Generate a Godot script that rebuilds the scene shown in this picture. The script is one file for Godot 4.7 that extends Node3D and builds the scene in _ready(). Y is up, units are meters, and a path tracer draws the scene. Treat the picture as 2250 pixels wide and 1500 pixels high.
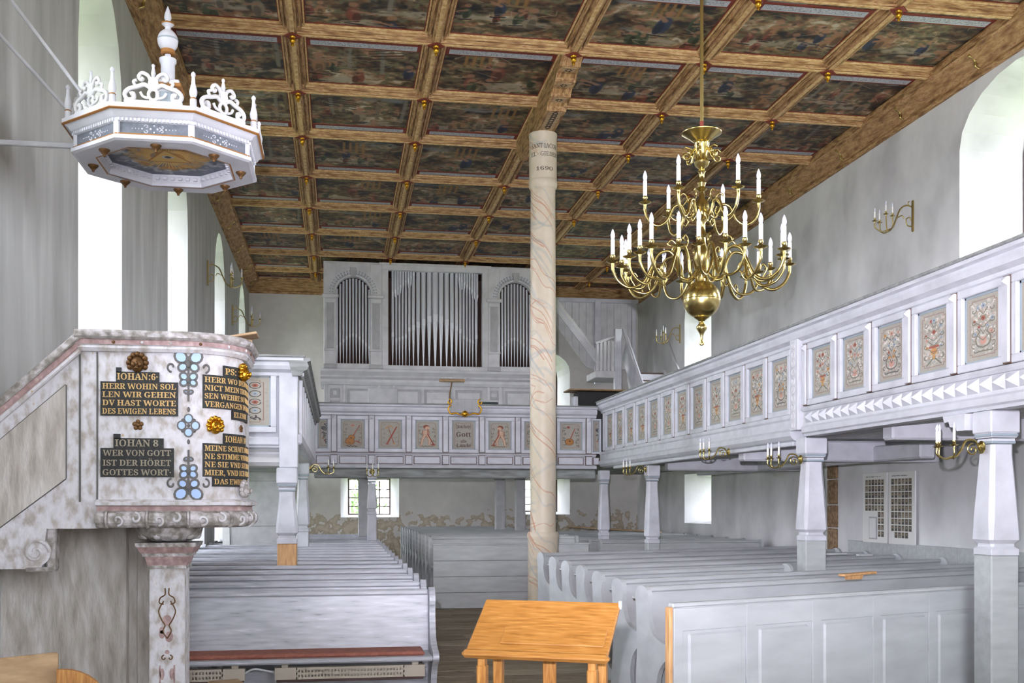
extends Node3D
# A village church seen from the altar: painted coffered ceiling, galleries, organ, pulpit, pews and a brass chandelier.
# x runs across the nave, y up, and the nave runs away from the camera along -z. v(x, y, d) is a point d metres down the nave.

const EYE := 1.65
const LEFT := -2.15        # inner face of the left nave wall
const RIGHT := 7.65        # inner face of the right nave wall
const BACK := 26.8         # inner face of the organ wall, metres down the nave
const FRONT := -6.0        # inner face of the wall behind the camera
const RIB := 7.05          # underside of the ceiling ribs
const RIB_X := [-0.52, 1.14, 2.80, 4.44, 6.06]
const RIB_D := [-4.3, -2.6, -0.9, 0.8, 2.5, 4.1, 5.8, 7.5, 9.2, 10.88, 12.6, 14.34, 16.08, 18.03, 19.95, 21.85, 23.76, 25.5]

var M := {}
var taken := {}
var rng := RandomNumberGenerator.new()
const NTH := ["first", "second", "third", "fourth", "fifth", "sixth", "seventh", "eighth", "ninth", "tenth", "eleventh", "twelfth", "thirteenth", "fourteenth", "fifteenth", "sixteenth", "seventeenth", "eighteenth", "nineteenth", "twentieth", "twenty-first", "twenty-second"]


# ---------------------------------------------------------------- geometry
class Geo:
	var p := PackedVector3Array()
	var n := PackedVector3Array()
	var t := PackedVector2Array()

	func tri(a: Vector3, b: Vector3, c: Vector3, na: Vector3, nb: Vector3, nc: Vector3, ua := Vector2.ZERO, ub := Vector2.ZERO, uc := Vector2.ZERO) -> void:
		if (c - a).cross(b - a).dot(na + nb + nc) < 0.0:
			p.append_array([a, c, b]); n.append_array([na, nc, nb]); t.append_array([ua, uc, ub])
		else:
			p.append_array([a, b, c]); n.append_array([na, nb, nc]); t.append_array([ua, ub, uc])

	func quad(a: Vector3, b: Vector3, c: Vector3, d: Vector3, nn: Vector3, r := Rect2(0, 0, 1, 1)) -> void:
		# a b c d go round; uv: a = lower left, b = lower right, c = upper right, d = upper left
		var u0 := Vector2(r.position.x, r.end.y)
		var u1 := Vector2(r.end.x, r.end.y)
		var u2 := Vector2(r.end.x, r.position.y)
		var u3 := r.position
		tri(a, b, c, nn, nn, nn, u0, u1, u2)
		tri(a, c, d, nn, nn, nn, u0, u2, u3)

	func face(a: Vector3, b: Vector3, c: Vector3, d: Vector3, towards: Vector3) -> void:
		var nn := (b - a).cross(c - a)
		if nn.length() < 1e-9:
			nn = (c - a).cross(d - a)
		nn = nn.normalized()
		if nn.dot(towards) < 0.0:
			nn = -nn
		quad(a, b, c, d, nn)

	func smooth(a: Vector3, b: Vector3, c: Vector3, d: Vector3, na: Vector3, nb: Vector3, nc: Vector3, nd: Vector3, ua := Vector2.ZERO, ub := Vector2.ZERO, uc := Vector2.ZERO, ud := Vector2.ZERO) -> void:
		tri(a, b, c, na, nb, nc, ua, ub, uc)
		tri(a, c, d, na, nc, nd, ua, uc, ud)

	func box(at: Vector3, size: Vector3, bevel := 0.0, turn := Basis.IDENTITY) -> Geo:
		var h := size / 2.0
		var e := minf(bevel, minf(h.x, minf(h.y, h.z)) * 0.9)
		for k in 3:
			var ax := Vector3.ZERO; ax[k] = 1
			var u := Vector3.ZERO; u[(k + 1) % 3] = 1
			var w := Vector3.ZERO; w[(k + 2) % 3] = 1
			var hu := h[(k + 1) % 3] - e
			var hw := h[(k + 2) % 3] - e
			for s in [-1.0, 1.0]:
				var c: Vector3 = ax * h[k] * s
				quad(at + turn * (c - u * hu - w * hw), at + turn * (c + u * hu - w * hw), at + turn * (c + u * hu + w * hw), at + turn * (c - u * hu + w * hw), turn * (ax * s))
			if e > 0.0:
				for s in [-1.0, 1.0]:
					for q in [-1.0, 1.0]:
						var hk: float = h[k] - e
						var c1: Vector3 = u * (hu + e) * s + w * hw * q
						var c2: Vector3 = u * hu * s + w * (hw + e) * q
						quad(at + turn * (c1 - ax * hk), at + turn * (c1 + ax * hk), at + turn * (c2 + ax * hk), at + turn * (c2 - ax * hk), turn * ((u * s + w * q).normalized()))
		if e > 0.0:
			for sx in [-1.0, 1.0]:
				for sy in [-1.0, 1.0]:
					for sz in [-1.0, 1.0]:
						var sg := Vector3(sx, sy, sz)
						var i := (h - Vector3(e, e, e)) * sg
						var nn := turn * sg.normalized()
						tri(at + turn * (i + Vector3(e * sx, 0, 0)), at + turn * (i + Vector3(0, e * sy, 0)), at + turn * (i + Vector3(0, 0, e * sz)), nn, nn, nn)
		return self

	# a 2D outline in the xy plane of x, pushed from z0 to z1
	func prism(outline: Array, z0: float, z1: float, x := Transform3D.IDENTITY) -> Geo:
		var poly := PackedVector2Array(outline)
		if Geometry2D.is_polygon_clockwise(poly):
			poly.reverse()
		var ids := Geometry2D.triangulate_polygon(poly)
		for z in [z0, z1]:
			var nn := (x.basis * Vector3(0, 0, -1 if z == minf(z0, z1) else 1)).normalized()
			for i in range(0, ids.size(), 3):
				var q := [poly[ids[i]], poly[ids[i + 1]], poly[ids[i + 2]]]
				tri(x * Vector3(q[0].x, q[0].y, z), x * Vector3(q[1].x, q[1].y, z), x * Vector3(q[2].x, q[2].y, z), nn, nn, nn)
		for i in poly.size():
			var a := poly[i]
			var b := poly[(i + 1) % poly.size()]
			var nn := (x.basis * Vector3(b.y - a.y, a.x - b.x, 0)).normalized()
			quad(x * Vector3(a.x, a.y, z0), x * Vector3(b.x, b.y, z0), x * Vector3(b.x, b.y, z1), x * Vector3(a.x, a.y, z1), nn)
		return self

	# profile of (radius, height) turned about y
	func lathe(prof: Array, seg := 16, x := Transform3D.IDENTITY, faceted := false, phase := 0.0, vscale := 1.0) -> Geo:
		for i in prof.size() - 1:
			var a: Vector2 = prof[i]
			var b: Vector2 = prof[i + 1]
			var d := b - a
			if d.length() < 1e-7:
				continue
			var m := Vector2(d.y, -d.x).normalized()
			# soften the normals where the profile bends gently
			var ma := m
			var mb := m
			if i > 0:
				var e: Vector2 = a - prof[i - 1]
				var me := Vector2(e.y, -e.x).normalized()
				if me.dot(m) > 0.7:
					ma = (m + me).normalized()
			if i < prof.size() - 2:
				var e: Vector2 = prof[i + 2] - b
				var me := Vector2(e.y, -e.x).normalized()
				if me.dot(m) > 0.7:
					mb = (m + me).normalized()
			for k in seg:
				var f0 := TAU * k / seg + phase
				var f1 := TAU * (k + 1) / seg + phase
				var fm := (f0 + f1) / 2.0
				var c0 := Vector3(cos(f0), 0, sin(f0))
				var c1 := Vector3(cos(f1), 0, sin(f1))
				var n0 := c0 if not faceted else Vector3(cos(fm), 0, sin(fm))
				var n1 := c1 if not faceted else n0
				var q0 := x.basis * (n0 * ma.x + Vector3(0, ma.y, 0)).normalized()
				var q1 := x.basis * (n1 * ma.x + Vector3(0, ma.y, 0)).normalized()
				var q2 := x.basis * (n1 * mb.x + Vector3(0, mb.y, 0)).normalized()
				var q3 := x.basis * (n0 * mb.x + Vector3(0, mb.y, 0)).normalized()
				var u0 := float(k) / seg
				var u1 := float(k + 1) / seg
				smooth(x * (c0 * a.x + Vector3(0, a.y, 0)), x * (c1 * a.x + Vector3(0, a.y, 0)), x * (c1 * b.x + Vector3(0, b.y, 0)), x * (c0 * b.x + Vector3(0, b.y, 0)), q0, q1, q2, q3,
					Vector2(u0, 1 - a.y * vscale), Vector2(u1, 1 - a.y * vscale), Vector2(u1, 1 - b.y * vscale), Vector2(u0, 1 - b.y * vscale))
		return self

	func tube(pts: Array, radii, seg := 8, caps := true) -> Geo:
		var count := pts.size()
		var side := Vector3.ZERO
		var rings := []
		var norms := []
		for i in count:
			var dir: Vector3 = (pts[mini(i + 1, count - 1)] - pts[maxi(i - 1, 0)]).normalized()
			if i == 0:
				side = dir.cross(Vector3.UP if absf(dir.y) < 0.9 else Vector3.RIGHT).normalized()
			else:
				side = (side - dir * side.dot(dir)).normalized()
			var up := dir.cross(side)
			var r: float = radii if (radii is float or radii is int) else radii[i]
			var ring := []
			var norm := []
			for k in seg:
				var nn := side * cos(TAU * k / seg) + up * sin(TAU * k / seg)
				ring.append(pts[i] + nn * r)
				norm.append(nn)
			rings.append(ring); norms.append(norm)
		for i in count - 1:
			for k in seg:
				var j := (k + 1) % seg
				smooth(rings[i][k], rings[i][j], rings[i + 1][j], rings[i + 1][k], norms[i][k], norms[i][j], norms[i + 1][j], norms[i + 1][k])
		if caps:
			for e in [0, count - 1]:
				var nn: Vector3 = (pts[0] - pts[1]).normalized() if e == 0 else (pts[count - 1] - pts[count - 2]).normalized()
				for k in range(1, seg - 1):
					tri(rings[e][0], rings[e][k], rings[e][k + 1], nn, nn, nn)
		return self

	func ball(at: Vector3, r: Vector3, seg := 12, rows := 8) -> Geo:
		for i in rows:
			var a0 := PI * i / rows - PI / 2
			var a1 := PI * (i + 1) / rows - PI / 2
			for k in seg:
				var f0 := TAU * k / seg
				var f1 := TAU * (k + 1) / seg
				var q := [Vector3(cos(a0) * cos(f0), sin(a0), cos(a0) * sin(f0)), Vector3(cos(a0) * cos(f1), sin(a0), cos(a0) * sin(f1)), Vector3(cos(a1) * cos(f1), sin(a1), cos(a1) * sin(f1)), Vector3(cos(a1) * cos(f0), sin(a1), cos(a1) * sin(f0))]
				var w := []
				var m := []
				for e in q:
					w.append(at + e * r); m.append((e / r).normalized())
				if i > 0:
					tri(w[0], w[1], w[2], m[0], m[1], m[2])
				if i < rows - 1:
					tri(w[0], w[2], w[3], m[0], m[2], m[3])
		return self

	func mesh() -> ArrayMesh:
		var a := []
		a.resize(Mesh.ARRAY_MAX)
		a[Mesh.ARRAY_VERTEX] = p
		a[Mesh.ARRAY_NORMAL] = n
		a[Mesh.ARRAY_TEX_UV] = t
		var m := ArrayMesh.new()
		m.add_surface_from_arrays(Mesh.PRIMITIVE_TRIANGLES, a)
		return m


func v(x: float, y: float, d: float) -> Vector3:
	return Vector3(x, y, -d)


func numbered(called: String) -> String:
	var k: int = taken.get(called, 0)
	taken[called] = k + 1
	return called if k == 0 else "%s_%03d" % [called, k]


func tag(o: Node3D, label: String, category: String, group := "") -> Node3D:
	o.set_meta("label", label)
	o.set_meta("category", category)
	if group:
		o.set_meta("group", group)
	return o


func thing(called: String, label: String, category: String, at := Vector3.ZERO, turn := 0.0, group := "") -> Node3D:
	var o := Node3D.new()
	o.name = numbered(called)
	add_child(o)
	o.position = at
	o.rotation.y = turn
	return tag(o, label, category, group)


func part(called: String, g, m: Material, parent: Node, at := Vector3.ZERO) -> MeshInstance3D:
	var o := MeshInstance3D.new()
	o.mesh = g.mesh() if g is Geo else g
	o.material_override = m
	o.name = called
	o.position = at
	parent.add_child(o, true)
	return o


func one(called: String, g, m: Material, label: String, category: String, at := Vector3.ZERO, turn := 0.0, group := "") -> MeshInstance3D:
	var o := MeshInstance3D.new()
	o.mesh = g.mesh() if g is Geo else g
	o.material_override = m
	o.name = numbered(called)
	add_child(o)
	o.position = at
	o.rotation.y = turn
	tag(o, label, category, group)
	return o


func structure(called: String, g, m: Material, label := "") -> MeshInstance3D:
	var o := MeshInstance3D.new()
	if g != null:
		o.mesh = g.mesh() if g is Geo else g
		o.material_override = m
	o.name = called
	o.set_meta("kind", "structure")
	if label:
		o.set_meta("label", label)
	add_child(o)
	return o


func copy_of(o: Node3D, at: Vector3, turn: float, label: String) -> Node3D:
	var c: Node3D = o.duplicate()
	c.name = numbered(RegEx.create_from_string("_\\d{3}$").sub(String(o.name), ""))
	add_child(c)
	c.position = at
	c.rotation.y = turn
	c.set_meta("label", label)
	return c


func curve(pts: Array, steps := 6) -> Array:
	# Catmull-Rom through the points
	var out := []
	var k := pts.size()
	for i in k - 1:
		var a = pts[maxi(i - 1, 0)]
		var b = pts[i]
		var c = pts[i + 1]
		var d = pts[mini(i + 2, k - 1)]
		for s in steps:
			var t := float(s) / steps
			out.append(0.5 * ((2.0 * b) + (c - a) * t + (2.0 * a - 5.0 * b + 4.0 * c - d) * t * t + (3.0 * b - a - 3.0 * c + d) * t * t * t))
	out.append(pts[k - 1])
	return out


func spiral(c: Vector2, r0: float, r1: float, a0: float, a1: float, steps := 14) -> Array:
	var out := []
	for i in steps + 1:
		var f := float(i) / steps
		out.append(c + Vector2.from_angle(lerpf(a0, a1, f)) * lerpf(r0, r1, f))
	return out


func ring2(c: Vector2, r: Vector2, steps := 14, a0 := 0.0) -> Array:
	var out := []
	for i in steps:
		out.append(c + Vector2.from_angle(a0 + TAU * i / steps) * r)
	return out


func to3(pts: Array, z := 0.0) -> Array:
	return pts.map(func(q): return Vector3(q.x, q.y, z))


func letters(text: String, height: float, bold := true, depth := 0.004, serif := true) -> Array:
	# triangles of a line of lettering, capital height about `height`, centred on x
	var f := SystemFont.new()
	f.font_names = PackedStringArray(["Droid Serif" if serif else "Droid Sans"])
	f.font_weight = 700 if bold else 400
	var tm := TextMesh.new()
	tm.font = f
	tm.text = text
	tm.font_size = 40
	tm.pixel_size = height / 28.5
	tm.depth = depth
	tm.curve_step = 1.5
	tm.horizontal_alignment = HORIZONTAL_ALIGNMENT_CENTER
	tm.vertical_alignment = VERTICAL_ALIGNMENT_CENTER
	var a := tm.get_mesh_arrays()
	var pos: PackedVector3Array = a[Mesh.ARRAY_VERTEX]
	var nor: PackedVector3Array = a[Mesh.ARRAY_NORMAL]
	var out := [PackedVector3Array(), PackedVector3Array()]
	if a[Mesh.ARRAY_INDEX] != null:
		for i in a[Mesh.ARRAY_INDEX]:
			out[0].append(pos[i]); out[1].append(nor[i])
	else:
		out = [pos, nor]
	return out


func put_letters(g: Geo, text: String, height: float, place: Callable, squeeze := 0.0, bold := true, depth := 0.004) -> void:
	# place(Vector3) maps a point of the flat line of text to where it stands; squeeze: the width to fit
	var a := letters(text, height, bold, depth)
	var pos: PackedVector3Array = a[0]
	var k := 1.0
	if squeeze > 0.0:
		var lo := 1e9
		var hi := -1e9
		for q in pos:
			lo = minf(lo, q.x); hi = maxf(hi, q.x)
		k = squeeze / maxf(hi - lo, 1e-6)
	for i in range(0, pos.size(), 3):
		var w := []
		for j in 3:
			var q := pos[i + j]
			w.append(place.call(Vector3(q.x * k, q.y, q.z)))
		var e: Vector3 = place.call(Vector3(pos[i].x * k, pos[i].y, pos[i].z) + a[1][i] * 0.001)
		var nn: Vector3 = (e - w[0]).normalized()
		g.tri(w[0], w[1], w[2], nn, nn, nn)


# ---------------------------------------------------------------- materials
func ramp(stops: Array) -> Gradient:
	var gr := Gradient.new()
	var o := PackedFloat32Array()
	var c := PackedColorArray()
	for s in stops:
		o.append(s[0]); c.append(s[1])
	gr.offsets = o
	gr.colors = c
	return gr


func noise(seed_: int, freq: float, octaves := 4, kind := FastNoiseLite.TYPE_SIMPLEX_SMOOTH) -> FastNoiseLite:
	var f := FastNoiseLite.new()
	f.seed = seed_
	f.noise_type = kind
	f.frequency = freq
	f.fractal_octaves = octaves
	return f


func noise_tex(seed_: int, freq: float, stops: Array, octaves := 4, size := 512) -> NoiseTexture2D:
	var t := NoiseTexture2D.new()
	t.width = size
	t.height = size
	t.seamless = true
	t.noise = noise(seed_, freq, octaves)
	t.color_ramp = ramp(stops)
	return t


func mat(c: Color, rough := 0.6, metal := 0.0) -> StandardMaterial3D:
	var m := StandardMaterial3D.new()
	m.albedo_color = c
	m.roughness = rough
	m.metallic = metal
	return m


func tmat(tex: Texture2D, scale: Vector3, rough := 0.7, world := true) -> StandardMaterial3D:
	var m := StandardMaterial3D.new()
	m.albedo_texture = tex
	m.roughness = rough
	m.uv1_triplanar = true
	m.uv1_world_triplanar = world
	m.uv1_scale = scale
	m.uv1_triplanar_sharpness = 6.0
	return m


func imat(im: Image, rough := 0.7) -> StandardMaterial3D:
	var m := StandardMaterial3D.new()
	m.albedo_texture = ImageTexture.create_from_image(im)
	m.roughness = rough
	return m


func relief(m: StandardMaterial3D, seed_: int, freq: float, centimetres: float) -> StandardMaterial3D:
	m.heightmap_enabled = true
	m.heightmap_scale = centimetres
	m.heightmap_texture = noise_tex(seed_, freq, [[0.0, Color.BLACK], [1.0, Color.WHITE]], 5, 512)
	return m


func grey(a: float, tint := Vector3.ONE) -> Color:
	return Color(a * tint.x, a * tint.y, a * tint.z)


func make_materials() -> void:
	var cool := Vector3(0.985, 0.99, 1.02)
	M.plaster = relief(tmat(noise_tex(3, 0.006, [[0.0, grey(0.73)], [0.35, grey(0.81)], [0.65, grey(0.86)], [1.0, grey(0.91)]], 5), Vector3(0.23, 0.17, 0.23), 0.9), 5, 0.02, 0.6)
	M.streaked = relief(tmat(noise_tex(8, 0.012, [[0.0, Color(0.65, 0.65, 0.64)], [0.4, Color(0.72, 0.72, 0.71)], [0.7, Color(0.76, 0.76, 0.75)], [1.0, Color(0.81, 0.81, 0.80)]], 5), Vector3(0.42, 0.07, 0.42), 0.9), 9, 0.02, 0.6)
	M.pier = relief(tmat(noise_tex(11, 0.014, [[0.0, Color(0.62, 0.59, 0.55)], [0.35, Color(0.71, 0.685, 0.65)], [0.6, Color(0.76, 0.74, 0.715)], [1.0, Color(0.85, 0.835, 0.82)]], 6), Vector3(1.3, 0.35, 1.3), 0.9), 12, 0.03, 0.8)
	M.white = tmat(noise_tex(14, 0.01, [[0.0, grey(0.76, cool)], [0.5, grey(0.82, cool)], [1.0, grey(0.86, cool)]], 4), Vector3(0.6, 0.6, 0.6), 0.5)
	M.offwhite = tmat(noise_tex(15, 0.01, [[0.0, grey(0.78)], [0.5, grey(0.83)], [1.0, grey(0.87)]], 4), Vector3(0.6, 0.6, 0.6), 0.6)
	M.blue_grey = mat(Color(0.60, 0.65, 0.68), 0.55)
	M.soft_grey = tmat(noise_tex(16, 0.012, [[0.0, grey(0.66)], [1.0, grey(0.74)]], 3), Vector3(0.7, 0.7, 0.7), 0.6)
	M.beam_grey = tmat(noise_tex(17, 0.012, [[0.0, Color(0.45, 0.46, 0.44)], [0.5, Color(0.57, 0.58, 0.57)], [1.0, Color(0.66, 0.67, 0.66)]], 5), Vector3(0.3, 1.6, 1.6), 0.7)
	M.brown_line = mat(Color(0.42, 0.33, 0.27), 0.6)
	M.pew = tmat(noise_tex(18, 0.01, [[0.0, Color(0.68, 0.695, 0.70)], [0.5, Color(0.72, 0.735, 0.74)], [1.0, Color(0.755, 0.77, 0.775)]], 4), Vector3(0.3, 0.9, 0.9), 0.48)
	M.pew_worn = tmat(noise_tex(19, 0.02, [[0.0, Color(0.50, 0.50, 0.52)], [0.2, Color(0.655, 0.665, 0.695)], [0.5, Color(0.705, 0.715, 0.745)], [0.8, Color(0.745, 0.755, 0.785)], [1.0, Color(0.86, 0.86, 0.89)]], 6), Vector3(0.3, 2.2, 2.2), 0.36)
	M.pew_board = tmat(noise_tex(20, 0.012, [[0.0, Color(0.67, 0.685, 0.68)], [0.5, Color(0.71, 0.725, 0.72)], [1.0, Color(0.75, 0.765, 0.76)]], 4), Vector3(0.3, 1.5, 1.5), 0.55)
	M.cushion = tmat(noise_tex(21, 0.03, [[0.0, Color(0.55, 0.33, 0.28)], [1.0, Color(0.68, 0.45, 0.38)]], 3), Vector3(1, 1, 1), 0.9)
	M.rib_long = tmat(noise_tex(23, 0.02, [[0.0, Color(0.34, 0.22, 0.13)], [0.3, Color(0.52, 0.38, 0.23)], [0.5, Color(0.64, 0.49, 0.31)], [0.66, Color(0.74, 0.62, 0.44)], [0.78, Color(0.58, 0.38, 0.24)], [1.0, Color(0.86, 0.77, 0.62)]], 5), Vector3(1.6, 1.6, 0.28), 0.65)
	M.rib_cross = tmat(noise_tex(24, 0.02, [[0.0, Color(0.34, 0.22, 0.13)], [0.3, Color(0.54, 0.39, 0.24)], [0.5, Color(0.67, 0.52, 0.33)], [0.66, Color(0.77, 0.65, 0.46)], [0.78, Color(0.60, 0.40, 0.25)], [1.0, Color(0.88, 0.79, 0.64)]], 5), Vector3(0.28, 1.6, 1.6), 0.65)
	M.gilt_bead = tmat(noise_tex(25, 0.03, [[0.0, Color(0.60, 0.45, 0.27)], [0.5, Color(0.77, 0.63, 0.42)], [1.0, Color(0.88, 0.78, 0.60)]], 4), Vector3(0.8, 2, 0.8), 0.55)
	M.red_line = mat(Color(0.47, 0.19, 0.13), 0.7)
	M.floor = tmat(noise_tex(26, 0.02, [[0.0, Color(0.46, 0.41, 0.34)], [0.5, Color(0.57, 0.52, 0.44)], [1.0, Color(0.66, 0.61, 0.53)]], 5), Vector3(0.3, 1.5, 1.5), 0.75)
	M.floor_b = tmat(noise_tex(27, 0.02, [[0.0, Color(0.52, 0.47, 0.39)], [0.5, Color(0.62, 0.57, 0.49)], [1.0, Color(0.70, 0.65, 0.57)]], 5), Vector3(0.3, 1.5, 1.5), 0.75)
	M.floor_c = tmat(noise_tex(28, 0.02, [[0.0, Color(0.42, 0.37, 0.31)], [0.5, Color(0.53, 0.48, 0.41)], [1.0, Color(0.61, 0.56, 0.49)]], 5), Vector3(0.3, 1.5, 1.5), 0.75)
	M.oak = tmat(noise_tex(29, 0.02, [[0.0, Color(0.50, 0.32, 0.13)], [0.4, Color(0.63, 0.43, 0.20)], [0.7, Color(0.68, 0.48, 0.24)], [1.0, Color(0.75, 0.57, 0.32)]], 5), Vector3(0.55, 6.0, 6.0), 0.35, false)
	M.oak_up = tmat(noise_tex(30, 0.02, [[0.0, Color(0.55, 0.35, 0.14)], [0.5, Color(0.70, 0.48, 0.23)], [1.0, Color(0.80, 0.61, 0.34)]], 5), Vector3(6.0, 0.55, 6.0), 0.4, false)
	M.raw_wood = tmat(noise_tex(31, 0.02, [[0.0, Color(0.74, 0.55, 0.36)], [1.0, Color(0.88, 0.71, 0.50)]], 4), Vector3(2.0, 0.4, 2.0), 0.6)
	M.tan_wood = tmat(noise_tex(32, 0.02, [[0.0, Color(0.58, 0.47, 0.34)], [1.0, Color(0.75, 0.64, 0.49)]], 4), Vector3(0.5, 2.0, 2.0), 0.6)
	M.brass = mat(Color(0.77, 0.70, 0.46), 0.22, 1.0)
	M.brass_dull = mat(Color(0.70, 0.62, 0.40), 0.32, 1.0)
	M.gold = mat(Color(0.83, 0.62, 0.20), 0.33, 1.0)
	M.bronze = mat(Color(0.42, 0.30, 0.17), 0.5, 0.6)
	M.candle = mat(Color(0.93, 0.92, 0.90), 0.4)
	M.bulb = mat(Color(0.80, 0.81, 0.85), 0.12)
	M.pipe = mat(Color(0.86, 0.87, 0.89), 0.34, 0.25)
	M.pipe_mouth = mat(Color(0.93, 0.94, 0.95), 0.42, 0.0)
	M.case_wood = tmat(noise_tex(33, 0.02, [[0.0, Color(0.24, 0.16, 0.11)], [1.0, Color(0.36, 0.25, 0.17)]], 4), Vector3(2.0, 0.4, 2.0), 0.7)  # real wood tone, darkened further to deepen the shade between the pipes
	M.black = mat(Color(0.045, 0.045, 0.05), 0.55)
	M.chipped = relief(tmat(noise_tex(35, 0.014, [[0.0, Color(0.62, 0.58, 0.54)], [0.2, Color(0.69, 0.66, 0.635)], [0.36, Color(0.745, 0.725, 0.715)], [0.45, Color(0.79, 0.78, 0.785)], [0.7, Color(0.85, 0.845, 0.865)], [0.90, Color(0.82, 0.805, 0.80)], [0.94, Color(0.75, 0.65, 0.51)], [1.0, Color(0.70, 0.55, 0.37)]], 6, 1024), Vector3(0.85, 0.55, 0.85), 0.6), 36, 0.03, 0.5)
	M.chipped_grey = relief(tmat(noise_tex(37, 0.016, [[0.0, Color(0.42, 0.40, 0.38)], [0.4, Color(0.60, 0.58, 0.55)], [0.6, Color(0.72, 0.70, 0.70)], [1.0, Color(0.86, 0.85, 0.86)]], 6), Vector3(1.5, 1.5, 1.5), 0.6), 38, 0.03, 0.5)
	M.mauve = tmat(noise_tex(39, 0.02, [[0.0, Color(0.55, 0.45, 0.44)], [0.6, Color(0.69, 0.58, 0.57)], [1.0, Color(0.80, 0.72, 0.70)]], 5), Vector3(1.5, 1.5, 1.5), 0.7)
	M.fret = mat(Color(0.36, 0.35, 0.34), 0.6)
	M.blue = mat(Color(0.64, 0.75, 0.91), 0.5)
	M.slate = tmat(noise_tex(40, 0.02, [[0.0, Color(0.35, 0.37, 0.40)], [1.0, Color(0.47, 0.49, 0.53)]], 4), Vector3(2, 2, 2), 0.6)
	M.ochre_line = mat(Color(0.62, 0.42, 0.20), 0.6)
	M.plaque = tmat(noise_tex(41, 0.03, [[0.0, Color(0.07, 0.07, 0.07)], [0.6, Color(0.12, 0.125, 0.12)], [1.0, Color(0.24, 0.25, 0.24)]], 5), Vector3(2.5, 2.5, 2.5), 0.6)
	M.gilt_letter = mat(Color(0.80, 0.66, 0.42), 0.5, 0.2)
	M.faded_letter = mat(Color(0.60, 0.56, 0.48), 0.6)
	M.ink = mat(Color(0.20, 0.17, 0.16), 0.8)
	M.fraktur = mat(Color(0.36, 0.29, 0.27), 0.8)
	M.paper = mat(Color(0.90, 0.90, 0.89), 0.8)
	M.iron = mat(Color(0.30, 0.20, 0.18), 0.6)
	M.heater = mat(Color(0.70, 0.66, 0.60), 0.5)
	M.wire = mat(Color(0.85, 0.85, 0.86), 0.5)
	M.stone = relief(tmat(noise_tex(43, 0.02, [[0.0, Color(0.40, 0.31, 0.22)], [0.5, Color(0.53, 0.43, 0.32)], [1.0, Color(0.66, 0.57, 0.46)]], 5), Vector3(1, 1, 1), 0.9), 44, 0.03, 1.0)
	M.grass = tmat(noise_tex(45, 0.03, [[0.0, Color(0.28, 0.36, 0.16)], [1.0, Color(0.46, 0.53, 0.28)]], 4), Vector3(0.3, 0.3, 0.3), 0.95)
	M.leaf = mat(Color(0.40, 0.52, 0.30), 0.8)
	M.bark = mat(Color(0.30, 0.25, 0.20), 0.9)
	var glass := StandardMaterial3D.new()
	glass.albedo_color = Color(1, 1, 1, 0.06)
	glass.transparency = BaseMaterial3D.TRANSPARENCY_ALPHA
	glass.roughness = 0.02
	M.glass = glass


# ---------------------------------------------------------------- painted pictures
var brushes := {}


func dab(im: Image, q: Vector2, r: float, c: Color) -> void:
	var k := maxi(1, int(round(r * 2.0)))
	var key := "%d %s" % [k, c.to_html()]
	if not brushes.has(key):
		var b := Image.create(k, k, false, Image.FORMAT_RGBA8)
		for y in k:
			for x in k:
				var d := Vector2(x + 0.5 - k / 2.0, y + 0.5 - k / 2.0).length() / (k / 2.0)
				b.set_pixel(x, y, Color(c.r, c.g, c.b, c.a * clampf((1.05 - d) * 3.0, 0, 1) if k > 2 else c.a))
		brushes[key] = b
	im.blend_rect(brushes[key], Rect2i(0, 0, k, k), Vector2i(int(q.x - k / 2.0), int(q.y - k / 2.0)))


func stroke(im: Image, pts: Array, r0: float, r1: float, c: Color) -> void:
	for i in pts.size() - 1:
		var a: Vector2 = pts[i]
		var b: Vector2 = pts[i + 1]
		var steps := maxi(1, int(a.distance_to(b) / maxf(0.8, minf(r0, r1) * 0.6)))
		for s in steps:
			var f := (i + float(s) / steps) / (pts.size() - 1)
			dab(im, a.lerp(b, float(s) / steps), lerpf(r0, r1, f), c)


func blob(im: Image, q: Vector2, w: float, h: float, c: Color) -> void:
	var steps := maxi(1, int(maxf(w, h) / maxf(1.0, minf(w, h) * 0.3)))
	for s in steps + 1:
		var f := float(s) / steps * 2.0 - 1.0
		var o := Vector2(f * (w - h), 0) if w > h else Vector2(0, f * (h - w))
		dab(im, q + o * 0.5, minf(w, h) / 2.0 * (1.0 - 0.25 * f * f), c)


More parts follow.
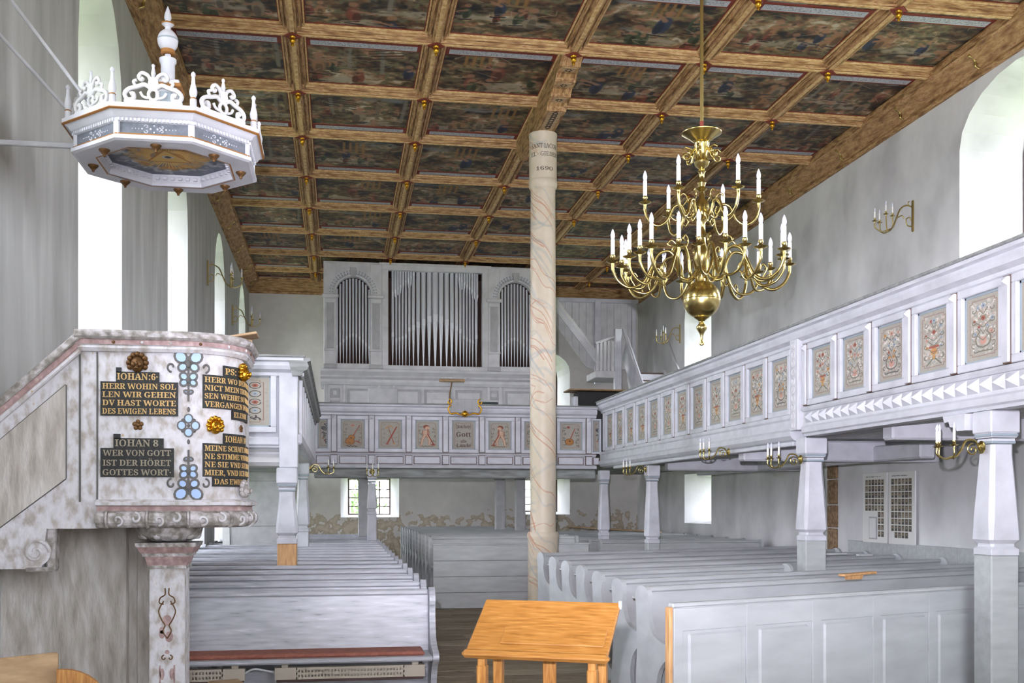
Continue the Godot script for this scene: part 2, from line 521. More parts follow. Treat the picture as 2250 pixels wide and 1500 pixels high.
func paint_ceiling() -> Image:
	# sixteen dark old panel paintings, 256 pixels each: landscapes, halls and groups of people in brown, olive, blue-black and flesh tones
	var side := 256
	var im := Image.create(side * 4, side * 4, false, Image.FORMAT_RGBA8)
	var pal := [Color(0.08, 0.085, 0.11), Color(0.16, 0.135, 0.11), Color(0.26, 0.21, 0.15), Color(0.37, 0.29, 0.19), Color(0.38, 0.37, 0.26), Color(0.51, 0.41, 0.28), Color(0.61, 0.52, 0.40), Color(0.70, 0.65, 0.56)]
	var n1 := noise(101, 0.0065, 3)
	var n2 := noise(102, 0.024, 3)
	var n3 := noise(103, 0.02, 2)
	for t in 16:
		var ox := (t % 4) * side
		var oy := (t / 4) * side
		var lift := rng.randf_range(-0.08, 0.05)
		var bluish := rng.randf_range(0.0, 0.5)
		var low := rng.randf_range(0.6, 0.85)
		for y in side:
			for x in side:
				var wx := n3.get_noise_2d(x + t * 900, y * 1.0) * 46.0
				var a := n1.get_noise_2d(x + wx + t * 777.0, (y + wx * 0.4) * 1.9) * 0.75 + n2.get_noise_2d(x * 1.3 + t * 331.0, y * 2.0) * 0.40
				var f := clampf(0.46 + lift + a * 1.0 + (0.10 if y > side * low else 0.0), 0.0, 0.999)
				var k := f * (pal.size() - 1)
				var c: Color = pal[int(k)].lerp(pal[mini(int(k) + 1, pal.size() - 1)], smoothstep(0.25, 0.75, k - int(k)))
				var h := n3.get_noise_2d(x * 0.7 + t * 555.0 + 4000.0, y * 1.2)
				if h > 0.16:
					c = c.lerp(Color(0.30, 0.33, 0.37) * (0.35 + f), 0.55 * bluish)
				elif h < -0.22:
					c = c.lerp(Color(0.46, 0.27, 0.18) * (0.45 + f * 0.8), 0.5)
				im.set_pixel(ox + x, oy + y, Color(c.r, c.g, c.b, 1.0))
		var ti := Image.create(side, side, false, Image.FORMAT_RGBA8)
		ti.blit_rect(im, Rect2i(ox, oy, side, side), Vector2i.ZERO)
		# pale ground and sky
		for k in 3:
			var q := Vector2(rng.randf_range(30, 220), rng.randf_range(170, 235) if k else rng.randf_range(20, 70))
			for i in 14:
				blob(ti, q + Vector2(rng.randf_range(-46, 46), rng.randf_range(-12, 12)), rng.randf_range(26, 60), rng.randf_range(8, 18), Color(0.60, 0.56, 0.48, 0.22) if k else Color(0.46, 0.47, 0.46, 0.20))
		# buildings, columns, steps
		if t % 3 == 0:
			for k in 3:
				var bx := rng.randf_range(20, 210)
				var c := Color(0.42, 0.36, 0.27, 0.6) if k % 2 else Color(0.47, 0.45, 0.40, 0.5)
				stroke(ti, [Vector2(bx, rng.randf_range(30, 60)), Vector2(bx + rng.randf_range(-8, 8), rng.randf_range(130, 190))], 6, 6, c)
			for k in 5:
				var y := 60 + k * 13
				stroke(ti, [Vector2(140, y), Vector2(214, y - 14)], 2.2, 2.2, Color(0.10, 0.10, 0.12, 0.7))
		if t % 3 == 1:
			var hx := rng.randf_range(40, 150)
			for k in 4:
				stroke(ti, [Vector2(hx + k * 17, 50), Vector2(hx + k * 17, 118)], 4.5, 4.5, Color(0.55, 0.40, 0.20, 0.55))
			stroke(ti, [Vector2(hx - 12, 122), Vector2(hx + 66, 116)], 5, 5, Color(0.50, 0.42, 0.29, 0.6))
		# figures
		for k in rng.randi_range(5, 9):
			var fx := rng.randf_range(18, side - 18)
			var fy := rng.randf_range(95, side - 40)
			var s := rng.randf_range(1.0, 2.4)
			var robe: Color = [Color(0.47, 0.24, 0.17, 0.7), Color(0.16, 0.20, 0.30, 0.75), Color(0.52, 0.46, 0.38, 0.65), Color(0.24, 0.29, 0.20, 0.7), Color(0.56, 0.40, 0.26, 0.6)][rng.randi() % 5]
			blob(ti, Vector2(fx, fy + 16 * s), 15 * s, 34 * s, robe)
			blob(ti, Vector2(fx + rng.randf_range(-9, 9), fy + 22 * s), 9 * s, 24 * s, robe.darkened(0.35))
			dab(ti, Vector2(fx, fy - 5 * s), 5.5 * s, Color(0.60, 0.43, 0.32, 0.8))
			stroke(ti, [Vector2(fx, fy + 8 * s), Vector2(fx + rng.randf_range(-24, 24) * s, fy + rng.randf_range(-6, 16) * s)], 3 * s, 2 * s, Color(0.56, 0.41, 0.31, 0.65))
			stroke(ti, [Vector2(fx - 8 * s, fy + 34 * s), Vector2(fx + 10 * s, fy + 36 * s)], 2.5, 2.5, Color(0.05, 0.05, 0.06, 0.6))
		# foliage and craquelure
		for k in 70:
			dab(ti, Vector2(rng.randf_range(0, side), rng.randf_range(0, side)), rng.randf_range(1.5, 6.0), Color(0.06, 0.07, 0.05, 0.45) if k % 2 else Color(0.30, 0.29, 0.17, 0.3))
		for k in 16:
			var a := Vector2(rng.randf_range(0, side), rng.randf_range(0, side))
			stroke(ti, curve([a, a + Vector2(rng.randf_range(-30, 30), rng.randf_range(-8, 8)), a + Vector2(rng.randf_range(-60, 60), rng.randf_range(-22, 22))], 4), 1.2, 0.8, Color(0.62, 0.57, 0.48, 0.4))
		im.blit_rect(ti, Rect2i(0, 0, side, side), Vector2i(ox, oy))
	return im


func scroll(im: Image, c: Vector2, r: float, turn: float, flip: float, col: Color, wide := 3.0) -> void:
	var pts := []
	for i in 16:
		var f := i / 15.0
		pts.append(c + Vector2.from_angle(turn + flip * f * 4.6) * r * (1.0 - 0.82 * f))
	stroke(im, pts, wide, wide * 0.5, col)
	dab(im, c, wide * 0.9, col)


func mirrored(im: Image, mid: float, pts: Array, r0: float, r1: float, c: Color) -> void:
	stroke(im, pts, r0, r1, c)
	stroke(im, pts.map(func(q): return Vector2(2.0 * mid - q.x, q.y)), r0, r1, c)


func flower(im: Image, q: Vector2, r: float, c: Color) -> void:
	for k in 6:
		dab(im, q + Vector2.from_angle(TAU * k / 6.0) * r * 0.6, r * 0.5, c)
	dab(im, q, r * 0.4, c.darkened(0.35))


func panel_tile(kind: int, s: int) -> Image:
	# one gallery panel, 192 by 320: a beige ground, a thin notched border line and painted ornament
	rng.seed = s
	var w := 192
	var h := 320
	var im := Image.create(w, h, false, Image.FORMAT_RGBA8)
	im.fill(Color(0.655, 0.635, 0.585))
	for k in 260:
		dab(im, Vector2(rng.randf_range(0, w), rng.randf_range(0, h)), rng.randf_range(2, 9), Color(0.74, 0.72, 0.67, 0.16) if k % 2 else Color(0.58, 0.555, 0.50, 0.16))
	var red := Color(0.62, 0.36, 0.29, 0.95)
	var rose := Color(0.77, 0.58, 0.51, 0.9)
	var green := Color(0.40, 0.41, 0.34, 0.95)
	var dark := Color(0.27, 0.25, 0.24, 0.9)
	var blue := Color(0.60, 0.65, 0.70, 0.85)
	var pale := Color(0.84, 0.82, 0.77, 0.85)
	var gold := Color(0.76, 0.56, 0.33, 0.9)
	var x0 := 26.0
	var y0 := 30.0
	var bd := [Vector2(x0 + 12, y0), Vector2(w - x0 - 12, y0), Vector2(w - x0 - 12, y0 + 12), Vector2(w - x0, y0 + 12), Vector2(w - x0, h - y0 - 12), Vector2(w - x0 - 12, h - y0 - 12), Vector2(w - x0 - 12, h - y0), Vector2(x0 + 12, h - y0), Vector2(x0 + 12, h - y0 - 12), Vector2(x0, h - y0 - 12), Vector2(x0, y0 + 12), Vector2(x0 + 12, y0 + 12), Vector2(x0 + 12, y0)]
	var mid := w / 2.0
	if kind == 0:                                   # vase or lyre with flowers and scrolls, pale ground within the border
		for k in 110:
			dab(im, Vector2(rng.randf_range(x0 + 6, w - x0 - 6), rng.randf_range(y0 + 6, h - y0 - 6)), rng.randf_range(5, 11), Color(0.82, 0.80, 0.76, 0.42))
		var tone := Color(0.47, 0.46, 0.40, 0.85) if s % 3 else Color(0.40, 0.38, 0.36, 0.85)
		for k in 90:
			var q := Vector2(rng.randf_range(x0 + 10, mid), rng.randf_range(y0 + 14, h - y0 - 14))
			var e := Vector2.from_angle(rng.randf() * TAU) * rng.randf_range(5, 11)
			mirrored(im, mid, [q, q + e], 3.0, 1.2, [Color(0.55, 0.53, 0.47, 0.6), Color(0.88, 0.86, 0.82, 0.7), Color(0.72, 0.57, 0.50, 0.5), Color(0.60, 0.64, 0.66, 0.5)][k % 4])
		if s % 2:
			mirrored(im, mid, curve([Vector2(mid, 252), Vector2(mid - 30, 240), Vector2(mid - 38, 205), Vector2(mid - 20, 178), Vector2(mid - 34, 160)]), 4, 3, tone)
			blob(im, Vector2(mid, 222), 40, 46, Color(rose, 0.6))
			mirrored(im, mid, [Vector2(mid, 268), Vector2(mid - 44, 272), Vector2(mid - 50, 262)], 4, 3, tone)
		else:
			blob(im, Vector2(mid, 214), 50, 40, gold)
			blob(im, Vector2(mid, 190), 72, 16, Color(red, 0.7))
			blob(im, Vector2(mid, 244), 22, 26, gold)
			mirrored(im, mid, [Vector2(mid - 8, 250), Vector2(mid - 46, 282)], 5, 4, tone)
			stroke(im, [Vector2(mid - 20, 214), Vector2(mid + 20, 214)], 2, 2, red)
		for k in 5:
			var y := 60.0 + k * 32 + rng.randf_range(-5, 5)
			var x := rng.randf_range(14, 50)
			mirrored(im, mid, curve([Vector2(mid, y + 34), Vector2(mid - x * 0.5, y + 18), Vector2(mid - x, y)]), 2.2, 1.6, tone)
			for sgn in [-1.0, 1.0]:
				flower(im, Vector2(mid + sgn * x, y), rng.randf_range(7, 11), [red, rose, blue, pale, gold][rng.randi() % 5])
		for k in 4:
			var y := 74.0 + k * 54
			scroll(im, Vector2(mid - 50, y), 15, 0.5 * k, 1.0, tone, 2.8)
			scroll(im, Vector2(mid + 50, y), 15, PI - 0.5 * k, -1.0, tone, 2.8)
		flower(im, Vector2(mid, 58), 12, [rose, red, blue][s % 3])
		flower(im, Vector2(mid, 116), 11, [pale, rose, red][s % 3])
	elif kind == 1:                                 # dense dark leaf scrolls
		for k in 26:
			scroll(im, Vector2(rng.randf_range(44, w - 44), rng.randf_range(52, h - 52)), rng.randf_range(12, 24), rng.randf_range(0, 6), 1.0 if k % 2 else -1.0, Color(0.27, 0.28, 0.30, 0.85), 4.5)
		for k in 7:
			flower(im, Vector2(rng.randf_range(46, w - 46), rng.randf_range(56, h - 56)), 9, Color(red, 0.6))
	elif kind == 2:                                 # guitar
		for k in 12:
			scroll(im, Vector2(40 + (k % 2) * 112, 66 + k * 18), 13, k * 0.9, 1.0 if k % 2 else -1.0, Color(green, 0.7), 2.6)
		stroke(im, [Vector2(96, 190), Vector2(148, 70)], 5, 4, red)
		blob(im, Vector2(150, 66), 16, 10, red)
		blob(im, Vector2(88, 196), 62, 58, Color(0.42, 0.26, 0.16, 1))
		blob(im, Vector2(74, 240), 92, 82, Color(0.42, 0.26, 0.16, 1))
		blob(im, Vector2(88, 196), 54, 50, Color(0.70, 0.49, 0.28, 1))
		blob(im, Vector2(74, 240), 84, 74, Color(0.70, 0.49, 0.28, 1))
		dab(im, Vector2(84, 204), 8, Color(0.38, 0.24, 0.16, 1))
		stroke(im, [Vector2(60, 252), Vector2(80, 258)], 2.5, 2.5, dark)
		stroke(im, [Vector2(120, 236), Vector2(152, 254)], 6, 9, Color(red, 0.75))
		flower(im, Vector2(mid, 66), 17, rose)
		for k in 9:
			dab(im, Vector2(52 + k * 9, 288 + (k % 3) * 4), 6, dark)
	elif kind == 3:                                 # crossed horn and flute
		for k in 14:
			scroll(im, Vector2(44 + (k % 3) * 50, 62 + k * 16), 13, k * 1.1, 1.0 if k % 2 else -1.0, Color(0.55, 0.53, 0.46, 0.7), 2.2)
		stroke(im, [Vector2(148, 78), Vector2(74, 262)], 6, 8, red)
		stroke(im, curve([Vector2(64, 92), Vector2(100, 66), Vector2(120, 96)]), 6, 3, Color(gold, 0.9))
		stroke(im, [Vector2(84, 90), Vector2(124, 254)], 2.5, 4, Color(red, 0.7))
		blob(im, Vector2(128, 262), 26, 18, gold)
		blob(im, Vector2(72, 266), 26, 14, red)
	elif kind == 4:                                 # only its border and faint flourishes; the words are lettering of their own
		for k in 8:
			scroll(im, Vector2(48 + (k % 2) * 96, 58 + k * 29), 12, k * 0.8, 1.0 if k % 2 else -1.0, Color(0.50, 0.47, 0.42, 0.5), 2)
	elif kind == 5 or kind == 6:                    # a figure playing a long wind instrument
		var m := 1.0 if kind == 5 else -1.0
		var fx := func(q: Vector2) -> Vector2: return Vector2(mid + m * (q.x - mid), q.y)
		for k in 10:
			scroll(im, fx.call(Vector2(44 + (k % 2) * 108, 70 + k * 22)), 14, k * 1.0, m, Color(green, 0.75), 3)
		blob(im, fx.call(Vector2(88, 140)), 62, 84, Color(0.56, 0.36, 0.27, 0.9))
		blob(im, fx.call(Vector2(88, 140)), 54, 76, Color(0.80, 0.68, 0.58, 0.95))
		for l in [[Vector2(78, 170), Vector2(58, 222), Vector2(50, 284)], [Vector2(100, 170), Vector2(118, 224), Vector2(112, 282)]]:
			stroke(im, l.map(fx), 14, 9, Color(0.56, 0.36, 0.27, 0.9))
			stroke(im, l.map(fx), 11, 6.5, Color(0.80, 0.68, 0.58, 0.95))
		stroke(im, [fx.call(Vector2(70, 120)), fx.call(Vector2(76, 160)), fx.call(Vector2(104, 158))], 7, 6, Color(0.78, 0.64, 0.54, 0.9))
		blob(im, fx.call(Vector2(90, 74)), 58, 46, Color(0.52, 0.28, 0.19, 0.95))
		dab(im, fx.call(Vector2(98, 86)), 21, Color(0.82, 0.68, 0.58, 0.95))
		stroke(im, [fx.call(Vector2(104, 96)), fx.call(Vector2(102, 160)), fx.call(Vector2(148, 262))], 3.5, 5, Color(0.58, 0.27, 0.19, 0.95))
		blob(im, fx.call(Vector2(144, 270)), 40, 16, Color(0.58, 0.27, 0.19, 0.95))
		for l in [[Vector2(60, 110), Vector2(58, 170), Vector2(66, 180)], [Vector2(82, 190), Vector2(92, 180), Vector2(104, 196)], [Vector2(66, 70), Vector2(74, 96)]]:
			stroke(im, curve(l.map(fx)), 2, 1.6, Color(0.55, 0.32, 0.24, 0.8))
		for k in 7:
			dab(im, fx.call(Vector2(56 + k * 14, 284 + (k % 2) * 5)), 7, Color(green, 0.8))
	elif kind == 7 or kind == 8:                    # lute among leaves
		var m := 1.0 if kind == 7 else -1.0
		for k in 12:
			scroll(im, Vector2(42 + (k % 2) * 108, 64 + k * 19), 15, k * 1.2, m if k % 2 else -m, Color(0.36, 0.37, 0.34, 0.8), 3.4)
		stroke(im, [Vector2(mid - m * 34, 76), Vector2(mid + m * 4, 196)], 4, 5, red)
		blob(im, Vector2(mid + m * 12, 226), 80, 92, Color(0.42, 0.26, 0.16, 1))
		blob(im, Vector2(mid + m * 12, 226), 72, 84, Color(0.70, 0.48, 0.26, 1))
		dab(im, Vector2(mid + m * 10, 216), 9, Color(0.35, 0.22, 0.14, 1))
		flower(im, Vector2(mid + m * 20, 62), 14, red)
	elif kind == 9:                                 # sunflower and a row of medallions beside a framed beast
		flower(im, Vector2(70, 66), 16, Color(0.86, 0.83, 0.74, 1))
		for k in 12:
			stroke(im, [Vector2(70, 66) + Vector2.from_angle(TAU * k / 12) * 12, Vector2(70, 66) + Vector2.from_angle(TAU * k / 12) * 26], 2, 1, dark)
		for k in 4:
			var q := Vector2(138, 62 + k * 52)
			stroke(im, ring2(q, Vector2(19, 19), 20), 2, 2, dark)
			flower(im, q, 11, red if k % 2 == 0 else blue)
		stroke(im, curve([Vector2(36, 130), Vector2(64, 118), Vector2(104, 126), Vector2(116, 158), Vector2(98, 188), Vector2(58, 192), Vector2(30, 176)]), 3, 3, red)
		blob(im, Vector2(66, 156), 56, 26, Color(0.78, 0.66, 0.52, 0.9))
		for k in 9:
			scroll(im, Vector2(44 + k * 12, 246 + (k % 3) * 13), 15, k * 0.8, 1.0 if k % 2 else -1.0, dark, 3.4)
	stroke(im, bd, 1.4, 1.4, Color(0.56, 0.44, 0.38, 0.8))
	return im


func panel_atlas() -> Image:
	var kinds := [0, 0, 0, 0, 0, 0, 1, 2, 3, 5, 4, 6, 7, 8, 9, 0]
	var im := Image.create(192 * 8, 640, false, Image.FORMAT_RGBA8)
	for i in 16:
		im.blit_rect(panel_tile(kinds[i], 50 + i), Rect2i(0, 0, 192, 320), Vector2i((i % 8) * 192, (i / 8) * 320))
	return im


func tile(i: int) -> Rect2:
	return Rect2((i % 8) / 8.0 + 0.001, (i / 8) * 0.5 + 0.001, 0.123, 0.498)


func writing_image() -> Image:
	# old handwriting too small and far away to read: three rows of dark pen marks on a pale ground
	rng.seed = 77
	var im := Image.create(512, 64, false, Image.FORMAT_RGBA8)
	im.fill(Color(0.68, 0.69, 0.70))
	for row in 3:
		var x := 8.0
		while x < 500:
			var hgt := rng.randf_range(5, 12)
			stroke(im, [Vector2(x, 14 + row * 18), Vector2(x + rng.randf_range(-2, 3), 14 + row * 18 - hgt * (0.3 if rng.randf() < 0.6 else 0.9))], 1.0, 1.3, Color(0.22, 0.21, 0.22, 0.8))
			x += rng.randf_range(3.5, 6.0) if rng.randf() < 0.85 else 14.0
	return im


func marble_image() -> Image:
	# cream ground with reddish and blue-grey painted veins climbing round the shaft
	rng.seed = 5
	var w := 256
	var h := 1024
	var im := Image.create(w, h, false, Image.FORMAT_RGBA8)
	im.fill(Color(0.80, 0.755, 0.67))
	for k in 1500:
		dab(im, Vector2(rng.randf_range(0, w), rng.randf_range(0, h)), rng.randf_range(3, 16), [Color(0.88, 0.85, 0.79, 0.14), Color(0.77, 0.71, 0.61, 0.14), Color(0.82, 0.75, 0.63, 0.14)][k % 3])
	for k in 40:
		var y := h - k * 27.0 + rng.randf_range(-34, 34)
		var red := k % 2 == 0
		var pts := []
		for i in 10:
			pts.append(Vector2(i * w / 9.0, y - i * (19.0 if k % 5 else -9.0) + rng.randf_range(-14, 14)))
		for wide in 3:
			var off := Vector2(0, rng.randf_range(-20, 20))
			var part_of: int = rng.randi_range(0, 4)
			stroke(im, curve(pts.slice(part_of, part_of + rng.randi_range(5, 8)).map(func(q): return q + off + Vector2(0, rng.randf_range(-3, 3))), 4), rng.randf_range(0.8, 2.2) if red else rng.randf_range(2.5, 6.0), rng.randf_range(0.8, 2.0) if red else rng.randf_range(2.0, 5.0), Color(0.68, 0.42, 0.30, 0.20) if red else Color(0.58, 0.62, 0.64, 0.085))
		if k % 3 == 0:
			var b: Vector2 = pts[4]
			stroke(im, curve([b, b + Vector2(24, 26), b + Vector2(40, 64)], 5), 1.2, 0.8, Color(0.66, 0.40, 0.30, 0.45))
	return im


func peeling_wall() -> Image:
	# the organ wall: whitewash, and below shoulder height a ragged band where it has come off the brown render
	var w := 1024
	var h := 768
	var im := Image.create(w, h, false, Image.FORMAT_RGBA8)
	var n1 := noise(61, 0.006, 5)
	var n2 := noise(62, 0.035, 5)
	var n3 := noise(63, 0.004, 3)
	for y in h:
		var up := (1.0 - float(y) / h) * 7.4
		for x in w:
			var a := n1.get_noise_2d(x, y)
			var b := n2.get_noise_2d(x, y)
			var g := 0.85 + a * 0.07 + b * 0.02
			var c := Color(g * 0.985, g * 0.97, g * 0.94)
			if up < 2.2:
				var top := 1.44 + n3.get_noise_2d(x, 300.0) * 0.30 + b * 0.16
				if up < top and a * 0.6 + b * 1.3 > -0.02 - (top - up) * 0.5:
					var k := clampf(0.5 + b * 1.2 + a * 0.6, 0.0, 1.0)
					c = Color(0.60, 0.54, 0.45).lerp(Color(0.78, 0.74, 0.66), k)
			im.set_pixel(x, y, c)
	return im


func glory_image() -> Image:
	# the underside of the sounding board: a rayed triangle with an eye on a golden cloud ring, grey-blue round it
	rng.seed = 9
	var im := Image.create(256, 256, false, Image.FORMAT_RGBA8)
	im.fill(Color(0.42, 0.44, 0.48))
	var c := Vector2(128, 128)
	for k in 150:
		dab(im, c + Vector2.from_angle(rng.randf() * TAU) * rng.randf_range(70, 118), rng.randf_range(5, 12), [Color(0.55, 0.57, 0.60, 0.5), Color(0.34, 0.36, 0.42, 0.5), Color(0.82, 0.82, 0.80, 0.4)][k % 3])
	for k in 260:
		dab(im, c + Vector2.from_angle(rng.randf() * TAU) * rng.randf_range(0, 80), rng.randf_range(6, 13), [Color(0.72, 0.52, 0.22, 0.5), Color(0.64, 0.44, 0.17, 0.5), Color(0.80, 0.63, 0.33, 0.4)][k % 3])
	for k in 60:
		var a := TAU * k / 60.0
		stroke(im, [c + Vector2.from_angle(a) * 34, c + Vector2.from_angle(a) * rng.randf_range(60, 82)], 1.5, 0.8, Color(0.86, 0.72, 0.42, 0.55))
	var tri := [c + Vector2(0, -44), c + Vector2(42, 30), c + Vector2(-42, 30), c + Vector2(0, -44)]
	for k in 12:
		stroke(im, tri.map(func(q): return c + (q - c) * (k / 12.0)), 3, 3, Color(0.78, 0.64, 0.36, 0.6))
	stroke(im, tri, 2, 2, Color(0.60, 0.42, 0.18, 0.9))
	blob(im, c, 30, 18, Color(0.70, 0.70, 0.70, 1))
	dab(im, c, 7, Color(0.18, 0.19, 0.22, 1))
	for k in 40:
		var q := c + Vector2.from_angle(rng.randf() * TAU) * rng.randf_range(80, 108)
		stroke(im, [q, q + Vector2(rng.randf_range(4, 10), rng.randf_range(-3, 3))], 1.2, 1.0, Color(0.85, 0.85, 0.83, 0.6))
	return im


func faces_image(gap: Rect2i) -> Image:
	# a sheet of small photographs in rows, six across
	rng.seed = 21 + gap.size.x
	var im := Image.create(192, 384, false, Image.FORMAT_RGBA8)
	im.fill(Color(0.90, 0.90, 0.88))
	for r in 9:
		for k in 6:
			var cell := Rect2i(20 + k * 26, 34 + r * 36, 22, 31)
			if gap.intersects(cell) or (gap.size.x == 0 and r == 8 and (k == 0 or k == 5)):
				continue
			im.fill_rect(cell, [Color(0.48, 0.46, 0.38), Color(0.40, 0.40, 0.34), Color(0.55, 0.52, 0.44), Color(0.36, 0.34, 0.30)][rng.randi() % 4])
			var q := Vector2(cell.position) + Vector2(11, 11)
			blob(im, q + Vector2(0, 14), 15, 12, [Color(0.25, 0.24, 0.26), Color(0.60, 0.56, 0.50), Color(0.34, 0.30, 0.28)][rng.randi() % 3])
			dab(im, q, 5, Color(0.70, 0.58, 0.48))
			dab(im, q + Vector2(0, -4), 4, Color(0.30, 0.26, 0.22))
	for k in 40:
		if rng.randf() < 0.8:
			im.fill_rect(Rect2i(26 + k * 3, 16, 2, rng.randi_range(3, 6)), Color(0.25, 0.25, 0.25))
	return im


# ---------------------------------------------------------------- the place itself
func _ready() -> void:
	var cam := Camera3D.new()
	cam.name = "camera"
	cam.projection = Camera3D.PROJECTION_FRUSTUM          # a level camera with a raised lens: verticals stay upright
	cam.near = 0.1
	cam.far = 300.0
	cam.size = 0.1 * 1500.0 / 2350.0
	cam.frustum_offset = Vector2(0.0, 0.1 * 356.0 / 2350.0)
	cam.position = Vector3(0, EYE, 0)
	cam.rotation_degrees.y = -9.233
	add_child(cam)
	cam.current = true

	var env := Environment.new()
	env.tonemap_mode = Environment.TONE_MAPPER_LINEAR
	env.tonemap_exposure = 1.0
	env.background_mode = Environment.BG_SKY
	env.background_energy_multiplier = 24.0
	env.sdfgi_enabled = true
	env.ssao_enabled = true
	env.ssil_enabled = true
	var sky := ProceduralSkyMaterial.new()                # an even, bright overcast
	sky.sky_top_color = Color(0.93, 0.95, 1.0)
	sky.sky_horizon_color = Color(0.95, 0.96, 1.0)
	sky.ground_horizon_color = Color(0.62, 0.62, 0.58)
	sky.ground_bottom_color = Color(0.50, 0.50, 0.46)
	env.sky = Sky.new()
	env.sky.sky_material = sky
	var we := WorldEnvironment.new()
	we.name = "overcast_sky"
	we.environment = env
	add_child(we)

	# the photographer's flash, just above and a little to the side of the lens: the hard shadows behind the chandelier and the pulpit come from it
	var flash := SpotLight3D.new()
	flash.name = "camera_flash"
	flash.position = Vector3(-0.1, EYE + 0.22, 0.05)
	flash.light_color = Color(0.95, 0.935, 1.0)
	flash.light_energy = 130.0
	flash.look_at_from_position(flash.position, flash.position + Vector3(0.318, 0.249, -0.961))
	flash.spot_angle = 31.0
	flash.spot_angle_attenuation = 1.0
	flash.light_size = 0.03
	flash.spot_range = 60.0
	flash.spot_attenuation = 2.0
	flash.shadow_enabled = true
	add_child(flash)

	rng.seed = 4
	make_materials()
	build_walls()
	build_floor()
	build_ceiling()
	build_column()
	build_galleries()
	build_organ()
	build_pews()
	build_pulpit()
	build_sounding_board()
	build_chandelier()
	build_sconces()
	build_stairs()
	build_lectern()
	build_rest()


# an opening: a0..a1 along the wall, sill, spring of the arch, crown, and how far the jambs close in towards the outside
func outline(o: Dictionary, f: float) -> Array:
	var k: float = o.splay * f
	var a0: float = o.a0 + k
	var a1: float = o.a1 - k
	var sill: float = o.sill + o.get("rise", 0.25) * f
	var spring: float = o.spring - k * 0.3
	var crown: float = o.crown - k * 0.6
	var pts := [Vector2(a0, sill), Vector2(a0, spring)]
	var steps := 10 if crown - spring > 0.02 else 1
	for i in range(1, steps):
		var f2 := PI * i / steps
		pts.append(Vector2((a0 + a1) / 2 - cos(f2) * (a1 - a0) / 2, spring + sin(f2) * (crown - spring)))
	pts.append_array([Vector2(a1, spring), Vector2(a1, sill)])
	return pts


func wall_with_openings(called: String, label: String, from: float, to: float, thick: float, place: Callable, inward: Vector3, openings: Array, m: Material, reveal_m: Material, uv_h := 7.4) -> Node3D:
	var g := Geo.new()
	var rv := Geo.new()
	var top := 7.45
	for side in 2:
		var z := thick * side
		var nn := inward if side == 0 else -inward
		var uv := func(q: Vector2) -> Vector2: return Vector2((q.x - from) / (to - from), 1.0 - q.y / uv_h)
		var flat := func(q: Array) -> void:
			for i in [[0, 1, 2], [0, 2, 3]]:
				g.tri(place.call(q[i[0]].x, q[i[0]].y, z), place.call(q[i[1]].x, q[i[1]].y, z), place.call(q[i[2]].x, q[i[2]].y, z), nn, nn, nn, uv.call(q[i[0]]), uv.call(q[i[1]]), uv.call(q[i[2]]))
		var at := from
		var i := 0
		while i < openings.size():
			var col := [openings[i]]
			while i + 1 < openings.size() and openings[i + 1].get("above", false):
				i += 1
				col.append(openings[i])
			i += 1
			var o0 := outline(col[0], side)
			var a0: float = o0[0].x
			var a1: float = o0[-1].x
			flat.call([Vector2(at, 0), Vector2(a0, 0), Vector2(a0, top), Vector2(at, top)])
			var below: Array = [Vector2(a0, 0), Vector2(a1, 0)]
			for o in col:
				var ol := outline(o, side)
				# from what lies below up to this sill
				for k in below.size() - 1:
					flat.call([below[k], below[k + 1], Vector2(below[k + 1].x, ol[0].y), Vector2(below[k].x, ol[0].y)])
				below = ol.slice(1, ol.size() - 1)
			for k in below.size() - 1:
				flat.call([below[k], below[k + 1], Vector2(below[k + 1].x, top), Vector2(below[k].x, top)])
			at = a1
		flat.call([Vector2(at, 0), Vector2(to, 0), Vector2(to, top), Vector2(at, top)])
	for a in [from, to]:
		g.face(place.call(a, 0, 0), place.call(a, top, 0), place.call(a, top, thick), place.call(a, 0, thick), place.call(a * 2.0 - (from + to) / 2, 0, 0) - place.call(a, 0, 0))
	g.face(place.call(from, top, 0), place.call(to, top, 0), place.call(to, top, thick), place.call(from, top, thick), Vector3.UP)
	for o in openings:
		var inner := outline(o, 0.0)
		var outer := outline(o, 1.0)
		var c: Vector3 = place.call((o.a0 + o.a1) / 2, (o.sill + o.spring) / 2, thick / 2)
		for k in inner.size():
			var j := (k + 1) % inner.size()
			var q := [place.call(inner[k].x, inner[k].y, 0), place.call(inner[j].x, inner[j].y, 0), place.call(outer[j].x, outer[j].y, thick), place.call(outer[k].x, outer[k].y, thick)]
			rv.face(q[0], q[1], q[2], q[3], c - (q[0] + q[2]) / 2)
	var w := structure(called, g, m, label)
	part("window_reveal", rv, reveal_m, w)
	return w


var window_count := 0


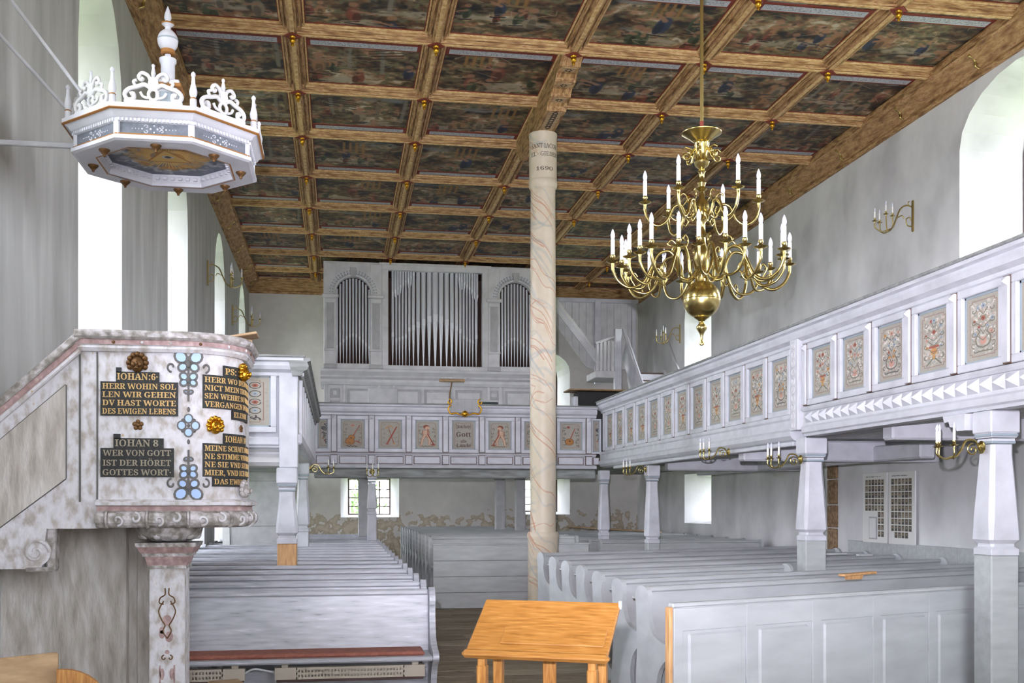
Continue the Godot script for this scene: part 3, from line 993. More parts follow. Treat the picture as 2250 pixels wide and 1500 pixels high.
func window_in(o: Dictionary, thick: float, place: Callable, f: float, cols: int, rows: int, m: Material, label: String) -> void:
	# a frame with bars and a pane in the opening, at the fraction f of the wall's thickness
	window_count += 1
	var w := structure("window_%d" % window_count, null, null, label)
	var ol := outline(o, f)
	var z := thick * f
	var a0: float = ol[0].x
	var a1: float = ol[-1].x
	var sill: float = ol[0].y
	var spring: float = ol[1].y
	var crown: float = o.crown - o.splay * f * 0.6
	var height_at := func(x: float) -> float:
		var q: float = (x - (a0 + a1) / 2) / ((a1 - a0) / 2)
		return spring + (crown - spring) * sqrt(maxf(0.0, 1.0 - q * q))
	var fr := Geo.new()
	var pts := ol.map(func(q): return place.call(q.x, q.y, z))
	pts.append(pts[0])
	fr.tube(pts, 0.035, 4)
	part("window_frame", fr, m, w)
	for i in range(1, cols):
		var x := lerpf(a0, a1, float(i) / cols)
		part("glazing_bar", Geo.new().tube([place.call(x, sill, z), place.call(x, height_at.call(x), z)], 0.016 if i != cols / 2 else 0.022, 4), m, w)
	for i in range(1, rows):
		var y := lerpf(sill, spring if crown - spring > 0.05 else crown, float(i) / rows)
		part("glazing_bar", Geo.new().tube([place.call(a0, y, z), place.call(a1, y, z)], 0.014, 4), m, w)
	var gl := Geo.new()
	var c: Vector3 = place.call((a0 + a1) / 2, sill, z)
	var nn: Vector3 = (place.call(a0, 0, 1) - place.call(a0, 0, 0)).normalized()
	for i in range(0, ol.size() - 1):
		gl.tri(c, place.call(ol[i].x, ol[i].y, z), place.call(ol[i + 1].x, ol[i + 1].y, z), nn, nn, nn)
	part("pane", gl, M.glass, w)


func build_walls() -> void:
	var tall := func(a0, a1): return {"a0": a0, "a1": a1, "sill": 2.9, "spring": 5.55, "crown": 6.62, "splay": 0.34, "rise": 0.5}
	# left wall
	var pl := func(a, y, z): return Vector3(LEFT - z, y, -a)
	var low := func(a0, a1): return {"a0": a0, "a1": a1, "sill": 0.95, "spring": 2.15, "crown": 2.15, "splay": 0.2, "rise": 0.1}  # unseen low windows, mostly invented to bring light to the rear
	var left := [tall.call(-4.9, -3.1), tall.call(-0.1, 1.7), tall.call(4.6, 6.4), tall.call(9.43, 11.27), low.call(12.2, 13.7), low.call(14.2, 16.05), tall.call(14.2, 16.05), low.call(16.5, 18.0), low.call(19.45, 21.2), tall.call(19.45, 21.2), low.call(21.8, 23.5), low.call(24.1, 25.8), tall.call(24.1, 25.8)]
	for k in [6, 9, 12]:
		left[k].above = true
	wall_with_openings("wall_left", "grey streaked plaster wall with tall arched windows beside the pulpit", FRONT - 0.9, BACK + 0.9, 0.9, pl, Vector3.RIGHT, left, M.streaked, M.plaster)
	for o in left:
		window_in(o, 0.9, pl, 0.8, 4, 8 if o.sill > 2 else 4, M.iron, "window in the grey left wall, tall arched with bright reveal, low ones mostly added for light")
	# right wall
	var pr := func(a, y, z): return Vector3(RIGHT + z, y, -a)
	var right := [{"a0": -4.6, "a1": -2.4, "sill": 2.0, "spring": 6.0, "crown": 6.7, "splay": 0.34}, {"a0": 0.2, "a1": 2.4, "sill": 3.4, "spring": 6.0, "crown": 6.7, "splay": 0.34}, {"a0": 5.0, "a1": 7.2, "sill": 3.4, "spring": 6.0, "crown": 6.7, "splay": 0.34}, {"a0": 10.0, "a1": 12.27, "sill": 3.4, "spring": 6.05, "crown": 6.72, "splay": 0.34},
		{"a0": 21.26, "a1": 23.0, "sill": 1.22, "spring": 2.3, "crown": 2.3, "splay": 0.3, "rise": 0.2}, {"a0": 21.26, "a1": 22.75, "sill": 3.2, "spring": 5.7, "crown": 6.4, "splay": 0.3, "above": true}]
	right[5].a1 = 23.0
	var wr := wall_with_openings("wall_right", "whitewashed wall behind the long gallery", FRONT - 0.9, BACK + 0.9, 0.9, pr, Vector3.LEFT, right, M.plaster, M.plaster)
	for o in right:
		window_in(o, 0.9, pr, 0.8, 4, 8 if o.sill > 2 else 4, M.iron, "window in the whitewashed wall behind the long gallery")
	# bare stone strip where the plaster is missing below the gallery
	var y := 0.0
	for k in 6:
		var h: float = [0.42, 0.38, 0.47, 0.36, 0.40, 0.36][k]
		part("stone", Geo.new().box(v(RIGHT - 0.012, y + h / 2, 15.71), Vector3(0.05, h - 0.015, 0.30 + 0.02 * (k % 2)), 0.015), M.stone, wr)
		y += h
	# organ wall
	var pb := func(a, yy, z): return Vector3(a, yy, -(BACK + z))
	var back := [{"a0": 0.06, "a1": 1.5, "sill": 1.31, "spring": 2.34, "crown": 2.34, "splay": 0.27, "rise": 0.08}, {"a0": 4.55, "a1": 5.86, "sill": 1.37, "spring": 2.34, "crown": 2.34, "splay": 0.3, "rise": 0.1}, {"a0": 4.55, "a1": 5.86, "sill": 3.0, "spring": 5.0, "crown": 5.52, "splay": 0.3, "above": true}]
	var wall_picture := imat(peeling_wall(), 0.9)
	relief(wall_picture, 65, 0.02, 0.3)
	wall_with_openings("wall_back", "pale wall behind the organ, its plaster peeling in a brown band low down", LEFT, RIGHT, 0.9, pb, Vector3(0, 0, 1), back, wall_picture, M.plaster)
	for i in 3:
		window_in(back[i], 0.9, pb, 0.72, 4, 4 if i < 2 else 8, M.iron, ["small leaded window with dark red frame under the organ gallery", "low window in the organ wall behind the marbled column", "arched window in the organ wall beside the attic stairs"][i])
	# wall behind the camera
	var pf := func(a, yy, z): return Vector3(a, yy, -FRONT + z)
	var front := [{"a0": -0.9, "a1": 1.1, "sill": 1.6, "spring": 5.4, "crown": 6.4, "splay": 0.3}, {"a0": 1.8, "a1": 3.8, "sill": 1.6, "spring": 5.4, "crown": 6.4, "splay": 0.3}, {"a0": 4.5, "a1": 6.5, "sill": 1.6, "spring": 5.4, "crown": 6.4, "splay": 0.3}]  # unseen windows put in to let ambient daylight in from behind
	wall_with_openings("wall_front", "choir wall behind the photographer", LEFT, RIGHT, 0.9, pf, Vector3(0, 0, -1), front, M.plaster, M.plaster)
	for o in front:
		window_in(o, 0.9, pf, 0.8, 4, 8, M.iron, "unseen choir window behind the photographer, added to let daylight in")
	# stub of masonry that carries the pulpit, with a shallow groove
	var pier := structure("wall_pier", Geo.new().prism([Vector2(LEFT, 7.35), Vector2(-1.375, 7.35), Vector2(-1.365, 7.39), Vector2(-1.315, 7.39), Vector2(-1.305, 7.35), Vector2(-1.15, 7.35), Vector2(-1.13, 7.37), Vector2(-1.13, 7.62), Vector2(LEFT, 7.62)], 0.0, 1.52, Transform3D(Basis(Vector3.RIGHT, Vector3(0, 0, -1), Vector3.UP), Vector3.ZERO)), M.pier, "bare brownish plaster pier under the pulpit")
	pier.set_meta("kind", "structure")


func build_floor() -> void:
	var fl := structure("floor", Geo.new().box(v((LEFT + RIGHT) / 2, -0.13, (BACK + FRONT) / 2), Vector3(RIGHT - LEFT + 1.8, 0.2, BACK - FRONT + 1.8)), M.floor_c, "worn brown boarded floor")
	var boards := [M.floor, M.floor_b, M.floor_c]
	var d := 3.2
	var k := 0
	while d < 17.0:
		var wide := 0.27 + 0.05 * ((k * 7) % 3)
		for s in 2:
			var cut := 1.15 + 0.5 * sin(k * 2.3)
			var x0 := -1.0 if s == 0 else cut + 0.004
			var x1 := cut if s == 0 else 3.4
			part("floor_board", Geo.new().box(v((x0 + x1) / 2, -0.018, d + wide / 2), Vector3(x1 - x0, 0.03 + 0.004 * ((k + s) % 2), wide - 0.008), 0.004), boards[(k * 5 + s * 2) % 3], fl)
		d += wide
		k += 1
	# platform under the rear middle pews
	structure("floor_platform", Geo.new().box(v(2.75, 0.05, 21.9), Vector3(2.7, 0.12, 9.0), 0.01), M.floor_b, "low wooden platform under the middle pews")


func build_ceiling() -> void:
	var slab := structure("ceiling", Geo.new().box(v((LEFT + RIGHT) / 2, 7.30, (BACK + FRONT) / 2), Vector3(RIGHT - LEFT + 1.8, 0.26, BACK - FRONT + 1.8)), M.rib_long, "painted wooden coffered ceiling with brown ribs and gilded knobs")
	# stepped rib section, hanging from the boards
	var half := [Vector2(0.115, 0.12), Vector2(0.115, 0.072), Vector2(0.105, 0.064), Vector2(0.100, 0.046), Vector2(0.082, 0.042), Vector2(0.078, 0.074), Vector2(0.060, 0.074), Vector2(0.056, 0.026), Vector2(0.046, 0.012), Vector2(0.03, 0.010)]
	var sec := []
	for q in half:
		sec.append(q)
	for i in range(half.size() - 1, -1, -1):
		sec.append(Vector2(-half[i].x, half[i].y))
	for x in RIB_X:
		var lr := part("long_rib", Geo.new().prism(sec, -BACK, -FRONT, Transform3D(Basis.IDENTITY, Vector3(x, RIB, 0))), M.rib_long, slab)
		part("rib_bead", Geo.new().box(v(x, RIB + 0.008, (BACK + FRONT) / 2), Vector3(0.052, 0.016, BACK - FRONT), 0.007), M.gilt_bead, lr)
	for d in RIB_D:
		if d > 5.0:
			var cr := part("cross_rib", Geo.new().prism(sec, LEFT, RIGHT, Transform3D(Basis(Vector3(0, 0, -1), Vector3.UP, Vector3.RIGHT), v(0, RIB + 0.004, d))), M.rib_cross, slab)
			part("rib_bead", Geo.new().box(v((LEFT + RIGHT) / 2, RIB + 0.011, d), Vector3(RIGHT - LEFT, 0.016, 0.052), 0.007), M.gilt_bead, cr)
	# painted panels with a strip of writing and a reddish edge
	var paint := imat(paint_ceiling(), 0.6)
	var writing := imat(writing_image(), 0.8)
	var xs := [LEFT] + RIB_X + [RIGHT]
	var ds := RIB_D + [BACK]
	var k := 0
	rng.seed = 12
	for r in ds.size() - 1:
		if ds[r] < 7.0:
			continue
		for c in xs.size() - 1:
			var x0: float = xs[c] + 0.105
			var x1: float = xs[c + 1] - 0.105
			var d0: float = ds[r] + 0.105
			var d1: float = ds[r + 1] - 0.105
			if c == 0: x0 = LEFT + 0.2
			if c == xs.size() - 2: x1 = RIGHT - 0.2
			var t := (k * 7 + r * 3) % 16
			k += 1
			var rc := Rect2((t % 4) / 4.0 + 0.002, (t / 4) / 4.0 + 0.002, 0.246, 0.246)
			if rng.randf() < 0.5:
				rc = Rect2(rc.end.x, rc.position.y, -rc.size.x, rc.size.y)
			var y := RIB + 0.105
			var g := Geo.new()
			g.quad(v(x0, y, d1), v(x1, y, d1), v(x1, y, d0), v(x0, y, d0), Vector3.DOWN, rc)
			g.face(v(x0, y + 0.012, d1), v(x1, y + 0.012, d1), v(x1, y + 0.012, d0), v(x0, y + 0.012, d0), Vector3.UP)
			var p := part("painted_panel", g, paint, slab)
			var near: bool = ds[r] < 14.0
			var w0: float = d0 + 0.185 if near else d1 - 0.075 - 0.13
			var e := Geo.new()
			for q in [[x0, x1, d0 + 0.025, 0.05], [x0, x1, d1 - 0.025, 0.05]]:
				e.box(v((q[0] + q[1]) / 2, y - 0.003, q[2]), Vector3(q[1] - q[0], 0.008, q[3]))
			for q in [x0 + 0.025, x1 - 0.025]:
				e.box(v(q, y - 0.003, (d0 + d1) / 2), Vector3(0.05, 0.008, d1 - d0))
			e.box(v((x0 + x1) / 2, y - 0.004, w0 + 0.065), Vector3(x1 - x0 - 0.03, 0.008, 0.2))
			part("red_edge", e, M.red_line, p)
			var fb := Geo.new()
			for q in [d0 + 0.028, d1 - 0.028]:
				fb.box(v((x0 + x1) / 2, y - 0.018, q), Vector3(x1 - x0, 0.030, 0.022), 0.008)
			for q in [x0 + 0.028, x1 - 0.028]:
				fb.box(v(q, y - 0.018, (d0 + d1) / 2), Vector3(0.022, 0.030, d1 - d0), 0.008)
			part("frame_bead", fb, M.gilt_bead, p)
			var s := Geo.new()
			s.quad(v(x0 + 0.09, y - 0.013, w0 + 0.13), v(x1 - 0.09, y - 0.013, w0 + 0.13), v(x1 - 0.09, y - 0.013, w0), v(x0 + 0.09, y - 0.013, w0), Vector3.DOWN)
			s.face(v(x0 + 0.09, y - 0.006, w0 + 0.13), v(x1 - 0.09, y - 0.006, w0 + 0.13), v(x1 - 0.09, y - 0.006, w0), v(x0 + 0.09, y - 0.006, w0), Vector3.UP)
			part("inscription", s, writing, p)
	# gilded knobs at the crossings
	var knob := Geo.new().lathe([Vector2(0.0, -0.115), Vector2(0.012, -0.11), Vector2(0.018, -0.09), Vector2(0.014, -0.08), Vector2(0.034, -0.06), Vector2(0.036, -0.035), Vector2(0.026, -0.02), Vector2(0.036, -0.008), Vector2(0.036, 0.0)], 10).mesh()
	var rosette := Geo.new().box(Vector3(0, -0.004, 0), Vector3(0.15, 0.014, 0.15), 0.003, Basis(Vector3.UP, PI / 4)).mesh()
	for x in RIB_X:
		for d in RIB_D:
			if d < 7.0 or (absf(x - 2.8) < 0.1 and absf(d - 14.34) < 0.1):
				continue
			var rs := part("crossing_plate", rosette, M.red_line, slab, v(x, RIB, d))
			part("gilded_knob", knob, M.gold, rs, Vector3(0, -0.01, 0))
	# sloping cornice along the walls, with small gilded brackets
	var cor := [Vector2(0, 6.79), Vector2(0.035, 6.79), Vector2(0.055, 6.83), Vector2(0.045, 6.86), Vector2(0.07, 6.875), Vector2(0.215, 7.02), Vector2(0.25, 7.035), Vector2(0.25, 7.22), Vector2(0, 7.22)]
	part("cornice", Geo.new().prism(cor, -BACK, -FRONT, Transform3D(Basis(Vector3.RIGHT, Vector3.UP, Vector3(0, 0, 1)), Vector3(LEFT, 0, 0))), M.rib_long, slab)
	part("cornice", Geo.new().prism(cor.map(func(q): return Vector2(-q.x, q.y)), -BACK, -FRONT, Transform3D(Basis.IDENTITY, Vector3(RIGHT, 0, 0))), M.rib_long, slab)
	part("cornice", Geo.new().prism(cor.map(func(q): return Vector2(-q.x, q.y)), LEFT, RIGHT, Transform3D(Basis(Vector3(0, 0, -1), Vector3.UP, Vector3.RIGHT), Vector3(0, 0, -BACK))), M.rib_cross, slab)
	var br := Geo.new().tube(to3(curve([Vector2(0.02, 0.0), Vector2(0.07, 0.02), Vector2(0.07, 0.07), Vector2(0.10, 0.12), Vector2(0.16, 0.14)], 5)), [0.012, 0.013, 0.014, 0.015, 0.016, 0.017, 0.018, 0.019, 0.020, 0.021, 0.021, 0.021, 0.021, 0.021, 0.021, 0.021, 0.02, 0.02, 0.02, 0.02, 0.016], 6).mesh()
	for r in ds.size() - 1:
		if ds[r] < 9.0:
			continue
		var d: float = (ds[r] + ds[r + 1]) / 2
		var b := part("gilded_bracket", br, M.brass_dull, slab, v(LEFT + 0.055, 6.86, d))
		b.rotation.y = 0.0
		b = part("gilded_bracket", br, M.brass_dull, slab, v(RIGHT - 0.055, 6.86, d))
		b.rotation.y = PI


func build_column() -> void:
	var at := v(2.80, 0, 14.55)
	var t := thing("marbled_column", "tall wooden column painted as cream marble with red and blue veins", "column", at)
	var mb := imat(marble_image(), 0.45)
	var sh := Geo.new().lathe([Vector2(0.178, 1.25), Vector2(0.182, 2.4), Vector2(0.178, 4.2), Vector2(0.172, 6.0)], 28, Transform3D.IDENTITY, false, 0.3, 1.0 / 6.0)
	part("shaft", sh, mb, t)
	part("base", Geo.new().lathe([Vector2(0.212, 0.0), Vector2(0.212, 1.16), Vector2(0.222, 1.18), Vector2(0.222, 1.23), Vector2(0.205, 1.26), Vector2(0.178, 1.26)], 28, Transform3D.IDENTITY, false, 0.3, 1.0 / 6.0), mb, t)
	part("collar", Geo.new().lathe([Vector2(0.172, 5.99), Vector2(0.192, 6.01), Vector2(0.200, 6.05), Vector2(0.200, 6.10), Vector2(0.19, 6.12), Vector2(0.19, 6.12)], 28, Transform3D.IDENTITY, false, 0.3, 1.0 / 6.0), mb, t)
	part("drum", Geo.new().lathe([Vector2(0.192, 6.10), Vector2(0.192, 6.70), Vector2(0.198, 6.72), Vector2(0.198, 6.75), Vector2(0.0, 6.75)], 28, Transform3D.IDENTITY, false, 0.8, 1.0 / 6.0), mb, t)
	var facing := atan2(-2.80, 14.55)
	for l in [["SANT IACOB", 6.545, 0.058, 0.40], ["EL \u00b7 GIEDER", 6.435, 0.055, 0.42], ["1690", 6.235, 0.05, 0.24]]:
		var g := Geo.new()
		put_letters(g, l[0], l[2], func(q: Vector3) -> Vector3:
			var a: float = q.x / 0.193 + facing + 0.12
			return Vector3(sin(a) * (0.193 + q.z * 0.5), l[1] + q.y, cos(a) * (0.193 + q.z * 0.5)), l[3], false, 0.003)
		part("painted_lettering", g, M.ink, t)
	# saddle beam on the column, along the nave, with a scalloped end towards the camera
	var prof := [Vector2(-1.15, 6.75), Vector2(0.25, 6.75), Vector2(0.92, 6.75), Vector2(0.95, 6.80), Vector2(1.00, 6.83), Vector2(1.20, 6.83), Vector2(1.23, 6.87), Vector2(1.28, 6.90), Vector2(1.48, 6.91), Vector2(1.51, 6.95), Vector2(1.56, 6.98), Vector2(1.76, 6.99), Vector2(1.80, 7.03), Vector2(1.88, 7.06), Vector2(1.88, 7.16), Vector2(-1.5, 7.16), Vector2(-1.5, 7.0), Vector2(-1.3, 6.9)]
	var sb := one("saddle_beam", Geo.new().prism(prof, -0.13, 0.13, Transform3D(Basis(Vector3(0, 0, 1), Vector3.UP, Vector3(-1, 0, 0)), Vector3.ZERO)), M.rib_long, "carved wooden saddle beam with painted rings on top of the marbled column", "beam", at)
	var band := Geo.new().box(Vector3(0, 6.746, 0.58), Vector3(0.17, 0.006, 0.62))
	part("pale_field", band, M.tan_wood, sb)
	for k in 7:
		part("painted_ring", Geo.new().tube(to3(ring2(Vector2.ZERO, Vector2(0.032, 0.045), 14) + [Vector2(0.032, 0)]).map(func(q): return Vector3(q.x, 6.742, 0.34 + k * 0.085 + q.y)), 0.008, 5), M.ink, sb)
	for k in 3:
		var z := 1.10 + k * 0.28
		var y := 6.826 + k * 0.08
		part("pale_field", Geo.new().box(Vector3(0, y, z), Vector3(0.17, 0.006, 0.15)), M.tan_wood, sb)
		for j in 6:
			var a := TAU * j / 6
			part("painted_petal", Geo.new().ball(Vector3(cos(a) * 0.035, y - 0.004, z + sin(a) * 0.03), Vector3(0.014, 0.003, 0.014), 8, 4), M.ink, sb)


# ---------------------------------------------------------------- galleries
func cap_profile(top: float) -> Array:
	# handrail and moulding, (outwards, height)
	return [Vector2(-0.10, top - 0.035), Vector2(-0.10, top), Vector2(0.13, top), Vector2(0.135, top - 0.035), Vector2(0.10, top - 0.05), Vector2(0.115, top - 0.09), Vector2(0.10, top - 0.13), Vector2(0.05, top - 0.16), Vector2(0.045, top - 0.19), Vector2(0.03, top - 0.20), Vector2(-0.06, top - 0.20)]


func along(profile: Array, x0: float, x1: float) -> Geo:
	# a moulding that runs along local x; profile is (outwards z, y)
	return Geo.new().prism(profile, x0, x1, Transform3D(Basis(Vector3(0, 0, 1), Vector3.UP, Vector3(-1, 0, 0)).orthonormalized(), Vector3.ZERO))


func run(profile: Array, x0: float, x1: float) -> Geo:
	# like along(), keeping x0 < x1 in local x
	return Geo.new().prism(profile, -x1, -x0, Transform3D(Basis(Vector3(0, 0, 1), Vector3.UP, Vector3(-1, 0, 0)), Vector3.ZERO))


func painted(parent: Node3D, x: float, y0: float, y1: float, w: float, t: int, m: Material) -> void:
	# narrow panels show only a strip of their picture
	# white frame, sunken painted board and the thin grey line round it
	var fw := 0.062 if w > 0.25 else 0.03
	var g := Geo.new()
	g.box(Vector3(x, y1 - fw / 2, 0.015), Vector3(w, fw, 0.05), 0.006)
	g.box(Vector3(x, y0 + fw / 2, 0.015), Vector3(w, fw, 0.05), 0.006)
	for s in [-1, 1]:
		g.box(Vector3(x + s * (w - fw) / 2, (y0 + y1) / 2, 0.015), Vector3(fw, y1 - y0 - fw * 2 + 0.002, 0.05), 0.006)
	var fr := part("panel_frame", g, M.white, parent)
	var e := Geo.new()
	var ix := w / 2 - fw
	var iy0 := y0 + fw
	var iy1 := y1 - fw
	for s in [-1, 1]:
		e.box(Vector3(x + s * (ix - 0.008), (iy0 + iy1) / 2, -0.001), Vector3(0.018, iy1 - iy0, 0.022))
	e.box(Vector3(x, iy0 + 0.008, -0.001), Vector3(ix * 2, 0.018, 0.022))
	e.box(Vector3(x, iy1 - 0.008, -0.001), Vector3(ix * 2, 0.018, 0.022))
	part("grey_bead", e, M.blue_grey, fr)
	var p := Geo.new()
	var z := 0.004
	p.quad(Vector3(x - ix, iy0, z), Vector3(x + ix, iy0, z), Vector3(x + ix, iy1, z), Vector3(x - ix, iy1, z), Vector3(0, 0, 1), Rect2(tile(t).position, tile(t).size * Vector2(clampf(ix / 0.2, 0.2, 1.0), 1.0)))
	p.box(Vector3(x, (iy0 + iy1) / 2, -0.012), Vector3(ix * 2, iy1 - iy0, 0.02))
	part("painted_panel", p, m, parent)


func lined_strip(called: String, parent: Node3D, x: float, y0: float, y1: float, w: float, facet := false) -> void:
	# a white pilaster strip with a thin brown line round it
	var b := part(called, Geo.new().box(Vector3(x, (y0 + y1) / 2, 0.03), Vector3(w - 0.012, y1 - y0 - 0.018, 0.06), 0.006), M.white, parent)
	part("brown_edge", Geo.new().box(Vector3(x, (y0 + y1) / 2, 0.020), Vector3(w, y1 - y0, 0.04)), M.brown_line, b)
	if facet:
		var g := Geo.new()
		var s := w / 2 - 0.014
		var c := Vector3(x, y1 - 0.012 - s, 0.085)
		for k in 4:
			var a := Vector3(s if k < 1 or k > 2 else -s, s if k < 2 else -s, 0)
			var q := Vector3(s if k > 2 or k < 0 else (-s if k < 2 else -s), 0, 0)
			var corners := [Vector3(-s, -s, 0), Vector3(s, -s, 0), Vector3(s, s, 0), Vector3(-s, s, 0)]
			var p0: Vector3 = Vector3(x, y1 - 0.012 - s, 0.06) + corners[k]
			var p1: Vector3 = Vector3(x, y1 - 0.012 - s, 0.06) + corners[(k + 1) % 4]
			var nn := (p1 - p0).cross(c - p0).normalized()
			if nn.z < 0: nn = -nn
			g.tri(p0, p1, c, nn, nn, nn)
		part("faceted_boss", g, M.white, b)


func build_galleries() -> void:
	var pm := imat(panel_atlas(), 0.7)
	# ---- long gallery on the right: local x runs towards the camera, local z into the nave
	var gr := thing("side_gallery", "long white gallery front with flower panels along the whitewashed wall", "gallery", v(4.9, 0, 19.5), -PI / 2)
	var length := 19.5 - 3.4
	part("handrail", run(cap_profile(3.53), 0.0, length), M.white, gr)
	part("rail_top", Geo.new().box(Vector3(length / 2, 3.54, 0.01), Vector3(length, 0.025, 0.28), 0.006), M.beam_grey, gr)
	part("backing_boards", Geo.new().box(Vector3(length / 2, 2.93, -0.05), Vector3(length, 0.9, 0.05)), M.offwhite, gr)
	var pitch := 0.69
	var tiles := [4, 1, 2, 0, 3, 5, 2, 15, 0, 3, 4, 1]
	for k in 12:
		var x := 0.23 + pitch * (k + 0.5)
		painted(gr, x + 0.0, 2.62, 3.33, pitch - 0.096, tiles[k], pm)
		lined_strip("pilaster_strip", gr, x - pitch / 2, 2.62, 3.33, 0.094)
	var post_x := 19.5 - 10.82
	# the near length, beyond the carved upright
	var x1 := post_x + 0.16
	for k in 11:
		var x := x1 + pitch * (k + 0.5) + 0.02
		if x > length - 0.2:
			break
		painted(gr, x + 0.0, 2.68, 3.33, pitch - 0.096, [2, 5, 1, 0, 3, 4, 2, 5, 1][k % 9], pm)
		lined_strip("pilaster_strip", gr, x - pitch / 2, 2.68, 3.33, 0.094, true)
	# moulded beams below
	part("lower_beam", run([Vector2(-0.1, 2.32), Vector2(0.0, 2.32), Vector2(0.05, 2.34), Vector2(0.085, 2.38), Vector2(0.09, 2.43), Vector2(0.06, 2.46), Vector2(0.06, 2.55), Vector2(0.075, 2.57), Vector2(0.075, 2.61), Vector2(-0.1, 2.61)], 0.0, post_x - 0.09), M.white, gr)
	part("beam_fillet", Geo.new().box(Vector3((post_x - 0.1) / 2 + 0.4, 2.30, -0.03), Vector3(post_x - 1.0, 0.05, 0.12), 0.01), M.white, gr)
	part("frieze_board", Geo.new().box(Vector3((x1 + length) / 2, 2.56, -0.02), Vector3(length - x1 + 0.1, 0.2, 0.1)), M.offwhite, gr)
	var tooth_x := x1 + 0.02
	while tooth_x < length - 0.1:
		# pyramid blocks
		var g := Geo.new()
		var s := 0.155
		var a := Vector3(tooth_x, 2.498, 0.03)
		var apex := Vector3(tooth_x + s * 0.5, 2.555, 0.085)
		var cs := [a, a + Vector3(s, 0, 0), a + Vector3(s, 0.115, 0), a + Vector3(0, 0.115, 0)]
		for k in 4:
			var nn: Vector3 = (cs[(k + 1) % 4] - cs[k]).cross(apex - cs[k]).normalized()
			if nn.z < 0: nn = -nn
			g.tri(cs[k], cs[(k + 1) % 4], apex, nn, nn, nn)
		part("pyramid_block", g, M.white, gr)
		tooth_x += s + 0.008
	part("frieze_moulding", run([Vector2(-0.05, 2.61), Vector2(0.055, 2.62), Vector2(0.07, 2.64), Vector2(0.05, 2.67), Vector2(-0.05, 2.67)], x1 - 0.02, length), M.white, gr)
	part("lower_beam", run([Vector2(-0.1, 2.36), Vector2(0.03, 2.36), Vector2(0.04, 2.385), Vector2(0.06, 2.40), Vector2(0.065, 2.45), Vector2(0.045, 2.47), Vector2(0.045, 2.49), Vector2(-0.1, 2.49)], x1 - 0.02, length), M.white, gr)
	# carved upright with a chain of rings
	var up := part("carved_upright", Geo.new().box(Vector3(post_x + 0.02, 2.92, 0.03), Vector3(0.20, 0.98, 0.13), 0.008), M.white, gr)
	for k in 10:
		part("ring", Geo.new().tube(ring2(Vector2(post_x + 0.02, 2.49 + k * 0.094), Vector2(0.035, 0.036), 12).map(func(q): return Vector3(q.x, q.y, 0.1)) + [Vector3(post_x + 0.055, 2.49 + k * 0.094, 0.1)], 0.009, 5), M.offwhite, up)
	# floor of the gallery, boards underneath, cross beams
	for k in 9:
		part("floor_board", Geo.new().box(Vector3(length / 2, 2.50, -0.22 - k * 0.295), Vector3(length, 0.06, 0.285), 0.01), M.offwhite, gr)
	for q in [[2.95, 2.18], [6.75, 2.18], [9.95, 2.26], [13.4, 2.26]]:
		var front: float = -0.075 if q[0] == 6.75 else -0.30
		part("cross_beam", Geo.new().box(Vector3(q[0], q[1] + 0.13, (front - 2.72) / 2), Vector3(0.2, 0.26, front + 2.72), 0.02), M.white, gr)
	part("long_beam", Geo.new().box(Vector3(4.0, 2.28, -1.9), Vector3(7.9, 0.2, 0.2), 0.02), M.white, gr)
	# ---- organ gallery across the nave
	var go := thing("organ_gallery", "white gallery front with musician panels across the nave below the organ", "gallery", v(-0.43, 0, 19.5))
	var wide := 4.76 + 0.43
	part("handrail", run(cap_profile(3.44), 0.0, wide), M.white, go)
	part("rail_top", Geo.new().box(Vector3(wide / 2, 3.45, 0.01), Vector3(wide, 0.025, 0.28), 0.006), M.beam_grey, go)
	part("backing_boards", Geo.new().box(Vector3(wide / 2, 2.8, -0.05), Vector3(wide, 1.0, 0.05)), M.white, go)
	var order := [6, 7, 8, 9, 10, 11, 12, 13, 6]
	for k in 9:
		var c := 0.02 + 0.67 * k
		var w := 0.55
		if k == 8: w = 0.19; c = 5.19
		if k == 0: w = 0.30; c = 0.155
		painted(go, c, 2.58, 3.23, w, order[k], pm)
		# small panel below, outlined in brown
		var lw: float = w - 0.08
		var low := part("lower_panel", Geo.new().box(Vector3(c, 2.44, 0.0), Vector3(lw, 0.13, 0.03), 0.004), M.white, go)
		var e := Geo.new()
		for s in [-1, 1]:
			e.box(Vector3(c + s * lw / 2, 2.44, 0.004), Vector3(0.012, 0.142, 0.024))
			e.box(Vector3(c, 2.44 + s * 0.065, 0.004), Vector3(lw, 0.012, 0.024))
		part("brown_edge", e, M.brown_line, low)
		if k < 8:
			var sx := 0.355 + 0.67 * k
			lined_strip("pilaster_strip", go, sx, 2.58, 3.25, 0.10, true)
			lined_strip("plinth_block", go, sx, 2.36, 2.53, 0.12)
	part("middle_rail", Geo.new().box(Vector3(wide / 2, 2.555, 0.02), Vector3(wide, 0.035, 0.05), 0.008), M.white, go)
	part("middle_line", Geo.new().box(Vector3(wide / 2, 2.565, 0.045), Vector3(wide, 0.01, 0.012)), M.brown_line, go)
	part("lower_moulding", run([Vector2(-0.05, 2.29), Vector2(0.06, 2.295), Vector2(0.07, 2.32), Vector2(0.05, 2.35), Vector2(-0.05, 2.36)], 0.0, wide), M.white, go)
	part("main_beam", Geo.new().box(Vector3(wide / 2, 2.195, -0.1), Vector3(wide, 0.17, 0.2), 0.02), M.beam_grey, go)
	for k in 12:
		part("floor_board", Geo.new().box(Vector3(3.18, 2.42, -0.34 - k * 0.575), Vector3(9.70, 0.06, 0.565), 0.01), M.beam_grey, go)
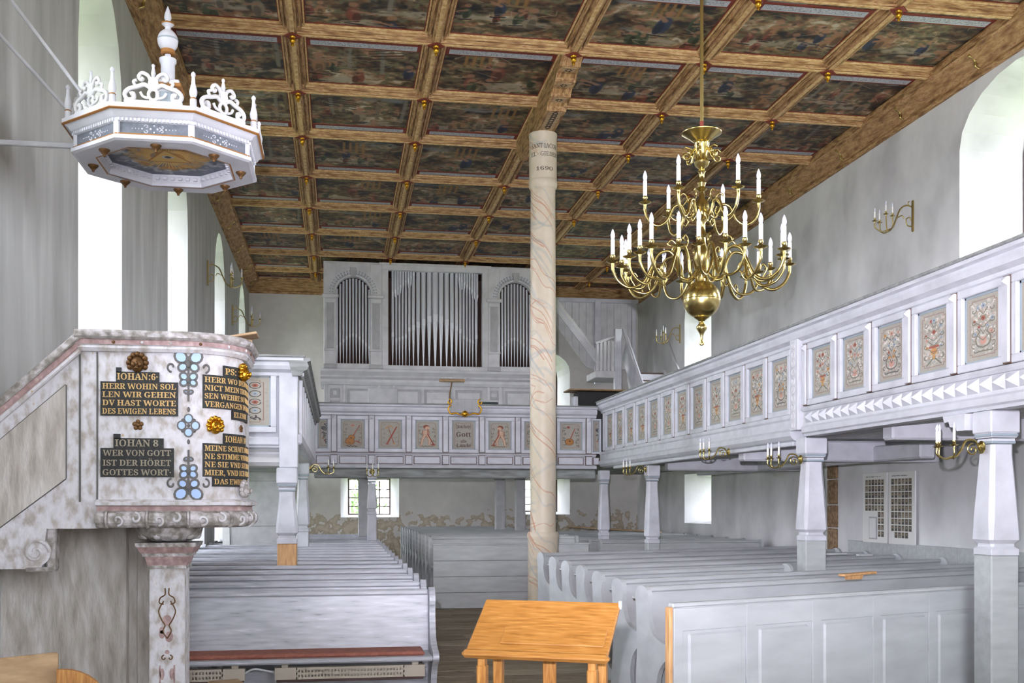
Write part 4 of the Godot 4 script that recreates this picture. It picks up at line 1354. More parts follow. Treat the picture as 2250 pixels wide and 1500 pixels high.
	# words on the middle panel
	for l in [["Jauchzet", 3.06, 0.058, 0.27], ["Gott", 2.915, 0.085, 0.27], ["alle", 2.79, 0.05, 0.11], ["Lande", 2.715, 0.062, 0.26]]:
		var g := Geo.new()
		put_letters(g, l[0], l[2], func(q: Vector3) -> Vector3: return Vector3(2.70 + q.x, l[1] + q.y, 0.005 + maxf(q.z, 0.0) * 0.6), l[3], true, 0.004)
		part("painted_lettering", g, M.fraktur, go)
	# ---- short gallery on the left
	var gl := thing("corner_gallery", "short white gallery box with a leafy medallion panel behind the pulpit", "gallery", v(LEFT, 0, 11.9))
	var lw2 := -0.43 - LEFT
	part("handrail", run(cap_profile(3.23), 0.0, lw2 + 0.06), M.white, gl)
	part("rail_top", Geo.new().box(Vector3(lw2 / 2 + 0.04, 3.24, 0.01), Vector3(lw2 + 0.08, 0.025, 0.28), 0.006), M.beam_grey, gl)
	part("backing_boards", Geo.new().box(Vector3(lw2 / 2, 2.62, -0.05), Vector3(lw2, 0.86, 0.06)), M.white, gl)
	painted(gl, 1.13, 2.42, 3.10, 0.72, 14, pm)
	part("corner_board", Geo.new().box(Vector3(lw2 - 0.1, 2.55, 0.03), Vector3(0.2, 1.02, 0.1), 0.01), M.white, gl)
	part("lower_board", Geo.new().box(Vector3(lw2 / 2 - 0.1, 2.33, 0.0), Vector3(lw2 - 0.2, 0.09, 0.05), 0.01), M.white, gl)
	part("lower_moulding", run([Vector2(-0.05, 2.25), Vector2(0.05, 2.255), Vector2(0.055, 2.275), Vector2(-0.05, 2.28)], 0.0, lw2 - 0.2), M.white, gl)
	part("lower_beam", run([Vector2(-0.2, 2.05), Vector2(-0.02, 2.06), Vector2(0.01, 2.10), Vector2(-0.05, 2.16), Vector2(-0.02, 2.21), Vector2(0.04, 2.24), Vector2(-0.2, 2.25)], 0.0, lw2 - 0.2), M.offwhite, gl)
	var side := 7.38
	# the side towards the nave: plain boards with upright strips
	var sg := Geo.new()
	sg.box(Vector3(lw2 - 0.03, 2.68, -side / 2), Vector3(0.06, 0.74, side))
	part("side_boards", sg, M.offwhite, gl)
	part("side_rail", Geo.new().prism(cap_profile(3.23), -side, 0.13, Transform3D(Basis.IDENTITY, Vector3(lw2, 0, 0))), M.beam_grey, gl)
	for k in 11:
		part("upright_strip", Geo.new().box(Vector3(lw2 + 0.015, 2.72, -0.35 - k * 0.69), Vector3(0.04, 0.62, 0.10), 0.006), M.white, gl)
	part("side_beam", Geo.new().box(Vector3(lw2 - 0.01, 2.36, -side / 2), Vector3(0.1, 0.13, side), 0.02), M.white, gl)
	for k in 6:
		part("floor_board", Geo.new().box(Vector3(0.14 + k * 0.28, 2.33, -side / 2), Vector3(0.275, 0.05, side - 0.3), 0.008), M.offwhite, gl)
	build_posts()


func post(label: String, at: Vector3, w: float, base_h: float, notch: float, top: float, base_m: Material, shaft_m: Material, turned := true) -> void:
	# square post: plinth, chamfered tapering shaft, grey necking bands and a block that meets the beam
	var t := thing("gallery_post", label, "post", at, 0.0, "posts under the galleries")
	part("plinth", Geo.new().box(Vector3(0, base_h / 2, 0), Vector3(w * 0.98, base_h, w * 0.98), 0.01), base_m, t)
	var oct := func(r: float, c: float) -> Array:
		return [Vector2(r, -r + c), Vector2(r, r - c), Vector2(r - c, r), Vector2(-r + c, r), Vector2(-r, r - c), Vector2(-r, -r + c), Vector2(-r + c, -r), Vector2(r - c, -r)]
	var rings := [[base_h, 0.5, 0.03], [base_h + 0.045, 0.5, 0.03], [base_h + 0.062, 0.43, 0.07], [base_h + 0.085, 0.43, 0.09], [base_h + 0.115, 0.55, 0.10], [base_h + (top - base_h) * 0.25, 0.54, 0.14], [top - 0.33, 0.40, 0.12], [top - 0.26, 0.39, 0.10]]
	var g := Geo.new()
	for i in rings.size() - 1:
		var a: Array = oct.call(rings[i][1] * w, rings[i][2] * w)
		var b: Array = oct.call(rings[i + 1][1] * w, rings[i + 1][2] * w)
		for k in 8:
			var j := (k + 1) % 8
			var mid: Vector2 = (a[k] + a[j]) / 2
			g.face(Vector3(a[k].x, rings[i][0], a[k].y), Vector3(a[j].x, rings[i][0], a[j].y), Vector3(b[j].x, rings[i + 1][0], b[j].y), Vector3(b[k].x, rings[i + 1][0], b[k].y), Vector3(mid.x, 0, mid.y))
	part("shaft", g, shaft_m, t)
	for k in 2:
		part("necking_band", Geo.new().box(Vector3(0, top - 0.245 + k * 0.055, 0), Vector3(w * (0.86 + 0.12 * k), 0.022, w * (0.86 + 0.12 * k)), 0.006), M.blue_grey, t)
	part("capital", Geo.new().box(Vector3(0, top - 0.235, 0), Vector3(w * 0.82, 0.04, w * 0.82), 0.004).box(Vector3(0, top - 0.205 + 0.02, 0), Vector3(w * 0.92, 0.05, w * 0.92), 0.006).box(Vector3(0, top - 0.09, 0), Vector3(w * 1.05, 0.17, w * 1.05), 0.01), shaft_m, t)


func build_posts() -> void:
	post("stout white post with a bare grey foot under the carved upright of the long gallery", v(4.98, 0, 10.74), 0.235, 1.26, 0.05, 2.35, M.pew_board, M.white)
	post("white post under the long gallery, between the stout one and the corner", v(4.98, 0, 16.6), 0.20, 1.02, 0.05, 2.265, M.pew_board, M.white)
	post("slim white post where the long gallery meets the organ gallery", v(4.88, 0, 19.37), 0.18, 1.06, 0.05, 2.27, M.white, M.white)
	post("white post on a raw orange wood foot at the corner of the short gallery", v(-0.545, 0, 11.855), 0.21, 1.22, 0.05, 2.04, M.raw_wood, M.white)
	post("thin white post behind the orange-footed one", v(-0.54, 0, 16.86), 0.19, 1.22, 0.05, 2.28, M.white, M.white)
	post("pale post under the organ gallery in front of the small leaded window", v(0.60, 0, 19.37), 0.165, 1.46, 0.05, 2.28, M.white, M.white)
	for q in [[0.50, 21.872, "square timber prop close behind the post at the leaded window"], [3.42, 22.645, "square timber prop under the organ gallery, left one beside the marbled column"], [3.72, 21.845, "square timber prop under the organ gallery, partly behind the marbled column"]]:
		var t := thing("timber_prop", q[2], "post", v(q[0], 0, q[1]), 0.0, "plain props under the organ gallery")
		part("shaft", Geo.new().box(Vector3(0, 1.19, 0), Vector3(0.2, 2.38, 0.19), 0.012), M.soft_grey, t)
		part("bracket", Geo.new().prism([Vector2(-0.26, 2.38), Vector2(0.1, 2.38), Vector2(0.1, 2.2), Vector2(-0.1, 2.1)], -0.06, 0.06), M.soft_grey, t)


# ---------------------------------------------------------------- organ
func pipe_mesh(r: float, foot: float, h: float) -> Geo:
	var g := Geo.new().lathe([Vector2(r * 0.22, 0), Vector2(r * 0.95, foot - 0.03), Vector2(r, foot), Vector2(r, h), Vector2(r * 0.9, h), Vector2(0, h - 0.01)], 12)
	return g


func add_pipe(parent: Node3D, x: float, y: float, z: float, r: float, foot: float, h: float) -> void:
	var p := part("organ_pipe", pipe_mesh(r, foot, h), M.pipe, parent, Vector3(x, y, z))
	part("pipe_mouth", Geo.new().box(Vector3(0, foot + r * 1.1, r * 0.95), Vector3(r * 1.5, r * 2.5, r * 0.34), r * 0.1).box(Vector3(0, foot - 0.01, r * 0.85), Vector3(r * 1.1, 0.025, r * 0.3)), M.pipe_mouth, p)


func build_organ() -> void:
	var o := thing("organ", "pale grey pipe organ with a wide middle field between two arched towers", "organ", v(2.15, 2.45, 23.87))
	# heights below are above the gallery floor at 2.45
	var W := 2.47
	# lower case with panels
	part("lower_case", Geo.new().box(Vector3(0, 0.915, -0.5), Vector3(W * 2 - 0.1, 1.83, 0.9)), M.offwhite, o)
	var cells := [[-2.22, 0.20, 2], [-1.62, 0.66, 1], [-1.03, 0.24, 2], [-0.63, 0.58, 1], [0.05, 0.60, 1], [0.75, 0.60, 1], [1.32, 0.24, 2], [1.88, 0.60, 1]]
	for c in cells:
		for k in c[2]:
			var h: float = 0.95 if c[2] == 1 else 0.2
			var y: float = 1.27 if c[2] == 1 else 1.64 - k * 0.27
			var p := part("case_panel", Geo.new().box(Vector3(c[0], y, -0.04), Vector3(c[1], h, 0.04), 0.006), M.soft_grey, o)
			part("panel_field", Geo.new().box(Vector3(c[0], y, -0.02), Vector3(c[1] - 0.1, h - 0.1, 0.03), 0.012), M.offwhite, p)
	for x in [-2.42, -2.02, -1.25, -0.93, 1.2, 1.46, 2.42]:
		part("case_strip", Geo.new().box(Vector3(x, 0.915, -0.03), Vector3(0.07, 1.83, 0.06), 0.008), M.offwhite, o)
	# cornice with tiny teeth
	part("case_cornice", run([Vector2(-1.0, 1.82), Vector2(0.02, 1.82), Vector2(0.05, 1.88), Vector2(0.05, 1.94), Vector2(0.10, 1.98), Vector2(0.10, 2.02), Vector2(0.18, 2.10), Vector2(0.19, 2.15), Vector2(-1.0, 2.17)], -W - 0.06, W + 0.06), M.offwhite, o)
	var teeth := Geo.new()
	for k in 82:
		teeth.box(Vector3(-W + 0.03 + k * 0.06, 2.0, 0.115), Vector3(0.03, 0.03, 0.03))
	part("cornice_teeth", teeth, M.offwhite, o).set_meta("kind", "stuff")
	# inside of the case
	part("case_back", Geo.new().box(Vector3(0, 3.32, -1.25), Vector3(W * 2 - 0.1, 2.36, 0.05)), M.case_wood, o)
	part("wind_chest", Geo.new().box(Vector3(0, 2.19, -0.72), Vector3(W * 2 - 0.16, 0.06, 1.0)), M.case_wood, o)
	part("case_roof", Geo.new().box(Vector3(0, 4.48, -0.72), Vector3(W * 2 - 0.1, 0.04, 1.1)), M.case_wood, o)
	# front frame: piers
	var base := 2.17
	var top := 4.50
	for x in [-2.32, -1.32, 1.32, 2.32]:
		var pr := part("pier", Geo.new().box(Vector3(x, (base + top) / 2, -0.1), Vector3(0.26, top - base, 0.2), 0.008), M.offwhite, o)
		part("pier_panel", Geo.new().box(Vector3(x, base + 0.98, 0.005), Vector3(0.16, 1.05, 0.02), 0.006), M.soft_grey, pr)
		part("pier_base", Geo.new().box(Vector3(x, base + 0.05, 0.02), Vector3(0.30, 0.1, 0.1), 0.01), M.soft_grey, pr)
		part("pier_band", Geo.new().box(Vector3(x, base + 0.42, 0.01), Vector3(0.29, 0.05, 0.07), 0.01), M.offwhite, pr)
		part("pier_capital", Geo.new().box(Vector3(x, base + 1.60, 0.02), Vector3(0.36, 0.07, 0.12), 0.015).box(Vector3(x, base + 1.50, 0.012), Vector3(0.25, 0.09, 0.06), 0.01), M.offwhite, pr)
	# arched tower fronts
	for s in [-1, 1]:
		var cx: float = 1.82 * s
		var arch := Geo.new()
		var r := 0.385
		var cy := base + 1.66
		var poly := [Vector2(cx - 0.63, top), Vector2(cx - 0.63, cy)]
		for k in 17:
			poly.append(Vector2(cx - cos(PI * k / 16) * r, cy + sin(PI * k / 16) * r))
		poly.append_array([Vector2(cx + 0.63, cy), Vector2(cx + 0.63, top)])
		arch.prism(poly, -0.16, -0.02)
		var ar := part("arch_board", arch, M.offwhite, o)
		var rim := []
		for k in 17:
			rim.append(Vector3(cx - cos(PI * k / 16) * (r + 0.025), cy + sin(PI * k / 16) * (r + 0.025), 0.0))
		part("arch_moulding", Geo.new().tube(rim, 0.028, 8), M.offwhite, ar)
		var dent := Geo.new()
		for k in 23:
			for q in 2:
				var a := PI * (k + 0.5) / 23
				var rr := r + 0.075 + q * 0.05
				dent.box(Vector3(cx - cos(a) * rr, cy + sin(a) * rr, -0.012), Vector3(0.026, 0.030, 0.03), 0.0, Basis(Vector3(0, 0, 1), PI / 2 - a))
		part("arch_teeth", dent, M.blue_grey, ar).set_meta("kind", "stuff")
		part("keystone", Geo.new().prism([Vector2(cx - 0.055, cy + r), Vector2(cx + 0.055, cy + r), Vector2(cx + 0.075, cy + r + 0.19), Vector2(cx - 0.075, cy + r + 0.19)], -0.02, 0.05), M.soft_grey, ar)
		part("tower_sill", Geo.new().box(Vector3(cx, base + 0.06, -0.05), Vector3(0.8, 0.12, 0.16), 0.01), M.offwhite, o)
		for k in 11:
			var e := absf(k - 5) / 5.0
			var x := cx - 0.355 + k * 0.071
			var foot := 0.50 + 0.16 * cos(e * PI * 0.75)
			add_pipe(o, x, base + 0.1, -0.2, 0.0245, foot, 1.62 - base * 0 + sqrt(maxf(0.0, 0.148 - (x - cx) * (x - cx))) - 0.07)
	# middle field
	part("middle_lintel", Geo.new().box(Vector3(0, top - 0.06, -0.06), Vector3(2.4, 0.12, 0.16), 0.01).box(Vector3(0, top + 0.015, -0.05), Vector3(2.52, 0.05, 0.2), 0.01), M.offwhite, o)
	part("top_board", Geo.new().box(Vector3(0, top + 0.01, -0.3), Vector3(W * 2, 0.08, 0.5), 0.01), M.offwhite, o)
	part("middle_sill", Geo.new().box(Vector3(0, base + 0.05, -0.05), Vector3(2.4, 0.1, 0.16), 0.01), M.offwhite, o)
	for s in [-1, 1]:
		part("middle_jamb", Geo.new().box(Vector3(s * 1.12, (base + top) / 2, -0.08), Vector3(0.14, top - base, 0.18), 0.01), M.offwhite, o)
		part("case_side", Geo.new().box(Vector3(s * (W - 0.04), 3.32, -0.65), Vector3(0.08, 2.36, 1.2), 0.01), M.offwhite, o)
	var radii := [0.036, 0.026, 0.026, 0.026, 0.028, 0.032, 0.040, 0.047, 0.053, 0.057]
	for s in [-1, 1]:
		var x := 0.066
		for k in 10:
			var r: float = radii[9 - k]
			var foot := 0.66 + (0.34 * pow(1.0 - k / 9.0, 1.6)) - (0.10 if k > 4 else 0.0) + (0.12 if k == 9 else 0.0)
			x += r + 0.009
			add_pipe(o, s * x, base + 0.1, -0.22 + 0.10 * (1.0 - k / 9.0), r, foot, 2.16)
			x += r + 0.009
		# short pipes hanging in the upper corners
		for k in 9:
			var hh := 0.62 - 0.34 * k / 8.0
			var p := part("organ_pipe", Geo.new().lathe([Vector2(0.006, 0), Vector2(0.022, 0.09 + 0.01 * k), Vector2(0.024, 0.1 + 0.01 * k), Vector2(0.024, hh), Vector2(0, hh)], 8), M.pipe, o, Vector3(s * (0.95 - k * 0.058), top - 0.12 - hh, -0.09))
			part("pipe_mouth", Geo.new().box(Vector3(0, 0.13 + 0.01 * k, 0.022), Vector3(0.03, 0.045, 0.01)), M.pipe_mouth, p)
	add_pipe(o, 0.0, base + 0.1, -0.11, 0.066, 1.02, 2.16)
	# console and things on the gallery in front of it
	var c := thing("organ_console", "low pale organ console peeping over the organ gallery rail", "organ console", v(2.5, 2.45, 21.6))
	part("body", Geo.new().box(Vector3(0, 0.6, 0), Vector3(1.5, 1.2, 0.6), 0.02), M.soft_grey, c)
	part("music_desk", Geo.new().box(Vector3(0, 1.25, -0.1), Vector3(1.3, 0.14, 0.05), 0.01), M.offwhite, c)
	one("book", Geo.new().box(Vector3(0, 0.022, 0), Vector3(0.36, 0.044, 0.25), 0.008).box(Vector3(0.01, 0.022, 0.006), Vector3(0.345, 0.032, 0.245)), mat(Color(0.12, 0.20, 0.18), 0.5), "dark green book lying on the organ console", "book", v(3.0, 3.653, 21.45))
	var l := thing("desk_lamp", "brown bar-shaped lamp on a thin bent stem above the organ console", "lamp", v(2.22, 3.653, 21.42))
	part("stem", Geo.new().tube(curve([Vector3(-0.02, 0.0, 0), Vector3(-0.01, 0.1, 0.01), Vector3(0.0, 0.24, 0), Vector3(0.04, 0.45, 0.0)], 5), 0.012, 6), M.bronze, l)
	part("lamp_bar", Geo.new().box(Vector3(0.04, 0.47, 0), Vector3(0.52, 0.06, 0.09), 0.012), M.tan_wood, l)
	part("base", Geo.new().lathe([Vector2(0.06, 0), Vector2(0.06, 0.015), Vector2(0.0, 0.02)], 10), M.bronze, l)
	one("hymn_board", Geo.new().box(Vector3(0, 0.16, 0), Vector3(0.6, 0.32, 0.04), 0.01), M.soft_grey, "plain grey board leaning before the organ case", "board", v(0.9, 3.68, 21.9)).rotation.x = -0.06
	one("bench_back", Geo.new().box(Vector3(0, 0.62, 0), Vector3(0.8, 1.24, 0.06), 0.012), M.soft_grey, "grey bench back behind the organ gallery rail", "bench", v(0.9, 2.45, 21.86))
	# music rack hung on the gallery rail, with gilded carving
	var r := thing("music_rack", "grey music rack with gilded carving hung on the organ gallery rail", "music rack", v(2.27, 3.27, 19.31))
	part("board", Geo.new().box(Vector3(0, 0.15, 0), Vector3(0.50, 0.25, 0.035), 0.006, Basis(Vector3.RIGHT, -0.12)), M.soft_grey, r)
	for k in 3:
		part("seam", Geo.new().box(Vector3(-0.13 + k * 0.13, 0.15, 0.017), Vector3(0.006, 0.24, 0.006), 0.0, Basis(Vector3.RIGHT, -0.12)), M.blue_grey, r)
	for s in [-1, 1]:
		part("gilded_scroll", Geo.new().tube(to3(spiral(Vector2(s * 0.285, 0.22), 0.055, 0.012, PI * 0.5, PI * 0.5 + s * 5.5), 0.01), 0.014, 6).tube(to3(curve([Vector2(s * 0.25, 0.17), Vector2(s * 0.30, 0.10), Vector2(s * 0.27, 0.02), Vector2(s * 0.22, 0.0)], 4), 0.01), 0.016, 6), M.gold, r)
		part("gilded_leaf", Geo.new().tube(to3(curve([Vector2(s * 0.24, 0.0), Vector2(s * 0.16, 0.02), Vector2(s * 0.09, -0.01), Vector2(s * 0.04, 0.01)], 4), 0.02), [0.016, 0.016, 0.018, 0.018, 0.018, 0.016, 0.014, 0.012, 0.012, 0.012, 0.012, 0.014, 0.014], 6), M.gold, r)
	var bl := Geo.new().ball(Vector3(0, 0.01, 0.025), Vector3(0.05, 0.05, 0.03))
	for k in 8:
		bl.ball(Vector3(cos(TAU * k / 8) * 0.05, 0.01 + sin(TAU * k / 8) * 0.045, 0.02), Vector3(0.02, 0.02, 0.015), 8, 5)
	part("gilded_rosette", bl, M.gold, r)


# ---------------------------------------------------------------- pews
func end_outline() -> Array:
	# (towards the altar z, height)
	return curve([Vector2(0.30, 0.0), Vector2(0.27, 0.08), Vector2(0.19, 0.15), Vector2(0.20, 0.33), Vector2(0.28, 0.44), Vector2(0.375, 0.49), Vector2(0.40, 0.525), Vector2(0.37, 0.56), Vector2(0.25, 0.585), Vector2(0.14, 0.64), Vector2(0.095, 0.72), Vector2(0.072, 0.82), Vector2(0.085, 0.91), Vector2(0.065, 0.975), Vector2(0.01, 1.01), Vector2(-0.055, 0.995), Vector2(-0.085, 0.94)], 3) + [Vector2(-0.07, 0.8), Vector2(-0.06, 0.5), Vector2(-0.08, 0.15), Vector2(-0.12, 0.0)]


func pew(label: String, group: String, x_len: float, at: Vector3, turn: float, m: Material, dark_end := false) -> Node3D:
	var t := thing("church_pew", label, "pew", at, turn, group)
	var lean := Basis(Vector3.RIGHT, -0.10)
	part("backrest", Geo.new().box(Vector3(0, 0.745, -0.014), Vector3(x_len - 0.09, 0.48, 0.03), 0.006, lean), m, t)
	part("top_rail", Geo.new().box(Vector3(0, 0.972, -0.035), Vector3(x_len - 0.09, 0.045, 0.075), 0.012), m, t)
	part("seat", Geo.new().box(Vector3(0, 0.515, 0.19), Vector3(x_len - 0.08, 0.035, 0.40), 0.012), m, t)
	part("cushion", Geo.new().box(Vector3(0, 0.547, 0.17), Vector3(x_len - 0.2, 0.03, 0.30), 0.012), M.cushion, t)
	part("back_apron", Geo.new().box(Vector3(0, 0.24, -0.06), Vector3(x_len - 0.09, 0.3, 0.025), 0.004), m, t)
	part("book_ledge", Geo.new().box(Vector3(0, 0.90, -0.13), Vector3(x_len - 0.09, 0.02, 0.12), 0.006), m, t)
	var ends := Geo.new().prism(end_outline(), -0.0225, 0.0225, Transform3D(Basis(Vector3(0, 0, 1), Vector3.UP, Vector3(-1, 0, 0)), Vector3.ZERO)).mesh()
	for s in [-1, 1]:
		part("pew_end", ends, m, t, Vector3(s * (x_len / 2 - 0.0225), 0, 0))
	part("leg", Geo.new().box(Vector3(-x_len * 0.12, 0.25, 0.2), Vector3(0.04, 0.5, 0.07), 0.006).box(Vector3(-x_len * 0.12, 0.485, 0.2), Vector3(0.14, 0.03, 0.08)), m, t)
	part("leg", Geo.new().box(Vector3(-x_len * 0.06, 0.25, 0.12), Vector3(0.04, 0.5, 0.07), 0.006), m, t)
	return t


func heater(parent_x: float, at: Vector3, w: float, label: String) -> void:
	var h := thing("pew_heater", label, "heater", at, 0.0, "heaters under the front pew")
	part("casing", Geo.new().box(Vector3(0, 0, -0.03), Vector3(w, 0.085, 0.01)).box(Vector3(0, 0.040, -0.005), Vector3(w, 0.006, 0.06)).box(Vector3(0, -0.040, -0.005), Vector3(w, 0.006, 0.06)), M.heater, h)
	# front sheet cut into two rows of slots
	var g := Geo.new()
	for y in [-0.034, 0.0, 0.034]:
		g.box(Vector3(0, y, 0.028), Vector3(w - 0.3, 0.017 if y == 0.0 else 0.018, 0.014))
	for q in [-1, 1]:
		g.box(Vector3(q * (w / 2 - 0.08), 0, 0.022), Vector3(0.16, 0.085, 0.026))
	var k := 0
	while k * 0.0235 < w - 0.31:
		g.box(Vector3(-w / 2 + 0.16 + k * 0.0235, 0.0, 0.028), Vector3(0.0115, 0.08, 0.012))
		k += 1
	part("slotted_front", g, M.heater, h)
	for s in [-1, 1]:
		part("hanger", Geo.new().box(Vector3(s * (w / 2 - 0.07), 0.055, 0), Vector3(0.05, 0.03, 0.04), 0.004), M.heater, h)
	part("under_tray", Geo.new().box(Vector3(0, -0.053, -0.005), Vector3(w * 0.98, 0.02, 0.06), 0.004), M.iron, h)


func build_pews() -> void:
	# left block, square to the nave
	var x0 := -2.1
	var x1 := 0.73
	var proto: Node3D
	for k in 19:
		var d := 8.2 + k * 0.835
		var label := "worn pale grey pew at the front, nearest the pulpit pillar" if k == 0 else "grey pew, %s row of the block beside the pulpit" % NTH[k]
		var at := v((x0 + x1) / 2, 0, d)
		if k == 0:
			pew(label, "pews in the block beside the pulpit", x1 - x0, at, 0.0, M.pew_worn)
		elif k == 1:
			proto = pew(label, "pews in the block beside the pulpit", x1 - x0, at, 0.0, M.pew_worn)
		else:
			copy_of(proto, at, 0.0, label)
	heater(0, v(-1.16, 0.425, 7.895), 1.0, "perforated heater under the front pew, next to the pulpit pillar")
	heater(0, v(0.09, 0.425, 7.895), 1.08, "perforated heater under the front pew, at the aisle end")
	one("heater_cable", Geo.new().tube(curve([v(-0.66, 0.43, 7.91), v(-0.60, 0.46, 7.89), v(-0.53, 0.45, 7.89), v(-0.46, 0.43, 7.91)], 5), 0.008, 6), M.wire, "white cable joining the two heaters under the front pew", "cable")
	# right block, turned towards the pulpit
	var turn := deg_to_rad(21.4)
	var dir := Vector3(cos(turn), 0, -sin(turn))
	var ends := [[2.35, 8.12], [2.37, 8.94], [2.43, 9.92], [2.49, 10.89], [2.52, 11.78], [2.56, 12.7], [2.64, 13.9]]
	for k in ends.size():
		var len_: float = [5.2, 4.9, 2.5, 4.9, 4.9, 4.9, 4.9][k]
		var p := v(ends[k][0], 0, ends[k][1])
		var label := "grey pew of the slanting block, %s row behind the panelled front" % NTH[k]
		var q := pew(label, "pews in the slanting block", len_, p + dir * len_ / 2, turn, M.pew)
		if k == 0:
			q.set_meta("label", label)
	pew("short grey pew of the slanting block, on the wall side of the stout post", "pews in the slanting block", 2.1, v(5.18, 0, 11.0) + dir * 1.05, turn, M.pew)
	var fp := thing("panelled_screen", "panelled grey pew front with a raw wood edge, nearest the camera", "pew front", v(2.13, 0, 6.72), turn)
	part("board", Geo.new().box(Vector3(3.0, 0.5, 0), Vector3(5.9, 0.96, 0.03), 0.004), M.pew, fp)
	part("top_rail", Geo.new().box(Vector3(3.0, 0.985, 0.0), Vector3(5.98, 0.03, 0.055), 0.008), M.pew, fp)
	part("raw_edge", Geo.new().box(Vector3(0.0, 0.49, 0.0), Vector3(0.03, 0.97, 0.05), 0.005), M.raw_wood, fp)
	var xx := 0.02
	part("stile", Geo.new().box(Vector3(0.055, 0.485, 0.022), Vector3(0.075, 0.965, 0.016), 0.003), M.pew, fp)
	part("rail", Geo.new().box(Vector3(3.0, 0.89, 0.021), Vector3(5.9, 0.15, 0.016), 0.003), M.pew, fp)
	part("rail", Geo.new().box(Vector3(3.0, 0.06, 0.021), Vector3(5.9, 0.12, 0.016), 0.003), M.pew, fp)
	for k in 9:
		var cx := 0.40 + k * 0.625
		part("raised_panel", Geo.new().box(Vector3(cx - 0.02, 0.465, 0.016), Vector3(0.47, 0.66, 0.03), 0.014), M.pew, fp)
		part("stile", Geo.new().box(Vector3(cx + 0.2925, 0.485, 0.022), Vector3(0.085, 0.965, 0.016), 0.003), M.pew, fp)
	# middle block behind the column
	var cb := thing("boarded_screen", "plain boarded grey pew front across the aisle, left of the marbled column", "pew front", v(1.47, 0, 16.75))
	for k in 4:
		part("board", Geo.new().box(Vector3(1.25, 0.125 + k * 0.25, 0), Vector3(2.5, 0.246, 0.03), 0.005), M.pew_board, cb)
	part("top_rail", Geo.new().box(Vector3(1.25, 1.01, 0), Vector3(2.52, 0.03, 0.07), 0.008), M.pew_board, cb)
	var mid: Node3D
	for k in 11:
		var d := 17.55 + k * 0.8
		var at := v(1.47 + 1.25, 0.11, d)
		var label := "dim grey pew in the middle block, %s row behind the boarded front" % NTH[k]
		if k == 0:
			mid = pew(label, "pews in the middle block", 2.5, at, 0.0, M.pew_board)
		else:
			copy_of(mid, at, 0.0, label)
	# right block under the organ gallery
	for k in 9:
		var d := 18.2 + k * 0.85
		var at := v(4.45 + 1.55, 0.0, d)
		var label := "dim grey pew under the long gallery, %s row of the far corner block" % NTH[k]
		if k == 0:
			proto = pew(label, "pews in the far corner block", 3.0, at, 0.0, M.pew_board)
		else:
			copy_of(proto, at, 0.0, label)
	# low boarding along the right wall
	var wb := structure("trim_1", null, null, "grey wainscot boards along the whitewashed wall under the gallery")
	for k in 14:
		part("wainscot_board", Geo.new().box(v(RIGHT - 0.035, 0.55, 5.4 + k * 0.72), Vector3(0.05, 1.1, 0.71), 0.006), M.pew_board, wb)
	one("loose_board", Geo.new().box(Vector3(0, 0, 0), Vector3(2.1, 0.03, 0.2), 0.005, Basis(Vector3.UP, -0.5) * Basis(Vector3(0, 0, 1), -0.05)), M.tan_wood, "tan board laid across the pews beneath the far end of the gallery", "board", v(6.0, 1.085, 22.9))
	var hm := thing("wooden_book_rest", "small orange wooden book rest lying on the slanting pews", "book rest", v(4.42, 1.0, 8.62), turn)
	part("slat", Geo.new().box(Vector3(0, 0.045, 0), Vector3(0.40, 0.02, 0.08), 0.005, Basis(Vector3(0, 0, 1), 0.03)), M.raw_wood, hm)
	part("foot", Geo.new().prism([Vector2(-0.13, 0.0), Vector2(0.03, 0.0), Vector2(0.05, 0.04), Vector2(-0.15, 0.04)], -0.02, 0.02), M.raw_wood, hm)
	for k in 2:
		one("paper_strip", Geo.new().box(Vector3.ZERO, Vector3(0.34 - 0.13 * k, 0.02, 0.06), 0.003), M.offwhite, ["long pale strip of wood lying behind the stout post", "short pale strip of wood lying behind the stout post"][k], "strip", v(6.15 + 0.22 * k, 1.02, 12.6 - 0.35 * k), 0.2)


# ---------------------------------------------------------------- pulpit
# plan of the basket, local to the pillar's foot: a flat front, then a quarter round to the right, then straight back
const FLAT := 0.50
const ROUND := 0.33


func plan(s: float, out: float, y: float) -> Vector3:
	if s <= FLAT:
		return Vector3(-0.39 + s, y, 0.20 + out)
	var a := (s - FLAT) / ROUND
	if a <= PI / 2:
		return Vector3(0.11 + (ROUND + out) * sin(a), y, -0.13 + (ROUND + out) * cos(a))
	return Vector3(0.44 + out, y, -0.13 - (s - FLAT - ROUND * PI / 2))


func plan_normal(s: float) -> Vector3:
	var a := clampf((s - FLAT) / ROUND, 0.0, PI / 2)
	return Vector3(sin(a), 0, cos(a))


func frame_at(s: float, out: float, y: float) -> Transform3D:
	var nn := plan_normal(s)
	return Transform3D(Basis(Vector3(nn.z, 0, -nn.x), Vector3.UP, nn), plan(s, out, y))


